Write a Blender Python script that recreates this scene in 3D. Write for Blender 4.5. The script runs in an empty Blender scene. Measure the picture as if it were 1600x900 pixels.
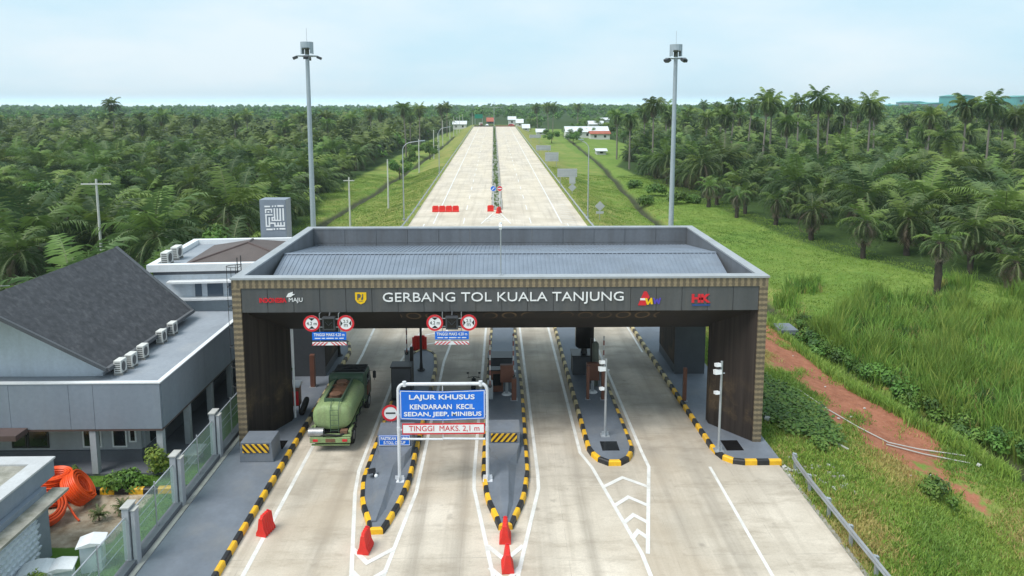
import bpy, math, random
import numpy as np
from mathutils import Vector, Matrix

# ------------------------------------------------------------------ camera, world, sun, exposure
SC = bpy.context.scene
COL = SC.collection
FPX, PPX, PPY, CAMH = 1109.0, 800.0, 300.0, 17.2           # focal length and principal point in pixels of the 1600 px photo
PITCH = math.atan((300 - 158) / FPX)
YAW = math.atan(20 / FPX * math.cos(PITCH))
cam = bpy.data.cameras.new('camera')
cam.sensor_width = 36
cam.lens = FPX / 1600 * 36
cam.shift_y = -150 / 1600
cam.clip_start = 0.5
cam.clip_end = 30000
camo = bpy.data.objects.new('camera', cam)
COL.objects.link(camo)
camo.location = (0, 0, CAMH)
camo.rotation_euler = (math.pi / 2 - PITCH, 0, -YAW)
SC.camera = camo

SUN_EL, SUN_AZ = math.radians(58), math.radians(-125)       # azimuth of the sun, clockwise from +Y
w = bpy.data.worlds.new('World'); SC.world = w; w.use_nodes = True
nt = w.node_tree; nt.nodes.clear()
out = nt.nodes.new('ShaderNodeOutputWorld'); bg = nt.nodes.new('ShaderNodeBackground')
sky = nt.nodes.new('ShaderNodeTexSky'); sky.sky_type = 'NISHITA'; sky.sun_disc = False
sky.sun_elevation = SUN_EL; sky.sun_rotation = SUN_AZ
sky.air_density = 1.0; sky.dust_density = 2.5; sky.ozone_density = 1.0
tc = nt.nodes.new('ShaderNodeTexCoord')
mp = nt.nodes.new('ShaderNodeMapping'); mp.inputs['Scale'].default_value = (1.6, 1.6, 5.0)
nz = nt.nodes.new('ShaderNodeTexNoise'); nz.inputs['Scale'].default_value = 1.7; nz.inputs['Detail'].default_value = 6
nz.inputs['Roughness'].default_value = 0.55
mr = nt.nodes.new('ShaderNodeMapRange')
mr.inputs['From Min'].default_value = 0.36; mr.inputs['From Max'].default_value = 0.66
mr.inputs['To Min'].default_value = 0.0; mr.inputs['To Max'].default_value = 1.0
veil = nt.nodes.new('ShaderNodeMix'); veil.data_type = 'RGBA'
veil.inputs['A'].default_value = (5.9, 8.1, 9.3, 1)        # thin high cloud, bluer
veil.inputs['B'].default_value = (7.7, 8.9, 9.6, 1)        # thicker, whiter
mix = nt.nodes.new('ShaderNodeMix'); mix.data_type = 'RGBA'; mix.inputs['Factor'].default_value = 0.90
L = nt.links.new
L(tc.outputs['Generated'], mp.inputs['Vector']); L(mp.outputs['Vector'], nz.inputs['Vector'])
L(nz.outputs['Fac'], mr.inputs['Value']); L(mr.outputs['Result'], veil.inputs['Factor'])
L(sky.outputs['Color'], mix.inputs['A']); L(veil.outputs['Result'], mix.inputs['B'])
L(mix.outputs['Result'], bg.inputs['Color']); L(bg.outputs['Background'], out.inputs['Surface'])
bg.inputs['Strength'].default_value = 0.1
sl = bpy.data.lights.new('sun', 'SUN'); sl.energy = 3.1; sl.angle = math.radians(28); sl.color = (1, 0.965, 0.91)
so = bpy.data.objects.new('sun', sl); COL.objects.link(so)
sd = Vector((math.sin(SUN_AZ) * math.cos(SUN_EL), math.cos(SUN_AZ) * math.cos(SUN_EL), math.sin(SUN_EL)))
so.rotation_euler = (-sd).to_track_quat('-Z', 'Y').to_euler()
so.location = (0, 0, 60)
SC.view_settings.view_transform = 'Standard'; SC.view_settings.look = 'None'
SC.view_settings.gamma = 1.0; SC.view_settings.use_curve_mapping = False
SC.view_settings.exposure = 0.18
SC.cycles.max_bounces = 6; SC.cycles.diffuse_bounces = 3; SC.cycles.glossy_bounces = 2
SC.cycles.transmission_bounces = 4; SC.cycles.transparent_max_bounces = 8; SC.cycles.volume_bounces = 3

# ------------------------------------------------------------------ surveying helpers: where on the ground does a point of the photo lie
_cp, _sp, _cy, _sy = math.cos(PITCH), math.sin(PITCH), math.cos(YAW), math.sin(YAW)
def ray(px, py):
    x = (px - PPX) / FPX; u = (PPY - py) / FPX
    fy = _cp + u * _sp; fz = -_sp + u * _cp
    return (x * _cy + fy * _sy, -x * _sy + fy * _cy, fz)
def g(px, py, z=0.0):
    d = ray(px, py); t = (z - CAMH) / d[2]; return (d[0] * t, d[1] * t)
def at(px, py, Y):
    d = ray(px, py); t = Y / d[1]; return (d[0] * t, CAMH + d[2] * t)

RND = random.Random(7)
NR = np.random.default_rng(7)

# ------------------------------------------------------------------ materials
def new_mat(name):
    m = bpy.data.materials.new(name); m.use_nodes = True
    n = m.node_tree; b = n.nodes['Principled BSDF']
    return m, n, b
def noise(n, vec, scale, detail=4, rough=0.55):
    t = n.nodes.new('ShaderNodeTexNoise'); t.inputs['Scale'].default_value = scale
    t.inputs['Detail'].default_value = detail; t.inputs['Roughness'].default_value = rough
    if vec is not None: n.links.new(vec, t.inputs['Vector'])
    return t.outputs['Fac']
def math_n(n, op, a, b=None, c=None, clamp=False):
    t = n.nodes.new('ShaderNodeMath'); t.operation = op; t.use_clamp = clamp
    for i, v in enumerate((a, b, c)):
        if v is None: continue
        if isinstance(v, (int, float)): t.inputs[i].default_value = v
        else: n.links.new(v, t.inputs[i])
    return t.outputs[0]
def rng(n, v, a, b, c=0.0, d=1.0):
    t = n.nodes.new('ShaderNodeMapRange'); n.links.new(v, t.inputs['Value'])
    for k, x in zip(('From Min', 'From Max', 'To Min', 'To Max'), (a, b, c, d)): t.inputs[k].default_value = x
    return t.outputs['Result']
def mixc(n, f, a, b, blend='MIX'):
    t = n.nodes.new('ShaderNodeMix'); t.data_type = 'RGBA'; t.blend_type = blend
    for k, v in (('Factor', f), ('A', a), ('B', b)):
        s = [i for i in t.inputs if i.name == k and (i.type == 'RGBA' if k != 'Factor' else i.type == 'VALUE')][0]
        if isinstance(v, (int, float)): s.default_value = v
        elif isinstance(v, tuple): s.default_value = (*v[:3], 1)
        else: n.links.new(v, s)
    return [o for o in t.outputs if o.type == 'RGBA'][0]
def coords(n, kind='Object'):
    return n.nodes.new('ShaderNodeTexCoord').outputs[kind]
def sep(n, v):
    t = n.nodes.new('ShaderNodeSeparateXYZ'); n.links.new(v, t.inputs[0]); return t.outputs
def scaled(n, v, s):
    t = n.nodes.new('ShaderNodeMapping'); t.inputs['Scale'].default_value = s; n.links.new(v, t.inputs['Vector']); return t.outputs['Vector']
def bump(n, b, h, strength=0.3, dist=0.02):
    t = n.nodes.new('ShaderNodeBump'); t.inputs['Strength'].default_value = strength; t.inputs['Distance'].default_value = dist
    n.links.new(h, t.inputs['Height']); n.links.new(t.outputs['Normal'], b.inputs['Normal'])
def M(name, c, rough=0.6, var=0.22, scale=1.3, metal=0.0, dirt=None, dirt_amt=0.5, spec=0.4, streak=False, fine=0.1):
    m, n, b = new_mat(name)
    v = coords(n)
    if streak: v2 = scaled(n, v, (2.2, 2.2, 0.25))
    else: v2 = v
    f = noise(n, v2, scale, 5)
    f2 = noise(n, v, scale * 9, 3)
    lo = tuple(x * (1 - var) for x in c); hi = tuple(min(1, x * (1 + var)) for x in c)
    col = mixc(n, rng(n, f, 0.3, 0.7), lo, hi)
    col = mixc(n, rng(n, f2, 0.35, 0.7, 0, fine * 2), col, tuple(x * 0.55 for x in c))
    if dirt:
        d = noise(n, v2, scale * 0.8, 6, 0.65)
        col = mixc(n, rng(n, d, 0.5, 0.72, 0, dirt_amt), col, dirt)
    n.links.new(col, b.inputs['Base Color'])
    b.inputs['Roughness'].default_value = rough; b.inputs['Metallic'].default_value = metal
    b.inputs['Specular IOR Level'].default_value = spec
    bump(n, b, f2, 0.15, 0.01)
    return m
def leafmat(name, c, c2, rough=0.55, trans=0.25, scale=0.35):
    m, n, b = new_mat(name)
    v = coords(n)
    oi = n.nodes.new('ShaderNodeObjectInfo')
    f = noise(n, v, scale, 3)
    col = mixc(n, rng(n, f, 0.3, 0.7), c, c2)
    hs = n.nodes.new('ShaderNodeHueSaturation')
    n.links.new(col, hs.inputs['Color'])
    n.links.new(rng(n, oi.outputs['Random'], 0, 1, 0.72, 1.3), hs.inputs['Value'])
    n.links.new(rng(n, math_n(n, 'FRACT', math_n(n, 'MULTIPLY', oi.outputs['Random'], 7.31)), 0, 1, 0.484, 0.514), hs.inputs['Hue'])
    n.links.new(hs.outputs['Color'], b.inputs['Base Color'])
    b.inputs['Roughness'].default_value = rough; b.inputs['Specular IOR Level'].default_value = 0.3
    tr = n.nodes.new('ShaderNodeBsdfTranslucent'); n.links.new(hs.outputs['Color'], tr.inputs['Color'])
    ms = n.nodes.new('ShaderNodeMixShader'); ms.inputs[0].default_value = trans
    o = n.nodes['Material Output']
    n.links.new(b.outputs[0], ms.inputs[1]); n.links.new(tr.outputs[0], ms.inputs[2]); n.links.new(ms.outputs[0], o.inputs['Surface'])
    return m

MAT = {}
MAT['dark_clad'] = M('dark_clad', (0.082, 0.085, 0.09), 0.45, 0.14, 0.8, streak=True, dirt=(0.14, 0.13, 0.115), dirt_amt=0.4)
MAT['grey_clad'] = M('grey_clad', (0.22, 0.255, 0.305), 0.45, 0.07, 0.5, dirt=(0.2, 0.2, 0.2), dirt_amt=0.3, streak=True)
MAT['parapet_clad'] = M('parapet_clad', (0.14, 0.152, 0.17), 0.45, 0.14, 0.6, dirt=(0.085, 0.083, 0.08), dirt_amt=0.5, streak=True)
MAT['cap_grey'] = M('cap_grey', (0.33, 0.35, 0.37), 0.4, 0.1, 0.7, dirt=(0.2, 0.2, 0.19), dirt_amt=0.4)
MAT['cap_light'] = M('cap_light', (0.50, 0.51, 0.52), 0.6, 0.1, 0.9, dirt=(0.30, 0.29, 0.26), dirt_amt=0.55)
MAT['roof_metal'] = M('roof_metal', (0.20, 0.235, 0.29), 0.45, 0.12, 0.6, metal=0.1, dirt=(0.14, 0.14, 0.14), dirt_amt=0.35)
MAT['pave'] = M('pave', (0.148, 0.168, 0.20), 0.6, 0.14, 0.6, dirt=(0.23, 0.225, 0.215), dirt_amt=0.4)
MAT['yellow'] = M('yellow', (0.78, 0.44, 0.02), 0.5, 0.15, 2.0, dirt=(0.25, 0.18, 0.08), dirt_amt=0.45)
MAT['faded_yellow'] = M('faded_yellow', (0.58, 0.47, 0.24), 0.7, 0.2, 2.0, dirt=(0.3, 0.25, 0.16), dirt_amt=0.5)
MAT['black'] = M('black', (0.022, 0.022, 0.024), 0.5, 0.3, 2.0, dirt=(0.1, 0.09, 0.08), dirt_amt=0.35)
MAT['faded_black'] = M('faded_black', (0.09, 0.075, 0.055), 0.7, 0.3, 2.0)
MAT['white_paint'] = M('white_paint', (0.70, 0.69, 0.66), 0.6, 0.08, 1.5, dirt=(0.42, 0.39, 0.34), dirt_amt=0.6)
MAT['white'] = M('white', (0.74, 0.76, 0.78), 0.45, 0.05, 1.2, dirt=(0.55, 0.54, 0.5), dirt_amt=0.3)
MAT['wall_white'] = M('wall_white', (0.60, 0.65, 0.71), 0.7, 0.06, 0.7, dirt=(0.42, 0.44, 0.45), dirt_amt=0.35, streak=True)
MAT['wall_grey'] = M('wall_grey', (0.36, 0.38, 0.41), 0.7, 0.08, 0.7, dirt=(0.25, 0.25, 0.25), dirt_amt=0.3, streak=True)
MAT['plinth_grey'] = M('plinth_grey', (0.12, 0.13, 0.15), 0.7, 0.12, 0.8)
MAT['lobby_dark'] = M('lobby_dark', (0.05, 0.052, 0.058), 0.6, 0.15, 0.8)
MAT['dark_brown'] = M('dark_brown', (0.026, 0.021, 0.019), 0.6, 0.25, 1.0)
MAT['brown_panel'] = M('brown_panel', (0.15, 0.062, 0.04), 0.5, 0.2, 1.6)
MAT['canopy_brown'] = M('canopy_brown', (0.10, 0.07, 0.065), 0.5, 0.15, 1.0)
MAT['galv'] = M('galv', (0.42, 0.45, 0.48), 0.4, 0.12, 1.5, metal=0.45, dirt=(0.3, 0.29, 0.27), dirt_amt=0.4)
MAT['mast_grey'] = M('mast_grey', (0.36, 0.42, 0.46), 0.5, 0.08, 0.5, metal=0.2)
MAT['pole_white'] = M('pole_white', (0.56, 0.57, 0.53), 0.7, 0.12, 0.6, dirt=(0.35, 0.33, 0.28), dirt_amt=0.4)
MAT['frame_white'] = M('frame_white', (0.64, 0.66, 0.70), 0.35, 0.06, 1.5, dirt=(0.45, 0.44, 0.42), dirt_amt=0.35)
MAT['sign_blue'] = M('sign_blue', (0.004, 0.145, 0.66), 0.35, 0.08, 1.5, fine=0.03)
MAT['sign_red'] = M('sign_red', (0.60, 0.022, 0.035), 0.4, 0.1, 1.5, fine=0.03)
MAT['sign_white'] = M('sign_white', (0.78, 0.79, 0.80), 0.4, 0.04, 1.5, fine=0.03)
MAT['sign_black'] = M('sign_black', (0.012, 0.012, 0.014), 0.4, 0.1, 1.5)
MAT['sign_yellow'] = M('sign_yellow', (0.80, 0.50, 0.01), 0.4, 0.08, 2.0, fine=0.03)
MAT['sign_green'] = M('sign_green', (0.0, 0.22, 0.13), 0.4, 0.1, 0.5)
MAT['logo_violet'] = M('logo_violet', (0.09, 0.06, 0.42), 0.4, 0.08, 2.0)
MAT['logo_blue'] = M('logo_blue', (0.03, 0.07, 0.22), 0.4, 0.08, 2.0)
MAT['sign_back'] = M('sign_back', (0.44, 0.46, 0.48), 0.5, 0.1, 0.8, metal=0.2)
MAT['barrier_red'] = M('barrier_red', (0.70, 0.028, 0.02), 0.45, 0.12, 2.0, dirt=(0.4, 0.08, 0.05), dirt_amt=0.4)
MAT['machine_dark'] = M('machine_dark', (0.055, 0.06, 0.068), 0.45, 0.12, 1.0)
MAT['screen_black'] = M('screen_black', (0.008, 0.008, 0.009), 0.25, 0.1, 1.0)
MAT['olive'] = M('olive', (0.10, 0.11, 0.085), 0.5, 0.12, 1.0)
MAT['shingle'] = M('shingle', (0.062, 0.064, 0.072), 0.85, 0.3, 3.5, dirt=(0.125, 0.125, 0.135), dirt_amt=0.7, fine=0.2)
MAT['roof_edge'] = M('roof_edge', (0.10, 0.105, 0.115), 0.6, 0.12, 1.2)
MAT['roof_slab'] = M('roof_slab', (0.27, 0.30, 0.34), 0.75, 0.12, 0.5, dirt=(0.36, 0.37, 0.38), dirt_amt=0.6)
MAT['brown_roof'] = M('brown_roof', (0.105, 0.085, 0.08), 0.7, 0.15, 1.0)
MAT['mossy'] = M('mossy', (0.30, 0.29, 0.25), 0.85, 0.35, 1.5, dirt=(0.10, 0.10, 0.06), dirt_amt=0.8)
MAT['window_dark'] = M('window_dark', (0.018, 0.02, 0.024), 0.12, 0.2, 0.8, spec=0.6)
MAT['glass_blue'] = M('glass_blue', (0.10, 0.13, 0.17), 0.1, 0.12, 0.5, spec=0.7)
MAT['ac_white'] = M('ac_white', (0.66, 0.66, 0.63), 0.5, 0.06, 2.0, dirt=(0.4, 0.38, 0.32), dirt_amt=0.4)
MAT['ac_grille'] = M('ac_grille', (0.10, 0.10, 0.10), 0.5, 0.1, 2.0)
MAT['orange_pipe'] = M('orange_pipe', (0.78, 0.085, 0.012), 0.45, 0.12, 2.0, fine=0.05)
MAT['truck_green'] = M('truck_green', (0.255, 0.345, 0.155), 0.6, 0.12, 1.2, dirt=(0.20, 0.21, 0.11), dirt_amt=0.75, streak=True, fine=0.25)
MAT['truck_dark_green'] = M('truck_dark_green', (0.062, 0.11, 0.068), 0.55, 0.2, 1.2, dirt=(0.11, 0.11, 0.08), dirt_amt=0.6)
MAT['rust'] = M('rust', (0.17, 0.085, 0.05), 0.85, 0.35, 2.5, dirt=(0.09, 0.07, 0.05), dirt_amt=0.7)
MAT['tyre'] = M('tyre', (0.022, 0.022, 0.022), 0.8, 0.2, 3.0)
MAT['chassis'] = M('chassis', (0.035, 0.035, 0.035), 0.7, 0.2, 2.0)
MAT['steel'] = M('steel', (0.35, 0.35, 0.36), 0.35, 0.2, 3.0, metal=0.6)
MAT['concrete_kerb'] = M('concrete_kerb', (0.34, 0.33, 0.31), 0.85, 0.18, 1.2, dirt=(0.15, 0.14, 0.12), dirt_amt=0.6)
MAT['concrete_lite'] = M('concrete_lite', (0.45, 0.45, 0.43), 0.85, 0.15, 0.8, dirt=(0.25, 0.24, 0.2), dirt_amt=0.5)
MAT['house_white'] = M('house_white', (0.60, 0.60, 0.58), 0.7, 0.1, 0.3)
MAT['zinc_roof'] = M('zinc_roof', (0.62, 0.65, 0.68), 0.5, 0.1, 0.3)
MAT['red_roof'] = M('red_roof', (0.36, 0.10, 0.06), 0.7, 0.2, 0.5)
MAT['far_green'] = M('far_green', (0.06, 0.32, 0.29), 0.6, 0.1, 0.05)
MAT['far_grey'] = M('far_grey', (0.30, 0.32, 0.36), 0.6, 0.1, 0.05)
MAT['bark_palm'] = M('bark_palm', (0.055, 0.044, 0.034), 0.9, 0.4, 2.5, dirt=(0.015, 0.015, 0.013), dirt_amt=0.7)
MAT['bark_coco'] = M('bark_coco', (0.20, 0.18, 0.155), 0.9, 0.3, 1.5)
MAT['bark_tree'] = M('bark_tree', (0.11, 0.085, 0.06), 0.9, 0.3, 1.5)
MAT['palm_dark'] = leafmat('palm_dark', (0.050, 0.090, 0.036), (0.085, 0.132, 0.052))
MAT['palm_mid'] = leafmat('palm_mid', (0.080, 0.138, 0.046), (0.120, 0.182, 0.060))
MAT['palm_light'] = leafmat('palm_light', (0.13, 0.21, 0.052), (0.175, 0.25, 0.062))
MAT['palm_dry'] = leafmat('palm_dry', (0.21, 0.17, 0.11), (0.17, 0.15, 0.115))
MAT['rachis'] = leafmat('rachis', (0.13, 0.17, 0.07), (0.16, 0.18, 0.08))
MAT['leaf_dark'] = leafmat('leaf_dark', (0.05, 0.105, 0.03), (0.085, 0.16, 0.038))
MAT['leaf_mid'] = leafmat('leaf_mid', (0.09, 0.19, 0.036), (0.13, 0.24, 0.045))
MAT['leaf_light'] = leafmat('leaf_light', (0.13, 0.22, 0.045), (0.17, 0.25, 0.05))
MAT['leaf_yellow'] = leafmat('leaf_yellow', (0.24, 0.30, 0.04), (0.20, 0.27, 0.05))
MAT['grass_tall'] = leafmat('grass_tall', (0.085, 0.165, 0.028), (0.165, 0.265, 0.05), scale=0.16)
MAT['grass_tall2'] = leafmat('grass_tall2', (0.18, 0.28, 0.05), (0.23, 0.30, 0.07), scale=0.25)
MAT['grass_short'] = leafmat('grass_short', (0.16, 0.265, 0.04), (0.235, 0.325, 0.06), scale=0.15)
MAT['grass_dry'] = leafmat('grass_dry', (0.40, 0.36, 0.11), (0.36, 0.27, 0.12), scale=0.3)

def mat_batik():
    m, n, b = new_mat('batik_gold')
    x, y, z = sep(n, coords(n))
    t = math_n(n, 'ADD', x, z)
    # leaf-shaped motifs in a row: upright in the top border, lying in the two side borders
    def motif(u, across, per):
        p_ = math_n(n, 'ABSOLUTE', math_n(n, 'SUBTRACT', math_n(n, 'FRACT', math_n(n, 'DIVIDE', u, per)), 0.5))
        return math_n(n, 'SUBTRACT', 0.36, math_n(n, 'ADD', p_, math_n(n, 'MULTIPLY', math_n(n, 'ABSOLUTE', math_n(n, 'SINE', math_n(n, 'MULTIPLY', across, 16.0))), 0.10)))
    top = math_n(n, 'GREATER_THAN', z, 8.24 - 0.0)
    s = mixc(n, top, motif(z, x, 0.27), motif(x, z, 0.30))
    s = sep(n, s)[0]
    f = rng(n, s, 0.0, 0.10)
    nz_ = noise(n, coords(n), 9, 3)
    f = math_n(n, 'MULTIPLY', f, rng(n, nz_, 0.3, 0.6, 0.5, 1.0))
    col = mixc(n, f, (0.12, 0.096, 0.066), (0.27, 0.21, 0.13))
    n.links.new(col, b.inputs['Base Color']); b.inputs['Roughness'].default_value = 0.55
    return m
MAT['batik_gold'] = mat_batik()
def mat_inner():
    m, n, b = new_mat('inner_wall_brown')
    v = coords(n); x, y, z = sep(n, v)
    vo = n.nodes.new('ShaderNodeTexVoronoi'); vo.inputs['Scale'].default_value = 3.2; vo.feature = 'DISTANCE_TO_EDGE'
    n.links.new(v, vo.inputs['Vector'])
    edge = rng(n, vo.outputs['Distance'], 0.0, 0.10, 1, 0)
    patch = rng(n, noise(n, v, 0.55, 4), 0.5, 0.62)
    band = math_n(n, 'MULTIPLY', rng(n, z, 0.4, 1.2), rng(n, z, 2.2, 3.4, 1, 0))
    f = math_n(n, 'MULTIPLY', math_n(n, 'MULTIPLY', math_n(n, 'MAXIMUM', edge, 0.45), patch), band, clamp=True)
    st = noise(n, scaled(n, v, (3, 3, 0.12)), 1.6, 4)
    base = mixc(n, rng(n, st, 0.35, 0.7), (0.024, 0.019, 0.017), (0.046, 0.036, 0.031))
    col = mixc(n, math_n(n, 'MULTIPLY', f, 0.45), base, (0.20, 0.135, 0.07))
    n.links.new(col, b.inputs['Base Color']); b.inputs['Roughness'].default_value = 0.8; b.inputs['Specular IOR Level'].default_value = 0.2
    return m
MAT['inner_wall'] = mat_inner()
def mat_frieze():
    m, n, b = new_mat('medallion_frieze')
    v = coords(n); x, y, z = sep(n, v)
    u = math_n(n, 'SUBTRACT', math_n(n, 'FRACT', math_n(n, 'DIVIDE', x, 0.95)), 0.5)
    r = math_n(n, 'SQRT', math_n(n, 'ADD', math_n(n, 'POWER', math_n(n, 'MULTIPLY', u, 0.95), 2.0), math_n(n, 'POWER', math_n(n, 'MULTIPLY', z, 1.25), 2.0)))
    ring = math_n(n, 'SUBTRACT', 1.0, math_n(n, 'MULTIPLY', math_n(n, 'ABSOLUTE', math_n(n, 'SUBTRACT', r, 0.33)), 14.0), clamp=True)
    patch = rng(n, noise(n, v, 0.3, 2), 0.4, 0.55)
    col = mixc(n, math_n(n, 'MULTIPLY', ring, patch), (0.024, 0.019, 0.017), (0.22, 0.14, 0.07))
    n.links.new(col, b.inputs['Base Color']); b.inputs['Roughness'].default_value = 0.6
    return m
MAT['frieze'] = mat_frieze()
def mat_concrete():
    m, n, b = new_mat('road_concrete')
    v = coords(n); x, y, z = sep(n, v)
    big = noise(n, scaled(n, v, (0.16, 0.24, 1)), 1.0, 7, 0.66)
    str_ = noise(n, scaled(n, v, (0.42, 1.15, 1)), 0.8, 9, 0.72)
    lon = noise(n, scaled(n, v, (1.5, 0.06, 1)), 1.0, 4, 0.6)
    fine = noise(n, v, 12, 4)
    col = mixc(n, rng(n, big, 0.36, 0.66), (0.47, 0.412, 0.335), (0.67, 0.60, 0.505))
    col = mixc(n, math_n(n, 'MULTIPLY', rng(n, str_, 0.50, 0.68, 0, 0.62), rng(n, y, 58, 95, 1, 0.15)), col, (0.27, 0.225, 0.17))
    col = mixc(n, rng(n, lon, 0.50, 0.72, 0, 0.5), col, (0.31, 0.265, 0.21))
    pat = noise(n, scaled(n, v, (0.3, 0.2, 1)), 1.0, 3)
    # mostly the shade under the gate painted into the concrete, with oily lane wear
    shade_wear = math_n(n, 'MULTIPLY', rng(n, y, 27, 36), rng(n, y, 47, 57, 1, 0))
    spots = rng(n, noise(n, scaled(n, v, (0.5, 0.35, 1)), 0.8, 5), 0.34, 0.62)
    col = mixc(n, math_n(n, 'MULTIPLY', math_n(n, 'MULTIPLY', shade_wear, spots), 0.55), col, (0.17, 0.155, 0.14))
    # wheel tracks worn into each lane
    tr = None
    for cx_ in (-7.95, -2.45, 2.7, 8.3):
        d_ = math_n(n, 'ABSOLUTE', math_n(n, 'SUBTRACT', math_n(n, 'ABSOLUTE', math_n(n, 'SUBTRACT', x, cx_)), 0.82))
        p_ = rng(n, d_, 0.1, 0.42, 1, 0)
        tr = p_ if tr is None else math_n(n, 'MAXIMUM', tr, p_)
    tr = math_n(n, 'MULTIPLY', math_n(n, 'MULTIPLY', tr, rng(n, lon, 0.3, 0.65, 0.1, 0.42)), rng(n, y, 55, 80, 1, 0))
    col = mixc(n, tr, col, (0.23, 0.20, 0.165))
    # oil drips
    vo = n.nodes.new('ShaderNodeTexVoronoi'); vo.inputs['Scale'].default_value = 0.55; n.links.new(v, vo.inputs['Vector'])
    col = mixc(n, math_n(n, 'MULTIPLY', rng(n, vo.outputs['Distance'], 0.03, 0.10, 0.6, 0), rng(n, pat, 0.48, 0.6)), col, (0.12, 0.11, 0.10))
    # yellowish dust far along the highway
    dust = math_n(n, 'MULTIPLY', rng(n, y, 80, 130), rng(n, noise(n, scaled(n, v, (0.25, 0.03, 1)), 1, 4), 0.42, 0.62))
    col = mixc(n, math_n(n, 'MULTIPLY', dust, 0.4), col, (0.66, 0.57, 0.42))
    # sawn joints
    jy = math_n(n, 'ABSOLUTE', math_n(n, 'SUBTRACT', math_n(n, 'FRACT', math_n(n, 'DIVIDE', y, 5.0)), 0.5))
    jx = math_n(n, 'ABSOLUTE', math_n(n, 'SUBTRACT', math_n(n, 'FRACT', math_n(n, 'DIVIDE', math_n(n, 'ADD', x, 1.5), 4.1)), 0.5))
    wob = noise(n, v, 1.5, 2)
    j = math_n(n, 'MAXIMUM', rng(n, jy, 0.4955, 0.498), rng(n, jx, 0.4965, 0.4985))
    j = math_n(n, 'MULTIPLY', j, rng(n, wob, 0.4, 0.65, 0.05, 0.5))
    col = mixc(n, j, col, (0.20, 0.18, 0.16))
    # a few dark blotches
    sp = noise(n, v, 1.1, 3)
    col = mixc(n, rng(n, sp, 0.66, 0.74, 0, 0.4), col, (0.20, 0.175, 0.145))
    pat2 = noise(n, scaled(n, v, (0.22, 0.13, 1)), 1.0, 3)
    col = mixc(n, math_n(n, 'MULTIPLY', rng(n, pat2, 0.5, 0.64, 0, 0.5), rng(n, y, 60, 80, 1, 0.3)), col, (0.42, 0.34, 0.25))
    col = mixc(n, rng(n, fine, 0.4, 0.7, 0, 0.22), col, (0.30, 0.27, 0.23))
    n.links.new(col, b.inputs['Base Color']); b.inputs['Roughness'].default_value = 0.8
    b.inputs['Specular IOR Level'].default_value = 0.25
    bump(n, b, fine, 0.2, 0.01)
    return m
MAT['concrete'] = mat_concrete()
def mat_ground():
    m, n, b = new_mat('ground_cover')
    v = coords(n)
    def attr(k):
        a = n.nodes.new('ShaderNodeAttribute'); a.attribute_name = k; return a.outputs['Fac']
    f1 = noise(n, v, 0.22, 6, 0.6); f2 = noise(n, v, 1.6, 5, 0.65); f3 = noise(n, v, 9, 4, 0.7)
    grass = mixc(n, rng(n, f1, 0.35, 0.65), (0.135, 0.225, 0.042), (0.22, 0.285, 0.066))
    grass = mixc(n, rng(n, f2, 0.4, 0.7, 0, 0.7), grass, (0.085, 0.165, 0.026))
    grass = mixc(n, rng(n, f3, 0.42, 0.7, 0, 0.55), grass, (0.05, 0.08, 0.02))
    dry = mixc(n, rng(n, f2, 0.3, 0.7), (0.27, 0.25, 0.075), (0.33, 0.26, 0.11))
    def mask(k, soft=0.35, amt=0.55):
        return rng(n, math_n(n, 'ADD', attr(k), math_n(n, 'MULTIPLY', math_n(n, 'SUBTRACT', math_n(n, 'ADD', math_n(n, 'MULTIPLY', f2, 0.6), math_n(n, 'MULTIPLY', f1, 0.4)), 0.5), amt * 3)), 0.5 - soft / 2, 0.5 + soft / 2)
    col = mixc(n, mask('dry', 0.5), grass, dry)
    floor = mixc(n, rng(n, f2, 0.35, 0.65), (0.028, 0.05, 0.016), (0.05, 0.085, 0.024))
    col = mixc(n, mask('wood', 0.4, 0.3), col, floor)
    lawn = mixc(n, rng(n, f2, 0.35, 0.65), (0.075, 0.155, 0.025), (0.10, 0.185, 0.035))
    col = mixc(n, rng(n, attr('lawn'), 0.4, 0.6), col, lawn)
    soil = mixc(n, rng(n, f2, 0.3, 0.7), (0.22, 0.085, 0.05), (0.36, 0.15, 0.09))
    soil = mixc(n, rng(n, f3, 0.5, 0.72, 0, 0.5), soil, (0.46, 0.25, 0.17))
    col = mixc(n, mask('soil', 0.3, 1.0), col, soil)
    sand = mixc(n, rng(n, f2, 0.35, 0.65), (0.24, 0.18, 0.12), (0.46, 0.39, 0.30))
    col = mixc(n, mask('sand', 0.15, 0.16), col, sand)
    ditch = mixc(n, rng(n, f2, 0.35, 0.65), (0.028, 0.04, 0.018), (0.075, 0.075, 0.045))
    col = mixc(n, mask('ditch', 0.4, 0.3), col, ditch)
    n.links.new(col, b.inputs['Base Color']); b.inputs['Roughness'].default_value = 0.95
    b.inputs['Specular IOR Level'].default_value = 0.1
    bump(n, b, math_n(n, 'ADD', f2, math_n(n, 'MULTIPLY', f3, 0.5)), 0.6, 0.12)
    return m
MAT['ground'] = mat_ground()
def mat_sea():
    m, n, b = new_mat('sea_water')
    f = noise(n, scaled(n, coords(n), (0.0006, 0.003, 1)), 1, 4)
    col = mixc(n, rng(n, f, 0.35, 0.65), (0.54, 0.65, 0.66), (0.66, 0.74, 0.73))
    n.links.new(col, b.inputs['Base Color']); b.inputs['Roughness'].default_value = 0.6
    return m
MAT['sea'] = mat_sea()
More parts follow.
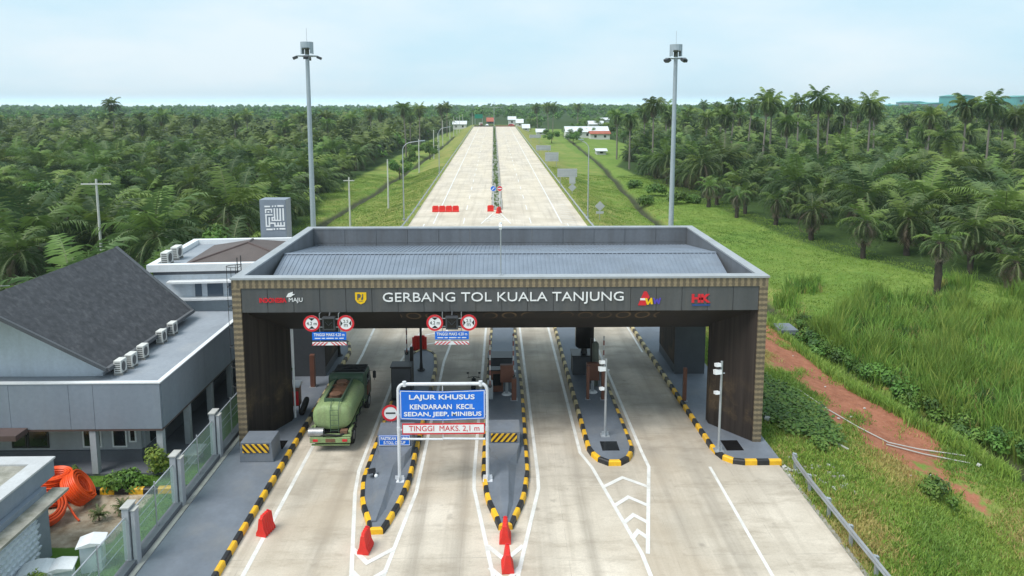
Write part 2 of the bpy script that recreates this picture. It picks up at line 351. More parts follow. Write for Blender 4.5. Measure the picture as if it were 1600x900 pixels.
def mat_glass():
    m, n, b = new_mat('fence_glass')
    b.inputs['Base Color'].default_value = (0.75, 0.85, 0.82, 1); b.inputs['Roughness'].default_value = 0.05
    tr = n.nodes.new('ShaderNodeBsdfTransparent'); tr.inputs['Color'].default_value = (0.86, 0.93, 0.90, 1)
    ms = n.nodes.new('ShaderNodeMixShader'); ms.inputs[0].default_value = 0.16
    n.links.new(tr.outputs[0], ms.inputs[1]); n.links.new(b.outputs[0], ms.inputs[2])
    n.links.new(ms.outputs[0], n.nodes['Material Output'].inputs['Surface'])
    return m
MAT['fence_glass'] = mat_glass()
def mat_stripes(name, c1, c2, period, ang):
    m, n, b = new_mat(name)
    x, y, z = sep(n, coords(n))
    t = math_n(n, 'ADD', math_n(n, 'MULTIPLY', x, math.cos(ang)), math_n(n, 'MULTIPLY', z, math.sin(ang)))
    f = rng(n, math_n(n, 'FRACT', math_n(n, 'DIVIDE', t, period)), 0.49, 0.51)
    f2 = noise(n, coords(n), 6, 4)
    col = mixc(n, f, c1, c2)
    col = mixc(n, rng(n, f2, 0.5, 0.75, 0, 0.4), col, (0.22, 0.18, 0.12))
    n.links.new(col, b.inputs['Base Color']); b.inputs['Roughness'].default_value = 0.5
    return m
MAT['hazard_a'] = mat_stripes('hazard_stripes_falling', (0.8, 0.46, 0.015), (0.035, 0.02, 0.018), 0.21, math.radians(40))
MAT['hazard_b'] = mat_stripes('hazard_stripes_rising', (0.8, 0.46, 0.015), (0.035, 0.02, 0.018), 0.21, math.radians(140))
MAT['arm_stripes'] = mat_stripes('barrier_arm_stripes', (0.6, 0.6, 0.6), (0.28, 0.10, 0.09), 0.6, math.radians(90))

# ------------------------------------------------------------------ mesh builder
class MB:
    def __init__(s): s.v = []; s.f = []; s.m = []; s.cur = 0
    def mat(s, i): s.cur = i; return s
    def add(s, verts, faces):
        o = len(s.v); s.v += [tuple(p) for p in verts]
        for f in faces: s.f.append([o + i for i in f]); s.m.append(s.cur)
        return s
    def box(s, x0, x1, y0, y1, z0, z1):
        return s.add([(x0, y0, z0), (x1, y0, z0), (x1, y1, z0), (x0, y1, z0), (x0, y0, z1), (x1, y0, z1), (x1, y1, z1), (x0, y1, z1)],
                     [(0, 3, 2, 1), (4, 5, 6, 7), (0, 1, 5, 4), (1, 2, 6, 5), (2, 3, 7, 6), (3, 0, 4, 7)])
    def obox(s, c, size, rz=0, rx=0, ry=0):
        R = Matrix.Rotation(rz, 3, 'Z') @ Matrix.Rotation(ry, 3, 'Y') @ Matrix.Rotation(rx, 3, 'X'); c = Vector(c); h = [k / 2 for k in size]
        vs = [c + R @ Vector((sx * h[0], sy * h[1], sz * h[2])) for sz in (-1, 1) for sx, sy in ((-1, -1), (1, -1), (1, 1), (-1, 1))]
        return s.add(vs, [(0, 3, 2, 1), (4, 5, 6, 7), (0, 1, 5, 4), (1, 2, 6, 5), (2, 3, 7, 6), (3, 0, 4, 7)])
    def tube(s, pts, r, n=8, caps=True):
        pts = [Vector(p) for p in pts]; rs = r if isinstance(r, (list, tuple)) else [r] * len(pts)
        rings = []; up = None
        for i, p in enumerate(pts):
            d = (pts[min(i + 1, len(pts) - 1)] - pts[max(i - 1, 0)]).normalized()
            if up is None: up = Vector((1, 0, 0)) if abs(d.x) < 0.9 else Vector((0, 1, 0))
            a = (up - d * up.dot(d)).normalized(); b = d.cross(a); up = a
            rings.append([p + (a * math.cos(2 * math.pi * k / n) + b * math.sin(2 * math.pi * k / n)) * rs[i] for k in range(n)])
        vs = [q for rg in rings for q in rg]; fs = []
        for i in range(len(pts) - 1):
            for k in range(n):
                fs.append((i * n + k, i * n + (k + 1) % n, (i + 1) * n + (k + 1) % n, (i + 1) * n + k))
        if caps: fs.append(tuple(range(n))[::-1]); fs.append(tuple((len(pts) - 1) * n + k for k in range(n)))
        return s.add(vs, fs)
    def cyl(s, x, y, z0, z1, r, n=12, r1=None):
        return s.tube([(x, y, z0), (x, y, z1)], [r, r if r1 is None else r1], n)
    def prism(s, poly, axis, a0, a1):
        """poly: 2D points; axis 'y': (x,z) extruded along y; 'x': (y,z); 'z': (x,y)"""
        def P(p, a): return {'y': (p[0], a, p[1]), 'x': (a, p[0], p[1]), 'z': (p[0], p[1], a)}[axis]
        n = len(poly); vs = [P(p, a0) for p in poly] + [P(p, a1) for p in poly]
        fs = [tuple(range(n)), tuple(range(n, 2 * n))[::-1]] + [(i, i + n, (i + 1) % n + n, (i + 1) % n) for i in range(n)]
        return s.add(vs, fs)
    def sphere(s, c, r, nu=12, nv=8, sq=(1, 1, 1)):
        vs = [(c[0], c[1], c[2] - r * sq[2])]
        for j in range(1, nv):
            t = math.pi * j / nv
            for i in range(nu):
                p = 2 * math.pi * i / nu
                vs.append((c[0] + r * sq[0] * math.sin(t) * math.cos(p), c[1] + r * sq[1] * math.sin(t) * math.sin(p), c[2] - r * sq[2] * math.cos(t)))
        vs.append((c[0], c[1], c[2] + r * sq[2])); fs = []
        for i in range(nu):
            fs.append((0, 1 + (i + 1) % nu, 1 + i)); fs.append((len(vs) - 1, 1 + (nv - 2) * nu + i, 1 + (nv - 2) * nu + (i + 1) % nu))
        for j in range(nv - 2):
            for i in range(nu):
                a = 1 + j * nu + i; b2 = 1 + j * nu + (i + 1) % nu
                fs.append((a, b2, b2 + nu, a + nu))
        return s.add(vs, fs)
    def build(s, name, mats, parent=None, smooth=False, fixn=True):
        if not isinstance(mats, (list, tuple)): mats = [mats]
        off = Vector((0, 0, 0)); p = parent
        while p is not None: off += p.location; p = p.parent
        V = np.array(s.v, dtype=float)
        if parent is None:
            off = Vector(((V[:, 0].min() + V[:, 0].max()) / 2, (V[:, 1].min() + V[:, 1].max()) / 2, V[:, 2].min()))
        V = V - np.array(off)
        me = bpy.data.meshes.new(name); me.from_pydata(V.tolist(), [], s.f)
        for k in mats: me.materials.append(MAT[k] if isinstance(k, str) else k)
        me.polygons.foreach_set('material_index', s.m)
        if fixn:
            import bmesh
            bm = bmesh.new(); bm.from_mesh(me); bmesh.ops.recalc_face_normals(bm, faces=bm.faces); bm.to_mesh(me); bm.free()
        if smooth:
            me.polygons.foreach_set('use_smooth', [True] * len(me.polygons))
            try: me.set_sharp_from_angle(angle=math.radians(40))
            except Exception: pass
        me.update()
        o = bpy.data.objects.new(name, me); COL.objects.link(o)
        if parent is not None: o.parent = parent
        else: o.location = off
        return o
def bev(o, w_=0.03, seg=2):
    b = o.modifiers.new('bevel', 'BEVEL'); b.width = w_; b.segments = seg; b.limit_method = 'ANGLE'; b.angle_limit = math.radians(40)
    return o
def tag(o, label=None, cat=None, group=None, kind=None):
    if label: o['label'] = label
    if cat: o['category'] = cat
    if group: o['group'] = group
    if kind: o['kind'] = kind
    return o
def thing(name, label, cat, loc=(0, 0, 0), rz=0.0, group=None):
    o = bpy.data.objects.new(name, None); COL.objects.link(o); o.empty_display_size = 0.3
    o.location = loc; o.rotation_euler = (0, 0, rz)
    return tag(o, label, cat, group)
def struct(o): o['kind'] = 'structure'; return o
def copy_tree(o, parent=None):
    c = o.copy(); COL.objects.link(c); c.parent = parent
    for ch in list(o.children): copy_tree(ch, c)
    return c
def copy_thing(src, loc, rz=0.0, label=None, scale=None):
    c = copy_tree(src); c.location = loc; c.rotation_euler = (0, 0, rz)
    if label: c['label'] = label
    if scale is not None: c.scale = scale if isinstance(scale, tuple) else (scale,) * 3
    return c
FONT = None
def text_mesh(body, mb, x0, x1, z0, z1, y, depth=0.02, bold=0.0, keep=False):
    """fit the lettering into the rectangle x0..x1, z0..z1 on the plane y (facing -y) and add it to mb"""
    cu = bpy.data.curves.new('lettering', 'FONT'); cu.body = body; cu.size = 1; cu.extrude = 0.5; cu.offset = bold; cu.resolution_u = 3
    o = bpy.data.objects.new('lettering', cu); COL.objects.link(o)
    dg = bpy.context.evaluated_depsgraph_get(); dg.update()
    me = bpy.data.meshes.new_from_object(o.evaluated_get(dg))
    P = np.array([v.co[:] for v in me.vertices]); F = [list(p.vertices) for p in me.polygons]
    bpy.data.objects.remove(o); bpy.data.curves.remove(cu); bpy.data.meshes.remove(me)
    mn, mx = P.min(0), P.max(0)
    X = x0 + (P[:, 0] - mn[0]) / (mx[0] - mn[0]) * (x1 - x0)
    Z = z0 + (P[:, 1] - mn[1]) / (mx[1] - mn[1]) * (z1 - z0)
    Y = y - (P[:, 2] - mn[2]) / max(1e-6, mx[2] - mn[2]) * depth
    mb.add(np.stack([X, Y, Z], 1).tolist(), F)
def disc(mb, cx, cz, r, y, depth, n=28):
    mb.prism([(cx + r * math.cos(2 * math.pi * k / n), cz + r * math.sin(2 * math.pi * k / n)) for k in range(n)], 'y', y - depth, y)
def ring(mb, cx, cz, r0, r1, y, depth, n=32):
    vs = []; fs = []
    for k in range(n):
        c, s = math.cos(2 * math.pi * k / n), math.sin(2 * math.pi * k / n)
        for r, yy in ((r0, y), (r1, y), (r1, y - depth), (r0, y - depth)): vs.append((cx + r * c, yy, cz + r * s))
    for k in range(n):
        a, b2 = k * 4, (k + 1) % n * 4
        for i in range(4): fs.append((a + i, a + (i + 1) % 4, b2 + (i + 1) % 4, b2 + i))
    mb.add(vs, fs)
# ------------------------------------------------------------------ terrain, sea, road
def ss(a, b, t): t = np.clip((t - a) / (b - a), 0, 1); return t * t * (3 - 2 * t)
def road_l(y): return np.interp(y, [0, 50, 99, 483, 3000], [-13.3, -13.3, -12.7, -17.4, -40])
def road_r(y): return np.interp(y, [0, 50, 99, 483, 3000], [13.3, 13.3, 12.2, 10.8, 0])
def ditch_r(y): return np.interp(y, [0, 36, 40, 50, 66, 125, 178, 225, 480], [33, 28.6, 27.5, 25.9, 26.3, 26.5, 29.5, 32.5, 40])
def ditch_l(y): return np.interp(y, [0, 58, 116, 143, 204, 328, 480], [-31, -30, -29, -27.5, -26, -24.5, -26])
def gz(x, y):
    x = np.asarray(x, float); y = np.asarray(y, float)
    dR = x - road_r(y) - 0.5; dL = road_l(y) - 0.5 - x
    z = np.full(np.broadcast(x, y).shape, -0.16)
    z = z - 2.4 * ss(0.3, 10.5, dR) * ss(0, 1, 600 - y + 1)
    yard = 1 - ss(52, 66, y)
    zl = -2.3 * ss(0.5, 10, dL)
    z = z + zl * (1 - yard) + np.where(dL > 0, 0.10 * yard, 0)
    z = z - 2.0 * ss(60, 90, -x) * yard
    z = z - 1.0 * np.exp(-((x - ditch_r(y)) / 1.3) ** 2) * ss(10, 30, y) * (1 - ss(450, 500, y))
    z = z - 0.7 * np.exp(-((x - ditch_l(y)) / 1.1) ** 2) * ss(62, 80, y) * (1 - ss(420, 480, y))
    far = ss(3, 9, np.maximum(dR, dL)) * np.where(dL > 0, 1 - yard, 1)
    z = z + far * (0.16 * np.sin(x * 0.31 + y * 0.17) + 0.12 * np.sin(x * 0.13 - y * 0.23 + 1) + 0.07 * np.sin(x * 0.9 + y * 0.7))
    return z
def gz1(x, y): return float(gz(x, y))

def axis(lo, hi, f0, f1, step, grow=1.16):
    c = list(np.arange(f0, f1 + 1e-6, step)); d = step
    a = f0; left = []
    while a > lo: d *= grow; a -= d; left.append(a)
    d = step; b = f1; right = []
    while b < hi: d *= grow; b += d; right.append(b)
    return np.array(left[::-1] + c + right)
def seg_dist(x, y, pts):
    best = np.full(x.shape, 1e9)
    for (x0, y0), (x1, y1) in zip(pts[:-1], pts[1:]):
        dx, dy = x1 - x0, y1 - y0; t = np.clip(((x - x0) * dx + (y - y0) * dy) / (dx * dx + dy * dy), 0, 1)
        best = np.minimum(best, np.hypot(x - x0 - t * dx, y - y0 - t * dy))
    return best
def grove_r(y): return np.interp(y, [20, 62, 70, 80, 100, 128, 215, 300, 480, 520, 3000], [90, 80, 62, 50, 44, 42, 37, 60, 60, 25, 10])
def grove_l(y): return np.interp(y, [20, 56, 64, 113, 150, 262, 400, 500, 530, 3000], [-60, -40, -27, -32, -38, -38, -36, -32, -18, -40])
gx = axis(-4200, 4200, -42, 46, 0.55); gy = axis(-60, 2300, 18, 120, 0.55, 1.05)
X, Y = np.meshgrid(gx, gy)
Z = gz(X, Y)
nx, ny = len(gx), len(gy)
V = np.stack([X.ravel(), Y.ravel(), Z.ravel()], 1)
idx = np.arange(nx * ny).reshape(ny, nx)
Fq = np.stack([idx[:-1, :-1].ravel(), idx[:-1, 1:].ravel(), idx[1:, 1:].ravel(), idx[1:, :-1].ravel()], 1)
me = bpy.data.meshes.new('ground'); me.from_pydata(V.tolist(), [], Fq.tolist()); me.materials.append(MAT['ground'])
def setattr_(name, a):
    t = me.attributes.new(name, 'FLOAT', 'POINT'); t.data.foreach_set('value', np.clip(a, -1, 2).astype(np.float32).ravel())
dsoil = seg_dist(X, Y, [(21.3, 62), (22.0, 54), (23.0, 47), (23.1, 42), (22.8, 38)])
dsoil2 = seg_dist(X, Y, [(22.6, 38), (22.8, 34.5), (23.6, 31.8)])
setattr_('soil', np.maximum(1.2 - dsoil / 5.0, 0.62 - dsoil2 / 2.6))
dry = 0.33 + (0.45 - 0.27 * (Y > 64)) * np.exp(-(np.abs(X - road_r(Y) - 3.5) / 4.5) ** 2) * (Y > 10) * (X > 0) + 0.16 * np.exp(-(np.abs(road_l(Y) - 4 - X) / 4.5) ** 2) * (Y > 60) * (X < 0)
dry = dry - 0.25 * (X > 30)
dry = dry + 0.25 * np.exp(-((Y - 26) / 6.0) ** 2) * (X > 14)
setattr_('dry', dry)
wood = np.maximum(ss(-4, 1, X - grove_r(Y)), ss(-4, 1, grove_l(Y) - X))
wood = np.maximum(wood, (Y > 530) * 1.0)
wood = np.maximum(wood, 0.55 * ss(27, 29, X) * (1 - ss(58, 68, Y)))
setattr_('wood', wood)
yardm = (X < -13.4) & (Y < 53) & (X > -48)
lawn = yardm & ((np.abs(X + 14.6) < 1.25) | ((Y > 29.7) & (Y < 31.6)) | ((Y < 26.0)))
setattr_('lawn', lawn * 1.0)
sand = yardm & (Y < 29.7) & (Y > 26.0) & (X < -15.2) & (X > -30)
setattr_('sand', sand * 1.0 + (yardm & ~lawn & ~sand) * 0.62)
dit = 0.78 * np.exp(-((X - ditch_r(Y)) / 1.2) ** 2) * ss(20, 34, Y) * (1 - ss(400, 480, Y)) + 0.85 * np.exp(-((X - ditch_l(Y)) / 1.2) ** 2) * ss(62, 80, Y) * (1 - ss(380, 450, Y))
setattr_('ditch', dit)
me.polygons.foreach_set('use_smooth', [True] * len(me.polygons)); me.update()
gob = bpy.data.objects.new('ground', me); COL.objects.link(gob); struct(gob)

m = MB(); m.add([(-16000, 2250, -3.0), (16000, 2250, -3.0), (16000, 20000, -3.0), (-16000, 20000, -3.0)], [(0, 1, 2, 3)])
struct(m.build('sea', 'sea'))

# concrete carriageway of the plaza and the highway: one slab, a dirt shoulder beside it
m = MB(); ys = [0, 20, 35, 50, 75, 99, 160, 240, 330, 420, 486]
vs = []
for y in ys: vs += [(float(road_l(y)), y, 0.0), (float(road_r(y)), y, 0.0), (float(road_r(y)), y, -0.5), (float(road_l(y)), y, -0.5)]
fs = []
for i in range(len(ys) - 1):
    a = i * 4; fs += [(a, a + 1, a + 5, a + 4), (a + 1, a + 2, a + 6, a + 5), (a + 3, a, a + 4, a + 7)]
fs += [(0, 3, 2, 1), (len(vs) - 4, len(vs) - 3, len(vs) - 2, len(vs) - 1)]
m.add(vs, fs); o = m.build('road', 'concrete'); struct(o)
# move the origin back to the world origin so that the material is laid out in metres from there
o.data.transform(Matrix.Translation(o.location)); o.location = (0, 0, 0)

# painted markings
mk = MB()
_lz = [0.004]
def line(pts, wd=0.15, z=None):
    _lz[0] = _lz[0] + 0.0006 if _lz[0] < 0.03 else 0.004; z = _lz[0]
    pts = [Vector((p[0], p[1], 0)) for p in pts]; n = len(pts); l = []; r = []
    for i in range(n):
        d0 = (pts[i] - pts[i - 1]).normalized() if i else None; d1 = (pts[i + 1] - pts[i]).normalized() if i < n - 1 else None
        d = ((d0 or d1) + (d1 or d0)).normalized(); nn = Vector((-d.y, d.x, 0)); k = 1.0
        if d0 and d1: k = 1 / max(0.4, nn.dot(Vector((-d0.y, d0.x, 0))))
        l.append(pts[i] + nn * wd / 2 * k); r.append(pts[i] - nn * wd / 2 * k)
    for i in range(n - 1):
        mk.add([(l[i].x, l[i].y, z), (r[i].x, r[i].y, z), (r[i + 1].x, r[i + 1].y, z), (l[i + 1].x, l[i + 1].y, z)], [(0, 1, 2, 3)])
line([(-9.4, 18), (-9.4, 47), (-9.55, 52), (-10.6, 99)], 0.17)
line([(-5.0, 18), (-5.45, 24.1), (-6.42, 29.6), (-6.62, 31.5), (-6.62, 45.5)], 0.16)                       # island with the blue pole sign
line([(-4.55, 18), (-4.26, 24.1), (-3.72, 29.6), (-3.72, 45.5), (-3.5, 49), (-5.0, 58)], 0.16)
line([(-6.62, 45.5), (-5.9, 52), (-5.0, 58)], 0.14)
for k in range(4): line([(-4.1 - 0.25 * k + 0.15, 49.5 + 2.2 * k), (-5.75 + 0.22 * k, 48.7 + 2.2 * k)], 0.2)
line([(-0.15, 18), (-0.27, 24.0), (-1.16, 29.8), (-1.2, 31), (-1.0, 60)], 0.16)                            # middle island
line([(0.55, 18), (0.66, 24.0), (1.72, 29.8), (1.75, 31), (1.45, 60)], 0.16)
line([(5.7, 20), (5.43, 25.1), (4.35, 31.6), (3.95, 33), (3.62, 60)], 0.16)                                # right island
line([(5.65, 25.1), (7.05, 31.6), (7.0, 33), (6.75, 60)], 0.16)
line([(9.94, 18), (9.94, 31.55)], 0.14)
line([(9.85, 47), (9.7, 60), (9.6, 99)], 0.14)
for cx, y0, wl, wr in ((5.55, 30.2, 4.62, 6.65), (5.52, 28.7, 4.88, 6.35), (5.5, 27.45, 5.07, 6.1), (5.47, 26.4, 5.23, 5.88)):
    line([(wl, y0 - 0.35), ((wl + wr) / 2, y0 + 0.45 * (wr - wl) / 2), (wr, y0 - 0.35)], 0.2)
line([(-5.7, 25.6), (-5.0, 24.75), (-4.1, 25.6)], 0.2)
line([(-5.5, 24.3), (-4.9, 23.6), (-4.2, 24.3)], 0.2); line([(-5.3, 22.9), (-4.8, 22.2), (-4.4, 22.9)], 0.2)
line([(-0.5, 25.7), (0.2, 24.8), (0.9, 25.7)], 0.2)
line([(-0.4, 24.4), (0.2, 23.6), (0.75, 24.4)], 0.2); line([(-0.3, 23.1), (0.2, 22.4), (0.65, 23.1)], 0.2)
def hl(off_l, y0, y1, wd, dash=None):
    """line at a fraction across the carriageway; dash=(on, off)"""
    y = y0
    while y < y1:
        e = min(y1, y + (dash[0] if dash else 30))
        pts = [(float(road_l(q)) * (1 - off_l) + float(road_r(q)) * off_l, q) for q in (y, e)]
        line(pts, wd); y = e + (dash[1] if dash else 0)
hl(0.135, 99, 484, 0.2); hl(0.865, 99, 484, 0.2)
hl(0.305, 99, 484, 0.16, (5, 8)); hl(0.69, 99, 484, 0.16, (5, 8))
line([(-2.6, 99), (-0.9, 109)], 0.2); line([(1.6, 99), (0.1, 109)], 0.2)
for k in range(3): line([(-1.9 + 0.4 * k, 101 + 2 * k), (-0.4, 103.5 + 2 * k), (0.9 - 0.3 * k, 101 + 2 * k)], 0.2)
for k in range(9): line([(9.0 + 0.1 * k, 99 + 2.4 * k), (11.2, 97.5 + 2.4 * k)], 0.14)
mo = mk.build('road_markings', 'white_paint', fixn=False); struct(mo)

# ------------------------------------------------------------------ kerbs, pavements, islands
def resample(pts, step, closed):
    pts = [Vector((p[0], p[1], 0)) for p in pts]
    if closed: pts = pts + [pts[0]]
    L_ = [0]
    for a, b in zip(pts[:-1], pts[1:]): L_.append(L_[-1] + (b - a).length)
    n = max(2, round(L_[-1] / step)); n += n % 2
    res = []
    for k in range(n + (0 if closed else 1)):
        t = L_[-1] * k / n; i = 0
        while i < len(L_) - 2 and L_[i + 1] < t: i += 1
        f = (t - L_[i]) / max(1e-9, L_[i + 1] - L_[i]); res.append(pts[i].lerp(pts[i + 1], f))
    return res
def kerb(pts, closed=False, side=1, wd=0.2, h=0.24, step=0.62, z0=-0.02, faded_from=38.0):
    """kerb stones along pts, their body on the left (side=1) or right (-1) of the walking direction; alternately yellow and black"""
    m = MB(); P = resample(pts, step, closed); n = len(P)
    def nrm(i):
        a = P[(i - 1) % n] if closed or i else P[i]; b = P[(i + 1) % n] if closed or i < n - 1 else P[i]
        d = (b - a).normalized(); return Vector((-d.y, d.x, 0)) * side
    for i in range(n if closed else n - 1):
        j = (i + 1) % n; a, b = P[i], P[j]; na, nb = nrm(i), nrm(j); gap = 0.006
        d = (b - a).normalized(); a = a + d * gap; b = b - d * gap
        hh = h + RND.uniform(-0.008, 0.008); ch = 0.045
        sec = lambda p, q: [p + Vector((0, 0, z0)), p + q * 0.02 + Vector((0, 0, hh - ch)), p + q * (0.02 + ch) + Vector((0, 0, hh)), p + q * wd + Vector((0, 0, hh)), p + q * wd + Vector((0, 0, z0))]
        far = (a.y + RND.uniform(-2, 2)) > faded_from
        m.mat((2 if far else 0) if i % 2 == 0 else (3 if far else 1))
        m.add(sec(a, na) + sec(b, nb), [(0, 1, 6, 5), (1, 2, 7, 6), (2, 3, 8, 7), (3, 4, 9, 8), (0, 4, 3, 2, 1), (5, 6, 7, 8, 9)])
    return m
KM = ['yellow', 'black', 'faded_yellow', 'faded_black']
def inset(pts, d, side=1):
    P = [Vector((p[0], p[1], 0)) for p in pts]; n = len(P); res = []
    for i in range(n):
        a, b, c = P[i - 1], P[i], P[(i + 1) % n]
        d0, d1 = (b - a).normalized(), (c - b).normalized(); n0 = Vector((-d0.y, d0.x, 0)); n1 = Vector((-d1.y, d1.x, 0))
        q = (n0 + n1).normalized(); res.append(b + q * side * d / max(0.5, q.dot(n0)))
    return [(p.x, p.y) for p in res]
def island(label, pts, tipl=True, group='toll islands with yellow and black kerbs'):
    cx = sum(p[0] for p in pts) / len(pts); cyy = sum(p[1] for p in pts) / len(pts)
    t = thing('traffic_island', label, 'traffic island', (cx, cyy, 0), 0, group)
    m = MB(); m.prism(inset(pts, 0.17), 'z', -0.02, 0.2); m.build('island_top', 'pave', t)
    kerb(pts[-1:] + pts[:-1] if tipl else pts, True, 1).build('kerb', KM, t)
    return t
def nose(t, cx, ytip, yb, wd, chev, mirror=False):
    """concrete bullnose: low ridge from the tip rising to a block"""
    m = MB(); zt = 1.02; z1 = 0.2
    y2 = yb - 1.75                                        # where the block's flare ends and the ridge begins
    w2 = wd / 2; r = 0.2
    m.add([(cx - w2, yb, z1), (cx + w2, yb, z1), (cx + w2, yb + 1.15, z1), (cx - w2, yb + 1.15, z1), (cx - w2, yb, zt), (cx + w2, yb, zt), (cx + w2, yb + 1.15, zt + 0.1), (cx - w2, yb + 1.15, zt + 0.1)],
          [(0, 3, 2, 1), (4, 5, 6, 7), (0, 1, 5, 4), (1, 2, 6, 5), (2, 3, 7, 6), (3, 0, 4, 7)])
    rows = [(yb - 0.004, w2, w2, 0.45), (yb - 0.8, r + 0.42, w2 * 0.98, 0.45), (y2, r, w2 * 0.75, 0.45), (ytip + 1.4, r * 0.8, r * 1.8, 0.38), (ytip + 0.45, r * 0.4, r * 0.7, 0.27)]
    vs = []; fs = []
    for y, wt, wb, z in rows: vs += [(cx - wb, y, z1 - 0.01), (cx - wt, y, z), (cx + wt, y, z), (cx + wb, y, z1 - 0.01)]
    for i in range(len(rows) - 1):
        a = i * 4
        for k in range(3): fs.append((a + k, a + k + 1, a + k + 5, a + k + 4))
    fs += [(0, 1, 2, 3), (len(vs) - 4, len(vs) - 3, len(vs) - 2, len(vs) - 1)]
    m.add(vs, fs); m.build('nose_block', 'pave', t)
    if chev:
        m = MB(); m.box(cx - 0.64, cx + 0.64, yb - 0.025, yb - 0.004, 0.52, 0.95)
        m.build('chevron_panel', chev, t)
def pitbox(t, x, y, wx, wy):
    m = MB(); m.box(x - wx / 2, x + wx / 2, y - wy / 2, y + wy / 2, 0.15, 0.206); m.build('pit_cover', 'screen_black', t)
I1 = [(-4.68, 26.5), (-4.5, 27.1), (-4.2, 28.6), (-4.02, 30.4), (-4.02, 44), (-4.3, 46.6), (-4.9, 47.3), (-5.6, 47.3), (-6.1, 46.4), (-6.3, 44), (-6.32, 30.4), (-6.02, 28.6), (-5.45, 27.1), (-5.28, 26.5)]
isl1 = island('grey toll island beside the green tanker, its nose carrying a small blue sign', I1)
nose(isl1, -5.15, 26.6, 33.0, 1.7, None)
I2 = [(0.5, 26.7), (0.68, 27.3), (1.12, 28.8), (1.38, 31), (1.42, 40), (1.1, 60), (0.7, 61), (-0.2, 61), (-0.62, 60), (-0.88, 40), (-0.88, 31), (-0.65, 28.8), (-0.24, 27.3), (-0.08, 26.7)]
isl2 = island('middle toll island with a pointed nose and a yellow striped panel on its block', I2)
nose(isl2, 0.2, 26.8, 33.2, 1.55, 'hazard_b')
I3 = [(5.15, 31.7), (5.75, 31.7), (6.05, 31.9), (6.4, 32.3), (6.66, 33.3), (6.6, 45), (6.3, 60), (5.9, 61), (4.4, 61), (4.0, 60), (4.15, 45), (4.28, 33.3), (4.5, 32.3), (4.85, 31.9)]
isl3 = island('toll island with a blunt rounded front and no nose block, right of the middle one', I3, False)
pitbox(isl3, 5.45, 33.3, 0.85, 0.95)
# side pavements
m = MB(); m.prism([(-13.2, 18), (-10.42, 18), (-10.35, 47), (-10.75, 48.8), (-11.6, 49.6), (-13.2, 49.6)], 'z', -0.1, 0.2)
pv = m.build('pavement', 'pave'); struct(pv)
kerb([(-10.24, 18), (-10.17, 47), (-10.55, 48.8), (-11.3, 49.75), (-13.2, 49.9)], False, 1, faded_from=36.5).build('kerb', KM, pv)
m = MB(); m.prism([(13.4, 31.85), (13.4, 62), (10.15, 62), (10.17, 52), (10.55, 36), (10.62, 33.2), (10.85, 32.3), (11.35, 31.85)], 'z', -0.1, 0.2)
pv2 = m.build('pavement', 'pave'); struct(pv2)
kerb([(13.42, 31.65), (11.35, 31.65), (10.78, 32.0), (10.45, 33.0), (10.36, 36), (9.97, 52), (9.95, 62)], False, -1, step=0.6, faded_from=41).build('kerb', KM, pv2)
pitbox(pv2, 11.55, 33.25, 0.85, 1.05)
pitbox(pv, -10.95, 33.7, 0.5, 0.9)

# ------------------------------------------------------------------ toll gate
GF, GB, GL, GR, GT = 33.6, 47.6, -12.92, 13.12, 8.76
gate = thing('toll_gate', 'dark grey toll gate spanning the lanes, white lettering across its front', 'toll gate', (0, 40, 0))
FB = 7.03                                                   # underside of the front fascia
# gold batik border round the front
m = MB()
m.box(GL, GR, GF - 0.03, GF + 0.5, 8.24, GT - 0.1)
m.box(GL, GL + 0.42, GF - 0.02, GF + 0.5, 0.2, 8.237); m.box(GR - 0.42, GR, GF - 0.02, GF + 0.5, 0.2, 8.237)
m.build('batik_border', 'batik_gold', gate)
# fascia of separate cladding panels
m = MB(); x = GL + 0.43; wp = (GR - GL - 0.86) / 20
m.box(GL + 0.5, GR - 0.5, GF + 0.06, GF + 0.5, FB + 0.02, 8.23)
for k in range(20): m.box(x + k * wp + 0.013, x + (k + 1) * wp - 0.013, GF + 0.012, GF + 0.058, FB, 8.235)
m.build('fascia', 'dark_clad', gate)
# parapet ring
m = MB(); th = 0.42
m.box(GL + 0.02, GL + th, GF + 0.51, GB, 7.3, GT - 0.1); m.box(GR - th, GR - 0.02, GF + 0.51, GB, 7.3, GT - 0.1)
npan = 12; wq = (GR - GL - 2 * th) / npan
for k in range(npan):
    x0 = GL + th + k * wq; m.box(x0 + 0.01, x0 + wq - 0.01, GB - th, GB - 0.02, 7.72, GT - 0.1); m.box(x0 + 0.01, x0 + wq - 0.01, GB - th - 0.01, GB - 0.03, 7.2, 7.70)
m.build('parapet', 'parapet_clad', gate)
m = MB()
m.box(GL - 0.05, GR + 0.05, GF - 0.08, GF + 0.50, GT - 0.095, GT); m.box(GL - 0.05, GR + 0.05, GB - th - 0.03, GB + 0.04, GT - 0.095, GT)
m.box(GL - 0.05, GL + th + 0.03, GF + 0.502, GB - th - 0.032, GT - 0.095, GT - 0.002); m.box(GR - th - 0.03, GR + 0.05, GF + 0.502, GB - th - 0.032, GT - 0.095, GT - 0.002)
m.build('coping', 'cap_grey', gate)
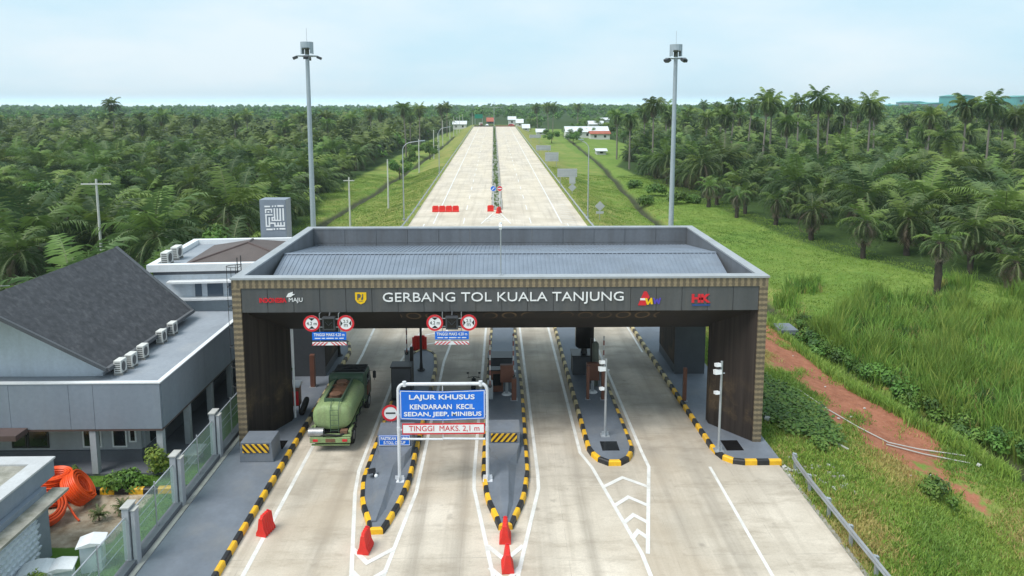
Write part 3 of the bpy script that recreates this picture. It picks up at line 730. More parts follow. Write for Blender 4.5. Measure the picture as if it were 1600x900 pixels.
# ribbed metal roof: ridge behind the middle, hipped at both ends
m = MB(); ridge_y, ridge_z, e0, e1 = 40.5, 8.42, GF + 0.5, GB - th; z0f, z0b = 7.4, 7.52
xL, xR = GL + th + 0.06, GR - th - 0.06; nrib = 100; step = (xR - xL) / nrib
for k in range(nrib):
    xa = xL + k * step; prof = [(xa, 0), (xa + step * 0.66, 0), (xa + step * 0.74, 0.035), (xa + step * 0.92, 0.035), (xa + step, 0)]
    vs = []
    for y, z in ((e0, z0f), (ridge_y, ridge_z), (e1, z0b)): k_ = 0.952 if y == e0 else 1.0; vs += [((px - 0.1) * k_ + 0.1, y, z + pz) for px, pz in prof]
    m.add(vs, [(r * 5 + i, r * 5 + i + 1, r * 5 + i + 6, r * 5 + i + 5) for r in range(2) for i in range(4)])
for s, xe, xw in ((-1, xL, GL + th), (1, xR, GR - th)):
    m.add([((xe - 0.1) * 0.952 + 0.1, e0, z0f), (xe, ridge_y, ridge_z), (xe, e1, z0b), (xw, e0, 7.25), (xw, ridge_y, 7.7), (xw, e1, 7.4)], [(0, 1, 4, 3), (1, 2, 5, 4)])
m.add([(xL, ridge_y - 0.16, ridge_z + 0.02), (xR, ridge_y - 0.16, ridge_z + 0.02), (xR, ridge_y, ridge_z + 0.06), (xL, ridge_y, ridge_z + 0.06), (xR, ridge_y + 0.5, ridge_z - 0.02), (xL, ridge_y + 0.5, ridge_z - 0.02)], [(0, 1, 2, 3), (3, 2, 4, 5)])
m.build('roof', 'roof_metal', gate, fixn=False)
m = MB(); m.box(GL + 0.43, GR - 0.43, GF + 0.51, GB - 0.45, 7.12, 7.2); m.build('soffit', 'dark_brown', gate)
# splayed front portal: two angled reveal walls and a soffit sloping down into the gate
for q in ([(GL + 0.05, GF + 0.51), (GL + 0.43, GF + 0.51), (GL + 0.43, GF + 0.05), (-11.15, 36.4), (-11.15, 36.75), (GL + 0.05, 36.75)],
          [(GR - 0.05, GF + 0.51), (GR - 0.43, GF + 0.51), (GR - 0.43, GF + 0.05), (11.08, 35.7), (11.08, 36.2), (GR - 0.05, 36.2)]):
    m = MB(); m.prism(q, 'z', 0.2, 7.0); m.build('portal_wall', 'inner_wall', gate)
m = MB(); m.prism([(GF + 0.07, FB + 0.01), (36.3, 5.32), (36.8, 5.32), (36.8, 7.11), (GF + 0.51, 7.11)], 'x', GL + 0.61, GR - 0.61); m.build('portal_soffit', 'dark_brown', gate)
def soff(t): return GF + 0.07 + (36.3 - GF - 0.07) * t, FB + 0.01 + (5.32 - FB - 0.01) * t
m = MB()
(ya, za), (yb_, zb_) = soff(0.08), soff(0.42)
m.add([(GL + 8.0, ya - 0.012, za - 0.014), (GR - 5.2, ya - 0.012, za - 0.014), (GR - 5.2, yb_ - 0.012, zb_ - 0.014), (GL + 8.0, yb_ - 0.012, zb_ - 0.014)], [(0, 1, 2, 3)])
fz = m.build('medallion_frieze', 'frieze', gate, fixn=False)
fz.data.transform(Matrix.Translation((0, 0, -(za + zb_) / 2))); fz.location.z = (za + zb_) / 2
m = MB(); m.tube([(-11.08, 36.82, 0.2), (-11.08, 36.82, 5.3)], 0.05, 8); m.build('drain_pipe', 'white', gate)
# rear legs
for x0, x1, sx in ((-12.75, -10.85, 1), (10.95, 12.85, -1)):
    m = MB(); m.box(x0, x1, 42.6, 46.8, 0.2, 7.11); lg = m.build('rear_leg', 'machine_dark', gate)
    m = MB(); xs = x1 if sx > 0 else x0
    m.box(min(xs, xs + sx * 0.02) , max(xs, xs + sx * 0.02), 42.65, 46.75, 0.8, 3.8); m.build('batik_panel', 'inner_wall', lg)
m = MB(); m.box(GL + 0.43, GR - 0.43, 45.6, 46.6, 5.9, 7.11); m.build('rear_beam', 'dark_brown', gate)
# lettering and emblems
YF = GF + 0.01
m = MB(); text_mesh('GERBANG TOL KUALA TANJUNG', m, -5.66, 6.04, 7.40, 7.99, YF, 0.06, bold=-0.004); m.build('lettering', 'sign_white', gate, fixn=False)
m = MB(); text_mesh('INDONESIA', m.mat(0), -11.62, -10.32, 7.52, 7.76, YF, 0.03, bold=0.03); text_mesh('MAJU', m.mat(1), -10.2, -9.54, 7.50, 7.76, YF, 0.03)
m.mat(1); m.prism([(-10.32, 7.8), (-10.22, 7.98), (-9.98, 8.06), (-10.02, 7.96), (-9.9, 7.93), (-10.02, 7.87), (-10.1, 7.8)], 'y', YF - 0.03, YF)
m.build('emblem', ['sign_red', 'sign_white'], gate, fixn=False)
m = MB(); m.mat(0); m.prism([(-7.0, 8.01), (-6.46, 8.01), (-6.46, 7.66), (-6.56, 7.50), (-6.73, 7.42), (-6.9, 7.50), (-7.0, 7.66)], 'y', YF - 0.025, YF)
m.mat(1); m.prism([(-6.90, 7.94), (-6.77, 7.94), (-6.71, 7.85), (-6.77, 7.74), (-6.84, 7.74), (-6.84, 7.62), (-6.90, 7.66)], 'y', YF - 0.032, YF - 0.026)
m.prism([(-6.66, 7.94), (-6.61, 7.94), (-6.61, 7.70), (-6.66, 7.62), (-6.72, 7.66), (-6.70, 7.75), (-6.66, 7.8)], 'y', YF - 0.032, YF - 0.026)
m.prism([(-6.86, 7.55), (-6.73, 7.60), (-6.60, 7.55), (-6.73, 7.57)], 'y', YF - 0.032, YF - 0.026)
m.build('emblem', ['sign_yellow', 'dark_clad'], gate, fixn=False)
m = MB(); m.mat(0); m.prism([(6.76, 7.3), (7.04, 7.99), (7.18, 7.99), (7.32, 7.72), (7.16, 7.5), (7.16, 7.3)], 'y', YF - 0.03, YF)
m.mat(1); m.prism([(6.86, 7.66), (7.18, 7.66), (7.22, 7.56), (6.86, 7.56)], 'y', YF - 0.04, YF - 0.031)
m.mat(2); m.prism([(7.08, 7.66), (7.20, 7.66), (7.25, 7.46), (7.36, 7.68), (7.44, 7.68), (7.48, 7.36), (7.38, 7.36), (7.36, 7.48), (7.27, 7.34), (7.19, 7.34)], 'y', YF - 0.05, YF - 0.041)
m.mat(3); m.prism([(7.49, 7.66), (7.57, 7.66), (7.61, 7.50), (7.67, 7.62), (7.72, 7.62), (7.77, 7.50), (7.80, 7.66), (7.88, 7.66), (7.80, 7.36), (7.74, 7.36), (7.68, 7.50), (7.62, 7.36), (7.56, 7.36)], 'y', YF - 0.03, YF)
m.build('emblem', ['sign_red', 'sign_white', 'sign_yellow', 'logo_violet'], gate, fixn=False)
m = MB(); m.mat(0); text_mesh('HK', m, 9.39, 10.32, 7.42, 7.85, YF, 0.03, bold=0.05)
m.box(9.75, 9.95, YF - 0.03, YF, 7.56, 7.68)
m.mat(1); m.box(9.42, 10.30, YF - 0.03, YF, 7.26, 7.34)
m.build('emblem', ['sign_red', 'logo_blue'], gate, fixn=False)
# caged ladder on the left flank
m = MB()
for yy in (35.2, 35.7): m.tube([(GL - 0.28, yy, 0.2), (GL - 0.28, yy, 9.4)], 0.025, 6)
for k in range(28): m.tube([(GL - 0.28, 35.2, 0.5 + 0.31 * k), (GL - 0.28, 35.7, 0.5 + 0.31 * k)], 0.016, 5, False)
for k in range(7):
    z = 2.6 + k * 1.05
    m.tube([(GL - 0.28 - 0.65 * math.sin(a), 35.45 - 0.36 * math.cos(a), z) for a in np.linspace(0, math.pi, 7)], 0.018, 5, False)
for a in np.linspace(0.5, math.pi - 0.5, 3): m.tube([(GL - 0.28 - 0.65 * math.sin(a), 35.45 - 0.36 * math.cos(a), 2.6) , (GL - 0.28 - 0.65 * math.sin(a), 35.45 - 0.36 * math.cos(a), 8.9)], 0.014, 5, False)
m.build('ladder', 'chassis', gate)
# attenuator block with its striped panel at the foot of the left wall
t = thing('concrete_block', 'grey concrete block with a black and yellow striped panel at the gate\'s left foot', 'barrier', (-11.55, 32.6, 0.2))
m = MB(); m.prism([(-12.35, 0.2), (-10.75, 0.2), (-10.82, 1.2), (-12.28, 1.2)], 'y', 32.0, 33.2); bev(m.build('block', 'pave', t), 0.03)
m = MB(); m.box(-12.18, -10.95, 31.97, 31.998, 0.68, 1.1); m.build('chevron_panel', 'hazard_a', t)
# roof camera pole
t = thing('camera_pole', 'thin pole with a white camera on the front parapet of the gate roof', 'camera pole', (0.06, 34.0, GT))
m = MB(); m.tube([(0.06, 34.0, GT), (0.06, 34.0, GT + 2.45)], 0.03, 8); m.box(-0.05, 0.17, 33.9, 34.1, GT, GT + 0.03); m.build('pole', 'galv', t)
m = MB(); m.obox((0.04, 33.85, GT + 2.42), (0.14, 0.36, 0.15), 0, 0.25); m.cyl(0.06, 34.0, GT + 2.45, GT + 2.6, 0.06); m.build('camera', 'white', t)
# ------------------------------------------------------------------ signs at the gate
def lane_set(xc, where):
    for dx, kind in ((-0.82, 'h'), (0.82, 'w')):
        what = ('round 4.2 m sign' if kind == 'h' else 'round 2.5 m sign')
        t = thing('limit_sign', f'{what} hanging {where}', 'road sign', (xc + dx, 33.2, 6.9), 0, 'round limit signs hung below the gate fascia')
        X0, Z0, y = xc + dx, 6.56, 33.35
        m = MB(); disc(m, X0, Z0, 0.40, y, 0.02); m.build('plate', 'sign_white', t)
        m = MB(); ring(m, X0, Z0, 0.305, 0.405, y - 0.021, 0.012); m.build('rim', 'sign_red', t)
        m = MB()
        if kind == 'h':
            for s in (1, -1): m.prism([(X0 - 0.15, Z0 + s * 0.262), (X0 + 0.15, Z0 + s * 0.262), (X0, Z0 + s * 0.13)], 'y', y - 0.03, y - 0.0215)
            text_mesh('4.2 m', m, X0 - 0.24, X0 + 0.24, Z0 - 0.085, Z0 + 0.085, y - 0.0215, 0.008)
        else:
            for s in (1, -1): m.prism([(X0 + s * 0.262, Z0 - 0.15), (X0 + s * 0.262, Z0 + 0.15), (X0 + s * 0.15, Z0)], 'y', y - 0.03, y - 0.0215)
            text_mesh('2.5', m, X0 - 0.12, X0 + 0.12, Z0 + 0.02, Z0 + 0.17, y - 0.0215, 0.008); text_mesh('m', m, X0 - 0.09, X0 + 0.09, Z0 - 0.17, Z0 - 0.04, y - 0.0215, 0.008)
        m.build('lettering', 'sign_black', t, fixn=False)
        m = MB(); s = 1 if dx < 0 else -1
        m.tube([(X0 + s * 0.36, y + 0.05, 6.1), (X0 + s * 0.36, y + 0.05, 7.05)], 0.018, 6); m.tube([(X0 + s * 0.36, y + 0.05, 7.0), (X0 + s * 0.36, GF + 0.2, 7.0)], 0.018, 6)
        for dz in (-0.2, 0.2): m.box(min(X0 + s * 0.2, X0 + s * 0.5), max(X0 + s * 0.2, X0 + s * 0.5), y + 0.021, y + 0.04, Z0 + dz - 0.02, Z0 + dz + 0.02)
        m.build('hanger', 'galv', t)
    t = thing('lane_signal', f'dark unlit lane signal box hanging {where}', 'traffic light', (xc, 33.4, 6.1))
    m = MB(); m.box(xc - 0.3, xc + 0.3, 33.3, 33.5, 6.22, 6.86); m.box(xc - 0.3, xc + 0.3, 33.1, 33.3, 6.84, 6.87); m.tube([(xc, 33.45, 6.86), (xc, 33.7, 7.05)], 0.04, 6)
    m.build('housing', 'machine_dark', t)
    m = MB(); m.box(xc - 0.22, xc + 0.22, 33.285, 33.298, 6.30, 6.78); m.build('face', 'screen_black', t)
    m = MB(); m.mat(0)
    for s in (-1, 1): m.tube([(xc + s * 0.16, 33.28, 6.64), (xc, 33.28, 6.46)], 0.02, 5)
    m.build('arrow', 'machine_dark', t)
    t = thing('height_sign', f'blue TINGGI MAKS 4.20 m board hanging {where}', 'road sign', (xc, 33.3, 5.9))
    m = MB(); m.box(xc - 0.82, xc + 0.82, 33.33, 33.36, 5.72, 6.12); m.build('board', 'sign_blue', t)
    m = MB(); text_mesh('TINGGI MAKS 4.20 m', m, xc - 0.74, xc + 0.74, 5.92, 6.07, 33.328, 0.008, bold=0.02)
    for a, b2 in ((-0.7, -0.42), (-0.36, -0.2), (-0.14, 0.22), (0.28, 0.42), (0.48, 0.7)): m.box(xc + a, xc + b2, 33.32, 33.328, 5.79, 5.835)
    m.build('lettering', 'sign_white', t, fixn=False)
    m = MB(); m.mat(0); m.box(xc - 0.82, xc + 0.82, 33.33, 33.36, 5.46, 5.62); m.mat(1)
    for k in range(9):
        x = xc - 0.74 + k * 0.185; s = 0.09 * (1 if k < 4 else -1)
        if k != 4: m.prism([(x - 0.035 - s, 5.465), (x + 0.035 - s, 5.465), (x + 0.035 + s, 5.615), (x - 0.035 + s, 5.615)], 'y', 33.318, 33.329)
    m.build('height_bar', ['sign_white', 'sign_red'], t)
    for s in (-0.46, 0.46): m = MB(); m.tube([(xc + s, 33.4, 5.47), (xc + s, 33.4, 6.3)], 0.016, 6); m.build('hanger', 'galv', t)
lane_set(-8.25, 'over the lane of the green tanker')
lane_set(-2.32, 'over the lane behind the big blue sign')

# big height-restriction portal
t = thing('height_restriction_frame', 'white pipe frame carrying a big blue LAJUR KHUSUS sign', 'road sign', (-2.5, 30.2, 0.2))
yy = 30.25
m = MB(); r = 0.075
def rc(cx, cz, a0, a1, rad=0.28): return [(cx + rad * math.cos(a), yy, cz + rad * math.sin(a)) for a in np.linspace(a0, a1, 6)]
xl, xr, zt = -4.52, -0.58, 4.74
m.tube([(xl - 0.02, yy, 0.2), (xl, yy, zt - 0.28)] + rc(xl + 0.28, zt - 0.28, math.pi, math.pi / 2) + rc(xr - 0.28, zt - 0.28, math.pi / 2, 0) + [(xr, yy, zt - 0.28), (xr + 0.02, yy, 0.2)], r, 12)
for xx in (xl + 0.28, xr - 0.28): m.tube([(xx, yy, zt - 0.1), (xx, yy, zt + 0.12)], 0.09, 10)
for xx in (xl, xr): m.tube([(xx, yy, 2.55), (xx, yy, 2.75)], 0.095, 10)
m.build('frame', 'frame_white', t, smooth=True)
for xx in (xl - 0.02, xr + 0.02):
    m = MB(); m.box(xx - 0.22, xx + 0.22, yy - 0.22, yy + 0.22, 0.2, 0.225)
    for a in (0, math.pi / 2): m.obox((xx, yy, 0.33), (0.40, 0.015, 0.2), a)
    m.build('base_plate', 'frame_white', t)
m = MB(); mid = (xl + xr) / 2
def vee(x): return 0.06 * (1 - abs(x - mid) / 1.9)
for a, b2 in ((xl + 0.08, mid - 0.004), (mid + 0.004, xr - 0.08)):
    m.add([(a, yy - 0.09, 3.13 - vee(a)), (b2, yy - 0.09, 3.13 - vee(b2)), (b2, yy - 0.09, 4.48 - vee(b2)), (a, yy - 0.09, 4.48 - vee(a)), (a, yy - 0.06, 3.13 - vee(a)), (b2, yy - 0.06, 3.13 - vee(b2)), (b2, yy - 0.06, 4.48 - vee(b2)), (a, yy - 0.06, 4.48 - vee(a))],
          [(0, 1, 2, 3), (4, 7, 6, 5), (0, 4, 5, 1), (1, 5, 6, 2), (2, 6, 7, 3), (3, 7, 4, 0)])
bl = m.build('blue_panel', 'sign_blue', t)
m = MB(); yb = yy - 0.092
text_mesh('LAJUR KHUSUS', m, -4.03, -1.12, 3.99, 4.28, yb, 0.012, bold=0.02)
text_mesh('KENDARAAN  KECIL', m, -4.0, -1.13, 3.60, 3.83, yb, 0.012, bold=0.02)
text_mesh('SEDAN, JEEP, MINIBUS', m, -4.27, -0.82, 3.22, 3.48, yb, 0.012, bold=0.02)
for a, b2 in ((xl + 0.1, mid - 0.01), (mid + 0.01, xr - 0.1)):
    for z in (3.16, 4.44): m.add([(a, yb - 0.004, z - vee(a)), (b2, yb - 0.004, z - vee(b2)), (b2, yb - 0.004, z + 0.03 - vee(b2)), (a, yb - 0.004, z + 0.03 - vee(a))], [(0, 1, 2, 3)])
for x in (xl + 0.1, xr - 0.13): m.box(x, x + 0.03, yb - 0.004, yb - 0.001, 3.16, 4.45)
m.build('lettering', 'sign_white', bl, fixn=False)
m = MB()
for a, b2 in ((xl + 0.16, mid - 0.004), (mid + 0.004, xr - 0.1)): m.box(a, b2, yy - 0.09, yy - 0.06, 2.42, 2.93)
rp = m.build('red_panel', 'sign_red', t)
m = MB()
for a, b2 in ((xl + 0.2, mid - 0.004), (mid + 0.004, xr - 0.14)): m.box(a, b2, yy - 0.095, yy - 0.091, 2.49, 2.87)
m.build('white_field', 'sign_white', rp)
m = MB(); text_mesh('TINGGI  MAKS. 2,1 m', m, -4.06, -0.92, 2.54, 2.83, yy - 0.096, 0.008); m.build('lettering', 'sign_red', rp, fixn=False)
m = MB()
for a, b2 in ((xl + 0.14, mid - 0.01), (mid + 0.01, xr - 0.08)): m.tube([(a, yy - 0.05, 2.2), (b2, yy - 0.05, 2.17)], 0.05, 8)
m.build('cross_bar', 'frame_white', t)
for z in (2.6, 3.3, 4.3):
    for xx, s in ((xl, 1), (xr, -1)): m = MB(); m.box(min(xx, xx + s * 0.2), max(xx, xx + s * 0.2), yy - 0.058, yy - 0.03, z, z + 0.06); m.build('bracket', 'frame_white', t)
m = MB(); m.tube([(mid, yy, zt), (mid, yy - 0.045, 2.2)], 0.02, 6); m.build('hinge_rod', 'frame_white', t)

# round stop sign and blue notice on the first island
t = thing('stop_sign', 'round white sign with a red rim and black bar on a thin post', 'road sign', (-5.55, 34.3, 0.2))
m = MB(); m.tube([(-5.5, 34.3, 0.2), (-5.5, 34.3, 1.9)], 0.035, 8); m.cyl(-5.5, 34.3, 0.2, 0.23, 0.13); m.build('post', 'white', t)
m = MB(); disc(m, -5.52, 1.58, 0.43, 34.25, 0.02); m.build('plate', 'sign_white', t)
m = MB(); ring(m, -5.52, 1.58, 0.33, 0.44, 34.228, 0.012); m.build('rim', 'sign_red', t)
m = MB(); m.box(-5.76, -5.28, 34.215, 34.228, 1.545, 1.615); m.build('bar', 'sign_black', t)
m = MB(); m.box(-5.78, -5.26, 34.23, 34.25, 0.76, 1.06); m.build('info_plate', 'sign_white', t)
m = MB(); m.box(-5.72, -5.32, 34.22, 34.228, 0.93, 0.97); m.box(-5.64, -5.40, 34.22, 34.228, 0.84, 0.88); m.build('print', 'far_grey', t)
t = thing('notice_sign', 'small blue PASTIKAN SALDO E-TOLL CUKUP board on the island nose', 'road sign', (-5.2, 32.95, 0.5))
m = MB(); m.box(-5.92, -4.40, 32.945, 32.97, 0.50, 1.02); m.build('board', 'sign_blue', t)
m = MB(); text_mesh('PASTIKAN SALDO', m, -5.82, -4.5, 0.78, 0.94, 32.943, 0.008, bold=0.03); text_mesh('E-TOLL CUKUP', m, -5.68, -4.62, 0.57, 0.72, 32.943, 0.008, bold=0.03)
m.build('lettering', 'sign_white', t, fixn=False)
m = MB()
for x0, x1, z0, z1 in ((-5.91, -4.41, 0.51, 0.535), (-5.91, -4.41, 0.985, 1.01), (-5.91, -5.885, 0.536, 0.984), (-4.435, -4.41, 0.536, 0.984)): m.box(x0, x1, 32.935, 32.944, z0, z1)
m.build('border', 'sign_white', t)
t = thing('floodlight', 'small black floodlight on the edge of the first island', 'lamp', (-5.75, 30.6, 0.2))
m = MB(); m.cyl(-5.75, 30.6, 0.2, 0.42, 0.04); m.obox((-5.85, 30.55, 0.5), (0.34, 0.22, 0.2), 0.4, -0.4); m.build('body', 'sign_black', t)
m = MB(); m.sphere((-5.62, 30.42, 0.33), 0.09); m.build('lens', 'white', t)

# ------------------------------------------------------------------ booths, machines, poles
def cabinet(name, label, cat, x0, x1, y0, y1, h, mt, face=None, z0=0.2):
    t = thing(name, label, cat, ((x0 + x1) / 2, (y0 + y1) / 2, z0))
    m = MB(); m.box(x0, x1, y0, y1, z0, z0 + h); bev(m.build('body', mt, t), 0.03)
    m = MB(); m.box(x0 - 0.04, x1 + 0.04, y0 - 0.05, y1 + 0.05, z0 + h + 0.002, z0 + h + 0.07); m.build('top', 'sign_black', t)
    if face:
        m = MB(); m.box(x0 + 0.1, x1 - 0.1, y0 - 0.012, y0 - 0.001, z0 + face[0] * h, z0 + face[1] * h); m.build('screen', 'screen_black', t)
    return t
t = cabinet('toll_machine', 'tall dark grey toll cabinet standing behind the blue LAJUR KHUSUS sign', 'toll machine', -6.2, -5.05, 38.9, 39.7, 1.95, 'sign_black')
m = MB(); m.box(-6.15, -5.1, 38.885, 38.898, 0.35, 2.08); m.build('front_panel', 'machine_dark', t)
t = thing('bollard', 'short dark brown post behind the tall toll cabinet', 'post', (-5.25, 40.8, 0.2)); m = MB(); m.box(-5.35, -5.15, 40.7, 40.9, 0.2, 2.7); bev(m.build('post', 'dark_brown', t), 0.02)
def signal_pole(x, y, h, label):
    t = thing('signal_pole', label, 'pole', (x, y, 0.2))
    m = MB(); m.tube([(x, y, 0.2), (x, y, h)], 0.075, 10); m.build('pole', 'chassis', t)
    m = MB(); m.cyl(x, y, 0.2, 0.26, 0.24, 8); m.cyl(x, y, 0.26, 0.7, 0.13, 8, 0.08); m.build('base', 'chassis', t)
signal_pole(-10.8, 46.2, 4.2, 'dark pole on the pavement behind the gate, left of the tanker')
signal_pole(-5.0, 43.5, 5.0, 'tall dark pole with a collar on the first island, behind the big blue sign')
def brown_post(x, y, h, label, w_=0.2):
    t = thing('bollard', label, 'post', (x, y, 0.2)); m = MB(); m.box(x - w_ / 2, x + w_ / 2, y - w_ / 2, y + w_ / 2, 0.2, 0.2 + h); bev(m.build('post', 'brown_panel', t), 0.02)
    m = MB(); m.box(x - w_ / 2 - 0.06, x + w_ / 2 + 0.06, y - w_ / 2 - 0.06, y + w_ / 2 + 0.06, 0.2, 0.225); m.build('base_plate', 'galv', t)
brown_post(-11.2, 41.0, 2.0, 'brown post on the left pavement beside the red cabinet', 0.28)
brown_post(10.55, 38.6, 1.95, 'dark red-brown post on the right pavement behind the camera pole', 0.2)
t = thing('service_cabinet', 'small red cabinet on legs at the gate\'s left wall', 'cabinet', (-11.2, 37.4, 0.2))
m = MB(); m.box(-11.5, -10.95, 37.2, 37.65, 0.65, 1.75); bev(m.build('body', 'brown_panel', t), 0.03)
m = MB(); m.box(-11.46, -10.99, 37.185, 37.198, 0.72, 1.5); m.build('door', 'sign_red', t)
for xx in (-11.45, -11.0):
    m = MB(); m.box(xx - 0.03, xx + 0.03, 37.3, 37.36, 0.2, 0.65); m.build('leg', 'chassis', t)
m = MB(); m.prism([(37.1, 1.76), (37.7, 1.76), (37.7, 1.95), (37.15, 1.82)], 'x', -11.55, -10.9); m.build('hood', 'galv', t)
t = thing('tyre', 'black tyre leaning beside the red cabinet', 'tyre', (-10.72, 37.3, 0.2))
m = MB(); pts = [(-10.72 + 0.12 * math.cos(a) , 37.3 + 0.36 * math.sin(a), 0.62 + 0.38 * math.cos(a)) for a in np.linspace(0, 2 * math.pi, 20)]; m.tube(pts, 0.13, 8, False); m.build('tread', 'tyre', t, smooth=True)
m = MB(); m.obox((-10.72, 37.3, 0.62), (0.06, 0.5, 0.5), 0, 0, 0.15); m.build('hub', 'chassis', t)

def gate_arm(x, y, h, label):
    t = thing('barrier_machine', label, 'toll barrier', (x, y, 0.2))
    m = MB(); m.box(x - 0.17, x + 0.17, y - 0.2, y + 0.2, 0.2, 1.25); bev(m.build('housing', 'galv', t), 0.05)
    m = MB(); m.tube([(x, y - 0.26, 1.05), (x, y - 0.26, 1.05 + h)], 0.045, 8); m.build('arm', 'arm_stripes', t)
    m = MB(); m.tube([(x, y - 0.3, 1.05), (x, y - 0.19, 1.05)], 0.1, 10); m.build('pivot', 'chassis', t)
gate_arm(-0.56, 39.1, 3.0, 'grey barrier machine with its striped arm raised, left edge of the middle island')
gate_arm(0.8, 40.6, 2.6, 'barrier machine with a raised arm on the right edge of the middle island')
gate_arm(-6.0, 44.5, 2.2, 'barrier machine with a raised arm behind the tall toll cabinet')
gate_arm(6.15, 40.6, 2.4, 'barrier machine with its arm raised beside the olive post')
t = cabinet('toll_booth', 'low dark toll booth roofed in black on the middle island', 'toll booth', -0.72, 0.77, 42.5, 43.6, 1.1, 'machine_dark')
t = cabinet('payment_kiosk', 'brown kiosk with a black screen on the middle island', 'kiosk', -0.5, 0.2, 40.0, 40.5, 1.3, 'brown_panel', (0.3, 0.85))
def panel_stand(x, y, label, w_=0.75):
    t = thing('card_reader', label, 'kiosk', (x, y, 0.2))
    m = MB(); m.box(x - w_ / 2, x + w_ / 2, y - 0.15, y + 0.15, 0.95, 2.0); bev(m.build('panel', 'brown_panel', t), 0.03)
    m = MB(); m.cyl(x, y, 0.2, 0.95, 0.09); m.build('stem', 'galv', t)
    m = MB(); m.cyl(x, y, 0.2, 0.27, 0.3, 14, 0.22); m.build('foot', 'white', t)
panel_stand(0.40, 39.7, 'brown card reader on a white foot, middle island')
panel_stand(5.45, 39.9, 'brown card reader on a white foot, right island in front of the black display')
brown_post(0.81, 38.9, 1.3, 'brown post at the right edge of the middle island', 0.28)
brown_post(5.05, 38.9, 2.0, 'slim brown post at the left of the right island\'s card reader', 0.17)
brown_post(5.95, 38.9, 1.9, 'brown post beside the tall camera pole on the right island', 0.26)
t = thing('signal_post', 'rounded olive post with a dark cap on the right island', 'post', (5.35, 41.2, 0.2))
m = MB(); m.tube([(5.75, 41.0, 0.2), (5.75, 41.0, 2.75), (5.75, 41.0, 2.88)], [0.2, 0.2, 0.1], 12); m.build('post', 'olive', t, smooth=True)
m = MB(); m.box(5.48, 5.6, 41.2, 41.35, 0.2, 3.0); m.build('rear_strip', 'dark_brown', t)
t = cabinet('toll_booth', 'dark toll booth under a black display on the right island', 'toll booth', 4.55, 6.12, 42.5, 43.7, 1.2, 'machine_dark')
t = thing('display_board', 'black hanging display seen from behind over the right island', 'display', (5.3, 43.0, 1.5))
m = MB(); m.prism([(4.75, 5.2), (4.75, 1.95), (4.95, 1.8), (5.7, 1.8), (5.9, 1.95), (5.9, 5.2)], 'y', 42.8, 43.2); bev(m.build('case', 'screen_black', t), 0.03)
m = MB(); m.cyl(5.3, 43.0, 1.475, 1.82, 0.22, 12, 0.16); m.build('neck', 'sign_black', t)
def cam_pole(x, y, h, label):
    t = thing('camera_pole', label, 'camera pole', (x, y, 0.2))
    m = MB(); m.tube([(x, y, 0.2), (x, y, h)], 0.06, 10); m.build('pole', 'galv', t)
    m = MB(); m.box(x - 0.22, x + 0.22, y - 0.22, y + 0.22, 0.2, 0.24)
    for a in (0, math.pi / 2): m.obox((x, y, 0.34), (0.34, 0.02, 0.2), a)
    m.build('base_plate', 'galv', t)
    for z, s in ((h - 0.15, 0.16), (h - 0.5, 0.22), (h - 1.55, 0.14)):
        m = MB(); m.obox((x - 0.22, y - 0.08, z), (s * 1.5, 0.24, s), 0.2, -0.2); m.tube([(x, y, z), (x - 0.22, y, z)], 0.02, 6); m.build('camera', 'white', t)
    m = MB(); m.tube([(x - 0.1, y, h - 0.6), (x + 0.16, y, h - 0.6)], 0.03, 6); m.build('bracket', 'galv', t)
cam_pole(5.38, 34.4, 4.3, 'tall grey camera pole standing on the right island')
cam_pole(10.72, 32.75, 4.75, 'grey pole with white cameras before the gate\'s right wall')

# motorcycle behind the big blue sign
t = thing('motorcycle', 'black motorcycle parked behind the right leg of the big blue sign', 'motorcycle', (-1.55, 40.0, 0.0))
def wheel_mb(x, y, r, w_): m = MB(); m.tube([(x, y + (r - w_) * math.cos(a), r + (r - w_) * math.sin(a)) for a in np.linspace(0, 2 * math.pi, 22)], w_, 7, False); return m
for yy_ in (39.4, 40.65): wheel_mb(-1.55, yy_, 0.31, 0.055).build('wheel', 'tyre', t, smooth=True)
m = MB(); m.prism([(39.45, 0.72), (39.55, 0.82), (40.1, 0.72), (40.3, 0.95), (40.5, 0.85), (40.35, 0.45), (39.9, 0.3), (39.6, 0.4)], 'x', -1.68, -1.42); bev(m.build('body', 'sign_black', t), 0.05)
m = MB(); m.obox((-1.55, 39.75, 0.83), (0.26, 0.7, 0.1)); bev(m.build('seat', 'tyre', t), 0.04)
m = MB(); m.tube([(-1.9, 40.2, 1.02), (-1.65, 40.35, 1.0), (-1.45, 40.35, 1.0), (-1.2, 40.2, 1.02)], 0.022, 6); m.tube([(-1.55, 40.65, 0.31), (-1.55, 40.35, 1.0)], 0.035, 6); m.build('handlebar', 'chassis', t)
for s in (-1, 1):
    m = MB(); m.tube([(-1.55 + s * 0.28, 40.25, 1.02), (-1.55 + s * 0.34, 40.25, 1.25)], 0.01, 5); m.sphere((-1.55 + s * 0.34, 40.25, 1.28), 0.08, 8, 6, (1, 0.3, 0.7)); m.build('mirror', 'sign_black', t)

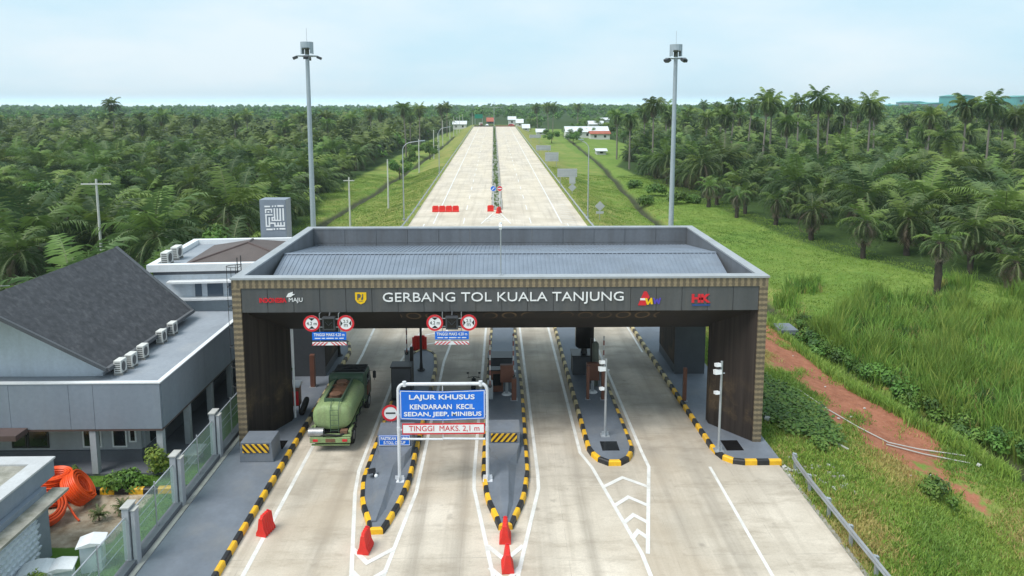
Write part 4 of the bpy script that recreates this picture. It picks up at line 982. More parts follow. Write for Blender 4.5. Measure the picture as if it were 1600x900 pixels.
# ------------------------------------------------------------------ green tanker truck
t = thing('tanker_truck', 'old pale green tanker truck waiting in the left lane under the gate', 'truck', (-8.35, 36.6, 0))
XC = -8.35
m = MB()                                                     # elliptical tank, lofted with domed ends
rows = [(34.0, 0.55), (34.06, 0.86), (34.16, 0.96), (34.35, 1.0), (37.5, 1.0), (37.62, 0.96), (37.7, 0.85), (37.72, 0.6)]
n = 36; vs = []; fs = []; zc = 1.62
for y, k in rows:
    for i in range(n):
        a = 2 * math.pi * i / n; ca, sa = math.cos(a), math.sin(a); e = 0.72
        vs.append((XC + 0.98 * k * math.copysign(abs(ca) ** e, ca), y, zc + 0.66 * k * math.copysign(abs(sa) ** e, sa)))
for j in range(len(rows) - 1):
    for i in range(n): fs.append((j * n + i, j * n + (i + 1) % n, (j + 1) * n + (i + 1) % n, (j + 1) * n + i))
fs += [tuple(range(n))[::-1], tuple((len(rows) - 1) * n + i for i in range(n))]
m.add(vs, fs); tank = m.build('tank', 'truck_green', t, smooth=True)
m = MB()
for xx in (XC - 0.42, XC + 0.42): m.box(xx - 0.03, xx + 0.03, 34.5, 37.2, 2.2, 2.44)
for y0 in (34.5, 37.14): m.box(XC - 0.39, XC + 0.39, y0, y0 + 0.06, 2.2, 2.44)
m.build('coaming', 'truck_dark_green', tank)
m = MB(); m.box(XC - 0.388, XC + 0.388, 34.565, 37.135, 2.2, 2.30); m.build('walkway', 'rust', tank)
m = MB()
for yy_ in (35.0, 36.6): m.cyl(XC, yy_, 2.3, 2.46, 0.26, 16); m.cyl(XC, yy_, 2.46, 2.49, 0.29, 16)
for k in range(5): m.tube([(XC - 0.37, 35.4 + 0.2 * k, 2.32), (XC + 0.37, 35.43 + 0.2 * k, 2.34)], 0.02, 5)
m.tube([(XC - 0.4, 36.1, 2.45), (XC + 0.1, 36.4, 2.5), (XC + 0.38, 36.2, 2.46)], 0.025, 6)
m.build('hatch', 'rust', tank)
m = MB()
for xx in (XC - 0.02, XC + 0.38): m.tube([(xx, 33.9, 0.95), (xx, 33.9, 2.1), (xx, 34.2, 2.38), (xx, 34.6, 2.42)], 0.018, 6)
for k in range(5): m.tube([(XC - 0.02, 33.9, 1.05 + 0.26 * k), (XC + 0.38, 33.9, 1.05 + 0.26 * k)], 0.014, 5)
m.build('ladder', 'truck_dark_green', t)
m = MB()                                                     # hump fairing between tank and cab
m.prism([(37.45, 1.0), (37.45, 2.36), (37.65, 2.5), (38.0, 2.45), (38.1, 2.2), (38.1, 1.0)], 'x', XC - 0.95, XC + 0.95); bev(m.build('fairing', 'truck_dark_green', t), 0.10, 3)
m = MB(); m.box(XC - 0.42, XC + 0.42, 33.95, 40.0, 0.62, 0.86); m.box(XC - 0.8, XC + 0.8, 34.6, 37.4, 0.86, 1.0); m.build('chassis', 'chassis', t)
m = MB(); m.box(XC - 1.0, XC + 1.0, 33.62, 33.74, 0.52, 0.80); m.box(XC - 1.0, XC + 1.0, 33.75, 34.1, 0.80, 0.86); m.box(XC - 0.94, XC + 0.94, 33.7, 33.8, 0.34, 0.42)
bev(m.build('rear_bumper', 'truck_green', t), 0.02)
m = MB(); m.box(XC - 0.22, XC + 0.25, 33.60, 33.617, 0.57, 0.74); m.build('number_plate', 'rust', t)
for s in (-1, 1):
    m = MB(); m.box(XC + s * 0.72 - 0.12, XC + s * 0.72 + 0.12, 33.60, 33.617, 0.6, 0.72); m.build('tail_light', 'sign_red', t)
    m = MB(); m.box(XC + s * 0.93 - 0.07, XC + s * 0.93 + 0.07, 33.8, 37.6, 0.98, 1.06); m.tube([(XC + s * 1.0, 33.75, 0.8), (XC + s * 1.0, 33.8, 1.15), (XC + s * 1.0, 34.3, 1.12)], 0.03, 6); m.build('side_rail', 'truck_green', t)
m = MB()                                                     # silver spare drum at the rear left corner
m.tube([(XC - 1.08, 33.85, 0.98), (XC - 0.35, 33.85, 0.98)], 0.22, 14); m.build('air_tank', 'steel', t, smooth=True)
def truck_wheel(x, y, dual):
    r = 0.42; w_ = 0.42 if dual else 0.24; s = 1 if x > XC else -1
    m = MB(); m.tube([(x - s * w_, y, r), (x, y, r)], [r, r], 22); o = m.build('wheel', 'tyre', t, smooth=True)
    m = MB(); m.tube([(x - s * 0.02, y, r), (x + s * 0.015, y, r)], [0.24, 0.2], 16); m.build('rim', 'steel', o)
for s in (-1, 1):
    truck_wheel(XC + s * 0.96, 34.7, True); truck_wheel(XC + s * 0.96, 38.9, False)
    m = MB(); m.prism([(34.15, 0.55), (34.2, 0.9), (34.5, 1.02), (34.95, 1.02), (35.25, 0.9), (35.3, 0.55), (35.22, 0.55), (35.15, 0.82), (34.92, 0.94), (34.52, 0.94), (34.28, 0.82), (34.23, 0.55)], 'x', XC + s * 0.78 - 0.2, XC + s * 0.78 + 0.2); m.build('mudguard', 'chassis', t)
m = MB()                                                     # cab
m.prism([(38.15, 0.75), (38.15, 2.2), (38.35, 2.3), (39.35, 2.28), (39.75, 1.6), (39.85, 1.4), (39.85, 0.55), (38.4, 0.55)], 'x', XC - 0.93, XC + 0.93); cab = bev(m.build('cab', 'truck_dark_green', t), 0.09, 3)
m = MB(); m.box(XC - 0.7, XC + 0.7, 38.135, 38.148, 1.55, 2.05); m.build('rear_window', 'window_dark', cab)
m = MB(); m.add([(XC - 0.8, 39.41, 2.2), (XC + 0.8, 39.41, 2.2), (XC + 0.8, 39.77, 1.62), (XC - 0.8, 39.77, 1.62)], [(0, 1, 2, 3)]); m.build('windscreen', 'window_dark', cab)
for s in (-1, 1):
    m = MB(); m.box(min(XC + s * 0.932, XC + s * 0.945), max(XC + s * 0.932, XC + s * 0.945), 38.5, 39.35, 1.5, 2.05); m.build('side_window', 'window_dark', cab)
    m = MB(); m.tube([(XC + s * 0.9, 39.6, 1.9), (XC + s * 1.15, 39.65, 1.9), (XC + s * 1.15, 39.65, 1.3)], 0.015, 5); m.box(XC + s * 1.15 - 0.09, XC + s * 1.15 + 0.09, 39.6, 39.66, 1.45, 1.85); m.build('mirror', 'chassis', cab)
m = MB(); m.box(XC - 0.85, XC + 0.85, 38.3, 39.4, 2.31, 2.35)
for k in range(3): m.tube([(XC - 0.8, 38.4 + 0.35 * k, 2.39), (XC + 0.8, 38.5 + 0.35 * k, 2.39)], 0.04, 6)
m.tube([(XC - 0.75, 38.35, 2.42), (XC + 0.1, 38.9, 2.45), (XC + 0.6, 38.6, 2.42)], 0.06, 7)
m.build('roof_rack', 'chassis', cab)
m = MB(); m.box(XC + 0.94, XC + 1.0, 38.4, 39.2, 0.95, 1.5); m.build('door', 'brown_panel', cab)
m = MB()
for k in range(3): m.tube([(XC + 0.99, 34.4 + 0.9 * k, 1.15), (XC + 1.04, 34.9 + 0.9 * k, 1.02 + 0.03 * k), (XC + 0.99, 35.3 + 0.9 * k, 1.15)], 0.045, 6)
m.tube([(XC - 0.5, 33.7, 0.9), (XC - 0.1, 33.62, 0.95), (XC + 0.45, 33.68, 0.88), (XC + 0.7, 33.9, 0.9)], 0.05, 7)
m.build('hose', 'tyre', t)
m = MB(); m.cyl(XC + 0.62, 34.0, 0.55, 0.95, 0.09, 10); m.box(XC + 0.45, XC + 0.8, 33.82, 34.1, 0.9, 1.05); m.build('outlet_valve', 'rust', t)

t.location.y -= 0.42
# ------------------------------------------------------------------ plastic water barriers
def barrier_proto():
    t = thing('water_barrier', 'red plastic road barrier', 'barrier', (0, 0, 0), 0, 'red plastic water barriers')
    m = MB(); prof = lambda k: [(-0.27 * k - 0.0, 0.0), (-0.27 * k, 0.14), (-0.17 * k, 0.34), (-0.09 * k, 0.98), (0.09 * k, 0.98), (0.17 * k, 0.34), (0.27 * k, 0.14), (0.27 * k, 0.0)]
    L_ = 1.0; nseg = 20; vs = []; fs = []
    for i in range(nseg + 1):
        x = -L_ / 2 + L_ * i / nseg; k = 1.0 if (i // 2) % 2 == 0 or i in (0, nseg) else 0.72
        top = 1.0 if 0.12 < i / nseg < 0.88 else 0.9
        vs += [(x, p[0], p[1] * (top if p[1] > 0.5 else 1)) for p in prof(k)]
    for i in range(nseg):
        for j in range(8): a = i * 8; fs.append((a + j, a + (j + 1) % 8, a + 8 + (j + 1) % 8, a + 8 + j))
    fs += [tuple(range(8))[::-1], tuple(nseg * 8 + j for j in range(8))]
    m.add(vs, fs); bev(m.build('body', 'barrier_red', t), 0.015)
    m = MB(); m.cyl(0.25, 0, 0.97, 1.02, 0.06, 10); m.build('filler_cap', 'sign_red', t)
    return t
bp = barrier_proto()
bp.location = (-9.42, 26.75, 0); bp.rotation_euler.z = math.radians(74); bp.scale = (0.68, 0.85, 0.86)
bp['label'] = 'red plastic barrier leaning against the left pavement kerb in the foreground'
copy_thing(bp, (-5.2, 25.55, 0), math.radians(82), 'red plastic barrier at the tip of the toll island beside the tanker lane')
copy_thing(bp, (0.2, 26.1, 0.0), math.radians(88), 'red plastic barrier touching the nose of the middle island')
copy_thing(bp, (0.27, 24.35, 0), math.radians(93), 'nearest red plastic barrier, in front of the middle island at the photo\'s bottom edge')
copy_thing(bp, (-5.6, 47.9, 0), math.radians(3), 'single red plastic barrier behind the toll island, seen under the gate', 1.0)
for k in range(4):
    copy_thing(bp, (-10.0 + 1.05 * k, 110.0, 0), 0.0, 'red plastic barrier in the row of four across the left carriageway', 1.0)
copy_thing(bp, (-1.4, 110.4, 0), 0.0, 'red plastic barrier left of the median\'s near end', 1.0)
copy_thing(bp, (-0.1, 108.6, 0), math.radians(60), 'red plastic barrier turned askew before the median\'s near end', 1.0)

# ------------------------------------------------------------------ guardrails
def guardrail(label, pts, post_step, zf, side, zpost=None, group=None):
    t = thing('guardrail', label, 'guardrail', (pts[0][0], pts[0][1], 0), 0, group)
    prof = [(0, 0.44), (0.045, 0.48), (0.045, 0.54), (0.0, 0.585), (0.045, 0.63), (0.045, 0.69), (0, 0.73)]
    m = MB(); vs = []; fs = []
    P = [Vector((p[0], p[1], 0)) for p in pts]
    for i, p in enumerate(P):
        d = (P[min(i + 1, len(P) - 1)] - P[max(i - 1, 0)]).normalized(); nn = Vector((-d.y, d.x, 0)) * side
        for tt in (0, -0.012):
            for a, z in prof: q = p + nn * (a + tt); vs.append((q.x, q.y, z + zf))
    for i in range(len(P) - 1):
        for blk in (0, 7):
            for j in range(6): a = i * 14 + blk; fs.append((a + j, a + j + 1, a + 14 + j + 1, a + 14 + j))
    m.add(vs, fs); m.build('rail', 'galv', t)
    Q = resample(pts, post_step, False)
    for i, q in enumerate(Q[:98]):
        d = (Q[min(i + 1, len(Q) - 1)] - Q[max(i - 1, 0)]).normalized(); nn = Vector((-d.y, d.x, 0)) * side; c = q - nn * 0.12
        m = MB(); m.obox((c.x, c.y, 0.16 + zf), (0.14, 0.10, 1.1), math.atan2(d.y, d.x)); c2 = q - nn * 0.04; m.obox((c2.x, c2.y, 0.585 + zf), (0.14, 0.07, 0.3), math.atan2(d.y, d.x)); m.build('post', 'galv', t)
guardrail('galvanised guardrail along the right edge of the plaza in the foreground', [(13.66, 20.0), (13.66, 25), (13.68, 29.4), (13.74, 30.8), (13.82, 31.4)], 2.0, 0.0, 1)
guardrail('long guardrail along the left edge of the far highway', [(float(road_l(y)) - 0.3, float(y)) for y in np.linspace(62, 484, 40)], 8.0, 0.0, -1)
guardrail('long guardrail along the right edge of the far highway', [(float(road_r(y)) + 0.3, float(y)) for y in np.linspace(64, 484, 40)], 8.0, 0.0, 1)

# ------------------------------------------------------------------ masts, lamps, poles
def mast(x, y, z0, zt, label, flip):
    t = thing('light_mast', label, 'light mast', (x, y, z0), 0, 'two tall light masts behind the gate')
    m = MB(); m.tube([(x, y, z0), (x, y, zt - 1.2)], [0.30, 0.20], 14); m.cyl(x, y, z0, z0 + 0.1, 0.5); m.build('pole', 'mast_grey', t, smooth=True)
    m = MB()
    for k in range(14):
        a0 = 2 * math.pi * k / 14; a1 = 2 * math.pi * (k + 1) / 14
        zl = 0.75 if (k in (2, 3, 4) or k in (9, 10, 11)) else 0.15
        for r in (0.66,):
            m.add([(x + r * math.cos(a0), y + r * math.sin(a0), zt - 1.35 + zl), (x + r * math.cos(a1), y + r * math.sin(a1), zt - 1.35 + zl), (x + r * math.cos(a1), y + r * math.sin(a1), zt), (x + r * math.cos(a0), y + r * math.sin(a0), zt)], [(0, 1, 2, 3)])
    m.build('head_shroud', 'mast_grey', t, fixn=False)
    m = MB(); m.cyl(x, y, zt - 1.25, zt - 0.25, 0.22, 12); m.cyl(x, y, zt - 0.72, zt - 0.66, 0.62, 14); m.build('winch_head', 'olive', t)
    m = MB(); m.tube([(x + 1.05 * math.cos(a), y + 1.05 * math.sin(a), zt - 1.42) for a in np.linspace(0, 2 * math.pi, 21)], 0.05, 6, False)
    for a in np.linspace(0, math.pi, 4)[:3]: m.tube([(x - 1.05 * math.cos(a), y - 1.05 * math.sin(a), zt - 1.42), (x + 1.05 * math.cos(a), y + 1.05 * math.sin(a), zt - 1.42)], 0.04, 6)
    m.build('lamp_ring', 'mast_grey', t)
    for k in range(4):
        a = flip + 2 * math.pi * k / 4; m = MB(); m.obox((x + 1.2 * math.cos(a), y + 1.2 * math.sin(a), zt - 1.6), (0.5, 0.5, 0.26), a, 0, 0.4); m.build('floodlight', 'machine_dark', t)
    m = MB(); m.tube([(x, y, zt - 0.3), (x, y, zt + 1.4)], 0.018, 5); m.build('lightning_rod', 'galv', t)
mast(-19.85, 75, -0.5, 23.25, 'tall grey light mast with a drum head on the left, behind the gate', 0.15)
mast(18.45, 75, -2.0, 23.05, 'tall grey light mast with a drum head on the right, behind the gate', 0.5)
def street_lamp(x, y, z0, zt, reach, label, group='curved street lamps'):
    t = thing('street_lamp', label, 'street lamp', (x, y, z0), 0, group); s = 1 if reach > 0 else -1; R_ = 1.4; n = 7
    m = MB(); pts = [(x, y, z0), (x, y, zt - R_)] + [(x + s * R_ * (1 - math.cos(a)), y, zt - R_ + R_ * 0.86 * math.sin(a)) for a in np.linspace(0.2, math.pi / 2 * 0.92, n)] + [(x + reach, y, zt)]
    m.tube(pts, [0.10, 0.07] + [0.055] * n + [0.045], 8); m.cyl(x, y, z0, z0 + 0.3, 0.2, 8); m.build('pole', 'galv', t, smooth=True)
    m = MB(); m.obox((x + reach + s * 0.25, y, zt + 0.02), (0.8, 0.28, 0.13), 0, 0, -0.08 * s); m.build('lamp_head', 'mast_grey', t)
street_lamp(-14.0, 103, gz1(-14.0, 103), 11.5, 2.6, 'curved-arm street lamp left of the highway, just behind the gate')
street_lamp(13.2, 104.5, gz1(13.2, 104.5), 11.6, -0.9, 'street lamp with a short bent arm right of the highway')
street_lamp(-14.6, 172, gz1(-14.6, 172), 11.0, 2.2, 'second curved street lamp along the left verge, farther from the gate')
def concrete_pole(x, y, h, label, arm=0, group='slim concrete poles along the left verge'):
    z0 = gz1(x, y); t = thing('utility_pole', label, 'utility pole', (x, y, z0), 0, group)
    m = MB(); m.tube([(x, y, z0 - 0.2), (x, y, z0 + h)], [0.16, 0.10], 8); m.build('pole', 'pole_white', t, smooth=True)
    if arm:
        m = MB(); m.box(x - arm, x + arm, y - 0.12, y - 0.02, z0 + h - 0.55, z0 + h - 0.42); m.build('cross_arm', 'pole_white', t)
        m = MB()
        for dx in (-arm * 0.92, -arm * 0.45, arm * 0.45, arm * 0.92): m.cyl(x + dx, y - 0.07, z0 + h - 0.42, z0 + h - 0.27, 0.05, 6)
        m.build('insulator', 'chassis', t)
concrete_pole(-39.6, 70, 12.2, 'white concrete utility pole with a crossarm, in front of the left forest', 1.45, group=None)
bx, bz = at(545, 277, 105); concrete_pole(bx, 105, bz - gz1(bx, 105), 'slim pole with a short crossarm on the left verge near the tower', 0.8)
for px, pb, pt in ((607, 327, 249), (655, 268, 217), (678, 248, 203), (684, 238, 208), (692, 224, 188), (703, 214, 189), (709, 210, 182), (714, 207, 183), (718, 205, 180), (723, 200, 178), (738, 198, 176)):
    x, y = g(px, pb, -1.6); z0 = gz1(x, y); _, zt = at(px, pt, y)
    concrete_pole(x, y, zt - z0, 'slim bare concrete pole in the line along the left verge of the highway')

# ------------------------------------------------------------------ median, its signs, road signs
m = MB()
for y0 in range(112, 484, 12):
    xc0 = -0.45 - 0.0079 * (y0 - 110)
    for s in (-1, 1): m.box(xc0 + s * 0.75 - 0.12, xc0 + s * 0.75 + 0.12, y0, y0 + 11.95, -0.02, 0.28)
    m.box(xc0 - 0.62, xc0 + 0.62, y0, y0 + 11.95, -0.02, 0.2)
md = m.build('median', 'concrete_kerb'); struct(md)
def med_sign(x, y, kind):
    t = thing('road_sign', 'round blue keep-left sign at the near end of the median' if kind == 'b' else 'round red no-entry sign at the near end of the median', 'road sign', (x, y, 0.2))
    m = MB(); m.tube([(x, y, 0.2), (x, y, 3.4)], 0.05, 8); m.build('post', 'white', t)
    m = MB(); disc(m, x, 3.3, 0.45, y - 0.06, 0.03); m.build('plate', 'sign_blue' if kind == 'b' else 'sign_red', t)
    m = MB(); ring(m, x, 3.3, 0.41, 0.46, y - 0.092, 0.01)
    if kind == 'b': m.obox((x, y - 0.1, 3.3), (0.12, 0.012, 0.5), 0, 0, 0.8); m.prism([(x - 0.25, 3.05), (x - 0.02, 3.1), (x - 0.2, 3.28)], 'y', y - 0.106, y - 0.094)
    else: m.box(x - 0.3, x + 0.3, y - 0.106, y - 0.094, 3.22, 3.38)
    m.build('symbol', 'sign_white', t)
med_sign(-0.98, 113.0, 'b'); med_sign(0.05, 113.0, 'r')
def board(px, py, wpx, hpx, pyb, zb, label, posts=2):
    x, y = g(px, pyb, zb); zb = gz1(x, y); sc = math.hypot(y, 1) / FPX
    _, z0 = at(px, py + hpx / 2, y); _, z1 = at(px, py - hpx / 2, y); ww = wpx * sc / 2
    t = thing('sign_board', label, 'road sign', (x, y, zb), 0, 'road signs seen from behind along the right verge')
    m = MB(); m.box(x - ww, x + ww, y - 0.03, y, z0, z1); m.build('panel', 'sign_back', t)
    m = MB()
    for q in ((-0.7, 0.7) if posts == 2 else (0,)): m.tube([(x + q * ww, y + 0.06, zb - 0.1), (x + q * ww, y + 0.06, z1)], 0.06, 6)
    m.build('post', 'galv', t)
    m = MB()
    for k in range(3): zz = z0 + (z1 - z0) * (0.2 + 0.3 * k); m.box(x - ww * 0.98, x + ww * 0.98, y - 0.06, y - 0.031, zz, zz + 0.05)
    m.build('stiffener', 'galv', t)
board(886, 270, 31, 13, 300, -1.0, 'grey back of a wide road sign board, the nearest on the right verge')
board(862, 245, 21, 14, 264, -1.0, 'grey back of a tall road sign board, second of the row on the right verge')
board(849, 231, 23, 8, 246, -1.0, 'grey back of a flat road sign board, third of the row on the right verge')
board(836, 213, 18, 5, 226, -1.0, 'grey back of a narrow road sign board, farthest on the right verge')
def diamond(px, py, r, pyb, extra, label):
    x, y = g(px, pyb, -0.6); zb = gz1(x, y); _, zc = at(px, py, y); rr = r * y / FPX
    t = thing('diamond_sign', label, 'road sign', (x, y, zb), 0, 'road signs seen from behind along the right verge')
    m = MB(); m.prism([(x - rr, zc), (x, zc - rr), (x + rr, zc), (x, zc + rr)], 'y', y - 0.03, y); m.build('plate', 'sign_back', t)
    m = MB(); m.tube([(x, y + 0.04, zb - 0.1), (x, y + 0.04, zc + rr * 0.8)], 0.045, 6); m.build('post', 'galv', t)
    if extra:
        m = MB(); _, z1 = at(px, extra[0], y); _, z0 = at(px, extra[1], y); m.box(x - rr * 0.75, x + rr * 0.75, y - 0.03, y, z0, z1); m.build('sub_plate', 'sign_back', t)
diamond(937, 322, 8, 346, (330, 334), 'grey diamond road sign seen from behind, near the gate\'s right rear corner')
diamond(894, 293, 6.5, 306, (276, 287), 'grey diamond road sign seen from behind, with a plate above it')

# ------------------------------------------------------------------ end of the highway: barrier, vehicles, overhead sign
t = thing('road_barrier', 'low concrete barrier closing the left carriageway at its far end', 'barrier', (-10, 484.5, 0)); m = MB()
for k in range(7): m.prism([(484.2, 0), (484.4, 0.9), (484.6, 0.9), (484.8, 0)], 'x', -17 + 1.9 * k, -15.2 + 1.9 * k)
m.build('block', 'dark_brown', t)
t = thing('road_barrier', 'low concrete barrier closing the right carriageway at its far end', 'barrier', (5, 484.5, 0)); m = MB()
for k in range(7): m.prism([(484.2, 0), (484.4, 0.9), (484.6, 0.9), (484.8, 0)], 'x', -2.5 + 1.9 * k, -0.7 + 1.9 * k)
m.build('block', 'brown_panel', t)
def car(name, x, y, rz, mt, label, long=4.4, hi=1.5, box_=None):
    t = thing(name, label, 'truck' if box_ else 'car', (x, y, 0.0), rz)
    bz = t.location.copy(); t.location = (0, 0, 0); t.rotation_euler = (0, 0, 0)
    h = long / 2
    m = MB(); m.prism([(-h, 0.35), (-h, 0.85), (-h + 0.9, 0.95), (h - 0.1, 0.95), (h, 0.8), (h, 0.35)], 'x', -0.85, 0.85); bev(m.build('body', mt, t), 0.06)
    if box_: m = MB(); m.box(-1.0, 1.0, -h + 1.6, h, 0.96, hi + 0.9); m.build('cargo_box', box_, t); m = MB(); m.prism([(-h + 0.1, 0.96), (-h + 0.5, hi + 0.4), (-h + 1.5, hi + 0.4), (-h + 1.5, 0.96)], 'x', -0.8, 0.8); m.build('cabin', mt, t)
    else: m = MB(); m.prism([(-h + 0.9, 0.955), (-h + 1.5, hi), (h - 0.9, hi), (h - 0.2, 0.955)], 'x', -0.74, 0.74); bev(m.build('cabin', mt, t), 0.05)
    m = MB(); m.prism([(-h + 1.0, 1.0), (-h + 1.5, hi - 0.06), (h - 0.95, hi - 0.06), (h - 0.4, 1.0)], 'x', -0.76, 0.76); m.build('window', 'window_dark', t)
    for sx in (-1, 1):
        for sy in (-1, 1):
            m = MB(); m.tube([(sx * 0.68, sy * (h - 0.85), 0.32), (sx * 0.88, sy * (h - 0.85), 0.32)], 0.32, 14); m.build('wheel', 'tyre', t)
    t.location = bz; t.rotation_euler = (0, 0, rz)
car('parked_car', -8.6, 492, 0.3, 'white', 'white car at the far end of the left carriageway')
car('parked_truck', -12.5, 490, 0.2, 'brown_panel', 'small truck with a pale box at the far end of the left carriageway', 5.2, 1.6, 'house_white')
car('parked_car', 8.5, 494, 1.2, 'sign_red', 'red car at the far end of the right carriageway', 4.2, 1.5)
x0, y0 = -18.5, 540.0
t = thing('overhead_sign', 'green overhead direction sign at the far end of the highway', 'road sign', (x0, y0, -0.3))
_, za = at(748, 185, y0); xa, zb = at(748, 178.5, y0)
m = MB(); m.box(xa - 3.0, xa + 3.0, y0, y0 + 0.1, za, zb); m.build('panel', 'sign_green', t)
m = MB()
for q in (-2.8, 2.8): m.tube([(xa + q, y0 + 0.25, -0.5), (xa + q, y0 + 0.25, zb)], 0.16, 8)
m.build('post', 'galv', t)
t = thing('lamp_post', 'tall thin median lamp post with two arms at the far end of the highway', 'street lamp', (-3.2, 440, 0.2))
_, zt = at(774, 158.5, 440)
m = MB(); m.tube([(-3.2, 440, 0.2), (-3.2, 440, zt)], [0.18, 0.1], 8); m.build('pole', 'galv', t)
for s in (-1, 1):
    m = MB(); m.tube([(-3.2, 440, zt - 4), (-3.2 + s * 2.5, 440, zt - 3.5), (-3.2 + s * 4.5, 440, zt - 3.4)], 0.08, 6); m.obox((-3.2 + s * 4.7, 440, zt - 3.4), (0.9, 0.35, 0.16)); m.build('arm', 'galv', t)
# ------------------------------------------------------------------ office building
OZ, OB = 4.5, 2.27                                         # top and bottom of the cladding band
OX, OF, OBK = -15.5, 31.25, 43.2                           # right face, front face, rear end
t = thing('office_building', 'single-storey office with a dark shingle gable over wide pale grey cladding', 'building', (-24, 37, 0))
m = MB(); xs = [-40, -36, -33.2, -30.4, -27.6, -25.0, -22.9, -22.35, -19.65, -18.55, OX - 0.02]
for a, b2 in zip(xs[:-1], xs[1:]): m.box(a + 0.008, b2 - 0.008, OF, OF + 0.12, OB, OZ - 0.06)
ysp = np.linspace(OF + 0.13, OBK, 6)
for a, b2 in zip(ysp[:-1], ysp[1:]): m.box(OX - 0.12, OX, a + 0.006, b2 - 0.006, OB, OZ - 0.06)
m.box(-40, OX - 0.13, OF + 0.125, OBK, OB + 0.1, OB + 0.3)
m.build('cladding', 'grey_clad', t)
m = MB(); m.box(-40, OX + 0.03, OF - 0.03, OF + 0.22, OZ - 0.055, OZ); m.box(OX - 0.2, OX + 0.03, OF + 0.225, OBK, OZ - 0.055, OZ - 0.002); m.build('coping', 'white', t)
m = MB(); m.box(-40, OX - 0.21, OF + 0.23, OBK, 4.0, 4.22); m.build('flat_roof', 'roof_slab', t)
m = MB(); m.box(-40, OX - 0.01, OF + 0.01, OF + 0.3, OB - 0.1, OB - 0.003); m.box(OX - 0.3, OX - 0.01, OF + 0.305, OBK, OB - 0.1, OB - 0.003); m.build('drip_edge', 'canopy_brown', t)
# ground floor
m = MB(); m.box(-40, -17.2, 32.55, 32.75, 0.62, OB); m.box(-17.3, -17.1, 32.76, 42.9, 0.62, OB + 0.1); m.box(-17.3, -15.7, 42.9, 43.1, 0.0, OB); m.build('wall', 'wall_grey', t)
m = MB(); m.box(-40, -17.15, 32.47, 32.76, -0.05, 0.61); m.box(-17.32, -17.05, 32.77, 42.89, -0.05, 0.61); m.build('plinth', 'plinth_grey', t)
m = MB(); m.box(-40, -15.6, 31.35, 32.46, -0.05, 0.06); m.box(-17.0, -15.6, 32.48, 43, -0.05, 0.06); m.build('terrace', 'plinth_grey', t)
for x, y in ((-18.75, 31.45), (-24.6, 31.45), (-15.72, 31.5), (-15.72, 34.3), (-15.72, 37.1), (-15.72, 39.9)):
    m = MB(); m.box(x - 0.14, x + 0.14, y - 0.14, y + 0.14, 0.06, OB + 0.1); m.build('column', 'wall_grey', t)
def window(x0, x1, z0, z1, y=32.55, fr='white'):
    m = MB(); f = 0.07
    m.box(x0, x1, y - 0.05, y - 0.002, z0, z0 + f); m.box(x0, x1, y - 0.05, y - 0.002, z1 - f, z1); m.box(x0, x0 + f, y - 0.048, y - 0.002, z0 + f, z1 - f); m.box(x1 - f, x1, y - 0.048, y - 0.002, z0 + f, z1 - f)
    o = m.build('window', fr, t)
    m = MB(); m.box(x0 + f, x1 - f, y - 0.03, y - 0.003, z0 + f, z1 - f); m.build('pane', 'window_dark', o)
window(-22.55, -21.55, 0.75, 2.05, fr='chassis'); window(-19.95, -19.5, 0.75, 2.05); window(-19.4, -19.05, 0.75, 2.05)
window(-18.55, -17.85, 0.75, 2.05); window(-23.3, -22.6, 0.75, 2.05, fr='chassis'); window(-17.75, -17.4, 1.0, 2.05)
for y0, y1 in ((33.2, 34.0), (35.0, 36.6), (37.6, 39.4), (40.4, 41.8)):
    m = MB(); m.box(-17.098, -17.05, y0, y1, 0.7, 2.1); m.build('glazed_door', 'window_dark', t)
m = MB(); m.box(-30, -21.6, 30.4, OF - 0.035, 2.13, 2.38); m.build('entrance_canopy', 'canopy_brown', t)
# gable roof; its front verge leans forward to the ridge
RX, RZ, EX, EZ, LX = -22.7, 8.62, -18.45, 4.75, -26.95
P = dict(ef=(EX, 32.3, EZ), eb=(EX, 41.7, EZ), rf=(RX, 30.0, RZ), rb=(RX, 41.7, RZ), lf=(LX, 32.3, EZ), lb=(LX, 41.7, EZ))
m = MB(); dn = lambda p: (p[0], p[1], p[2] - 0.12)
m.add([P['ef'], P['eb'], P['rb'], P['rf']], [(0, 1, 2, 3)]); m.add([P['lf'], P['rf'], P['rb'], P['lb']], [(0, 1, 2, 3)])
m.add([dn(P['ef']), dn(P['rf']), dn(P['rb']), dn(P['eb'])], [(0, 1, 2, 3)]); m.add([dn(P['lf']), dn(P['lb']), dn(P['rb']), dn(P['rf'])], [(0, 1, 2, 3)])
rf_ = m.build('roof', 'shingle', t, fixn=False)
m = MB()
def strip(a, b2, w_=0.14, h=0.14):
    a, b2 = Vector(a), Vector(b2); d = (b2 - a).normalized(); s = d.cross(Vector((0, 0, 1))).normalized() * w_; u = Vector((0, 0, h))
    m.add([a - s - u, a + s - u, a + s + u * 0.3, a - s + u * 0.3, b2 - s - u, b2 + s - u, b2 + s + u * 0.3, b2 - s + u * 0.3], [(0, 1, 2, 3), (4, 7, 6, 5), (0, 4, 5, 1), (1, 5, 6, 2), (2, 6, 7, 3), (3, 7, 4, 0)])
for a, b2 in (('ef', 'rf'), ('rf', 'lf'), ('eb', 'rb'), ('rb', 'lb'), ('ef', 'eb'), ('lf', 'lb')): strip(P[a], P[b2])
m.build('verge_trim', 'roof_edge', rf_)
m = MB(); m.add([(EX - 0.25, 32.7, EZ - 0.25), (EX - 0.75, 32.7, 4.23), (RX, 32.7, 4.23), (RX, 32.7, RZ - 0.35)], [(0, 1, 2, 3)])
m.prism([(EX - 0.45, 4.22), (LX + 0.45, 4.22), (LX + 0.45, EZ - 0.1), (RX, RZ - 0.32), (EX - 0.45, EZ - 0.1)], 'y', 32.75, 41.3)
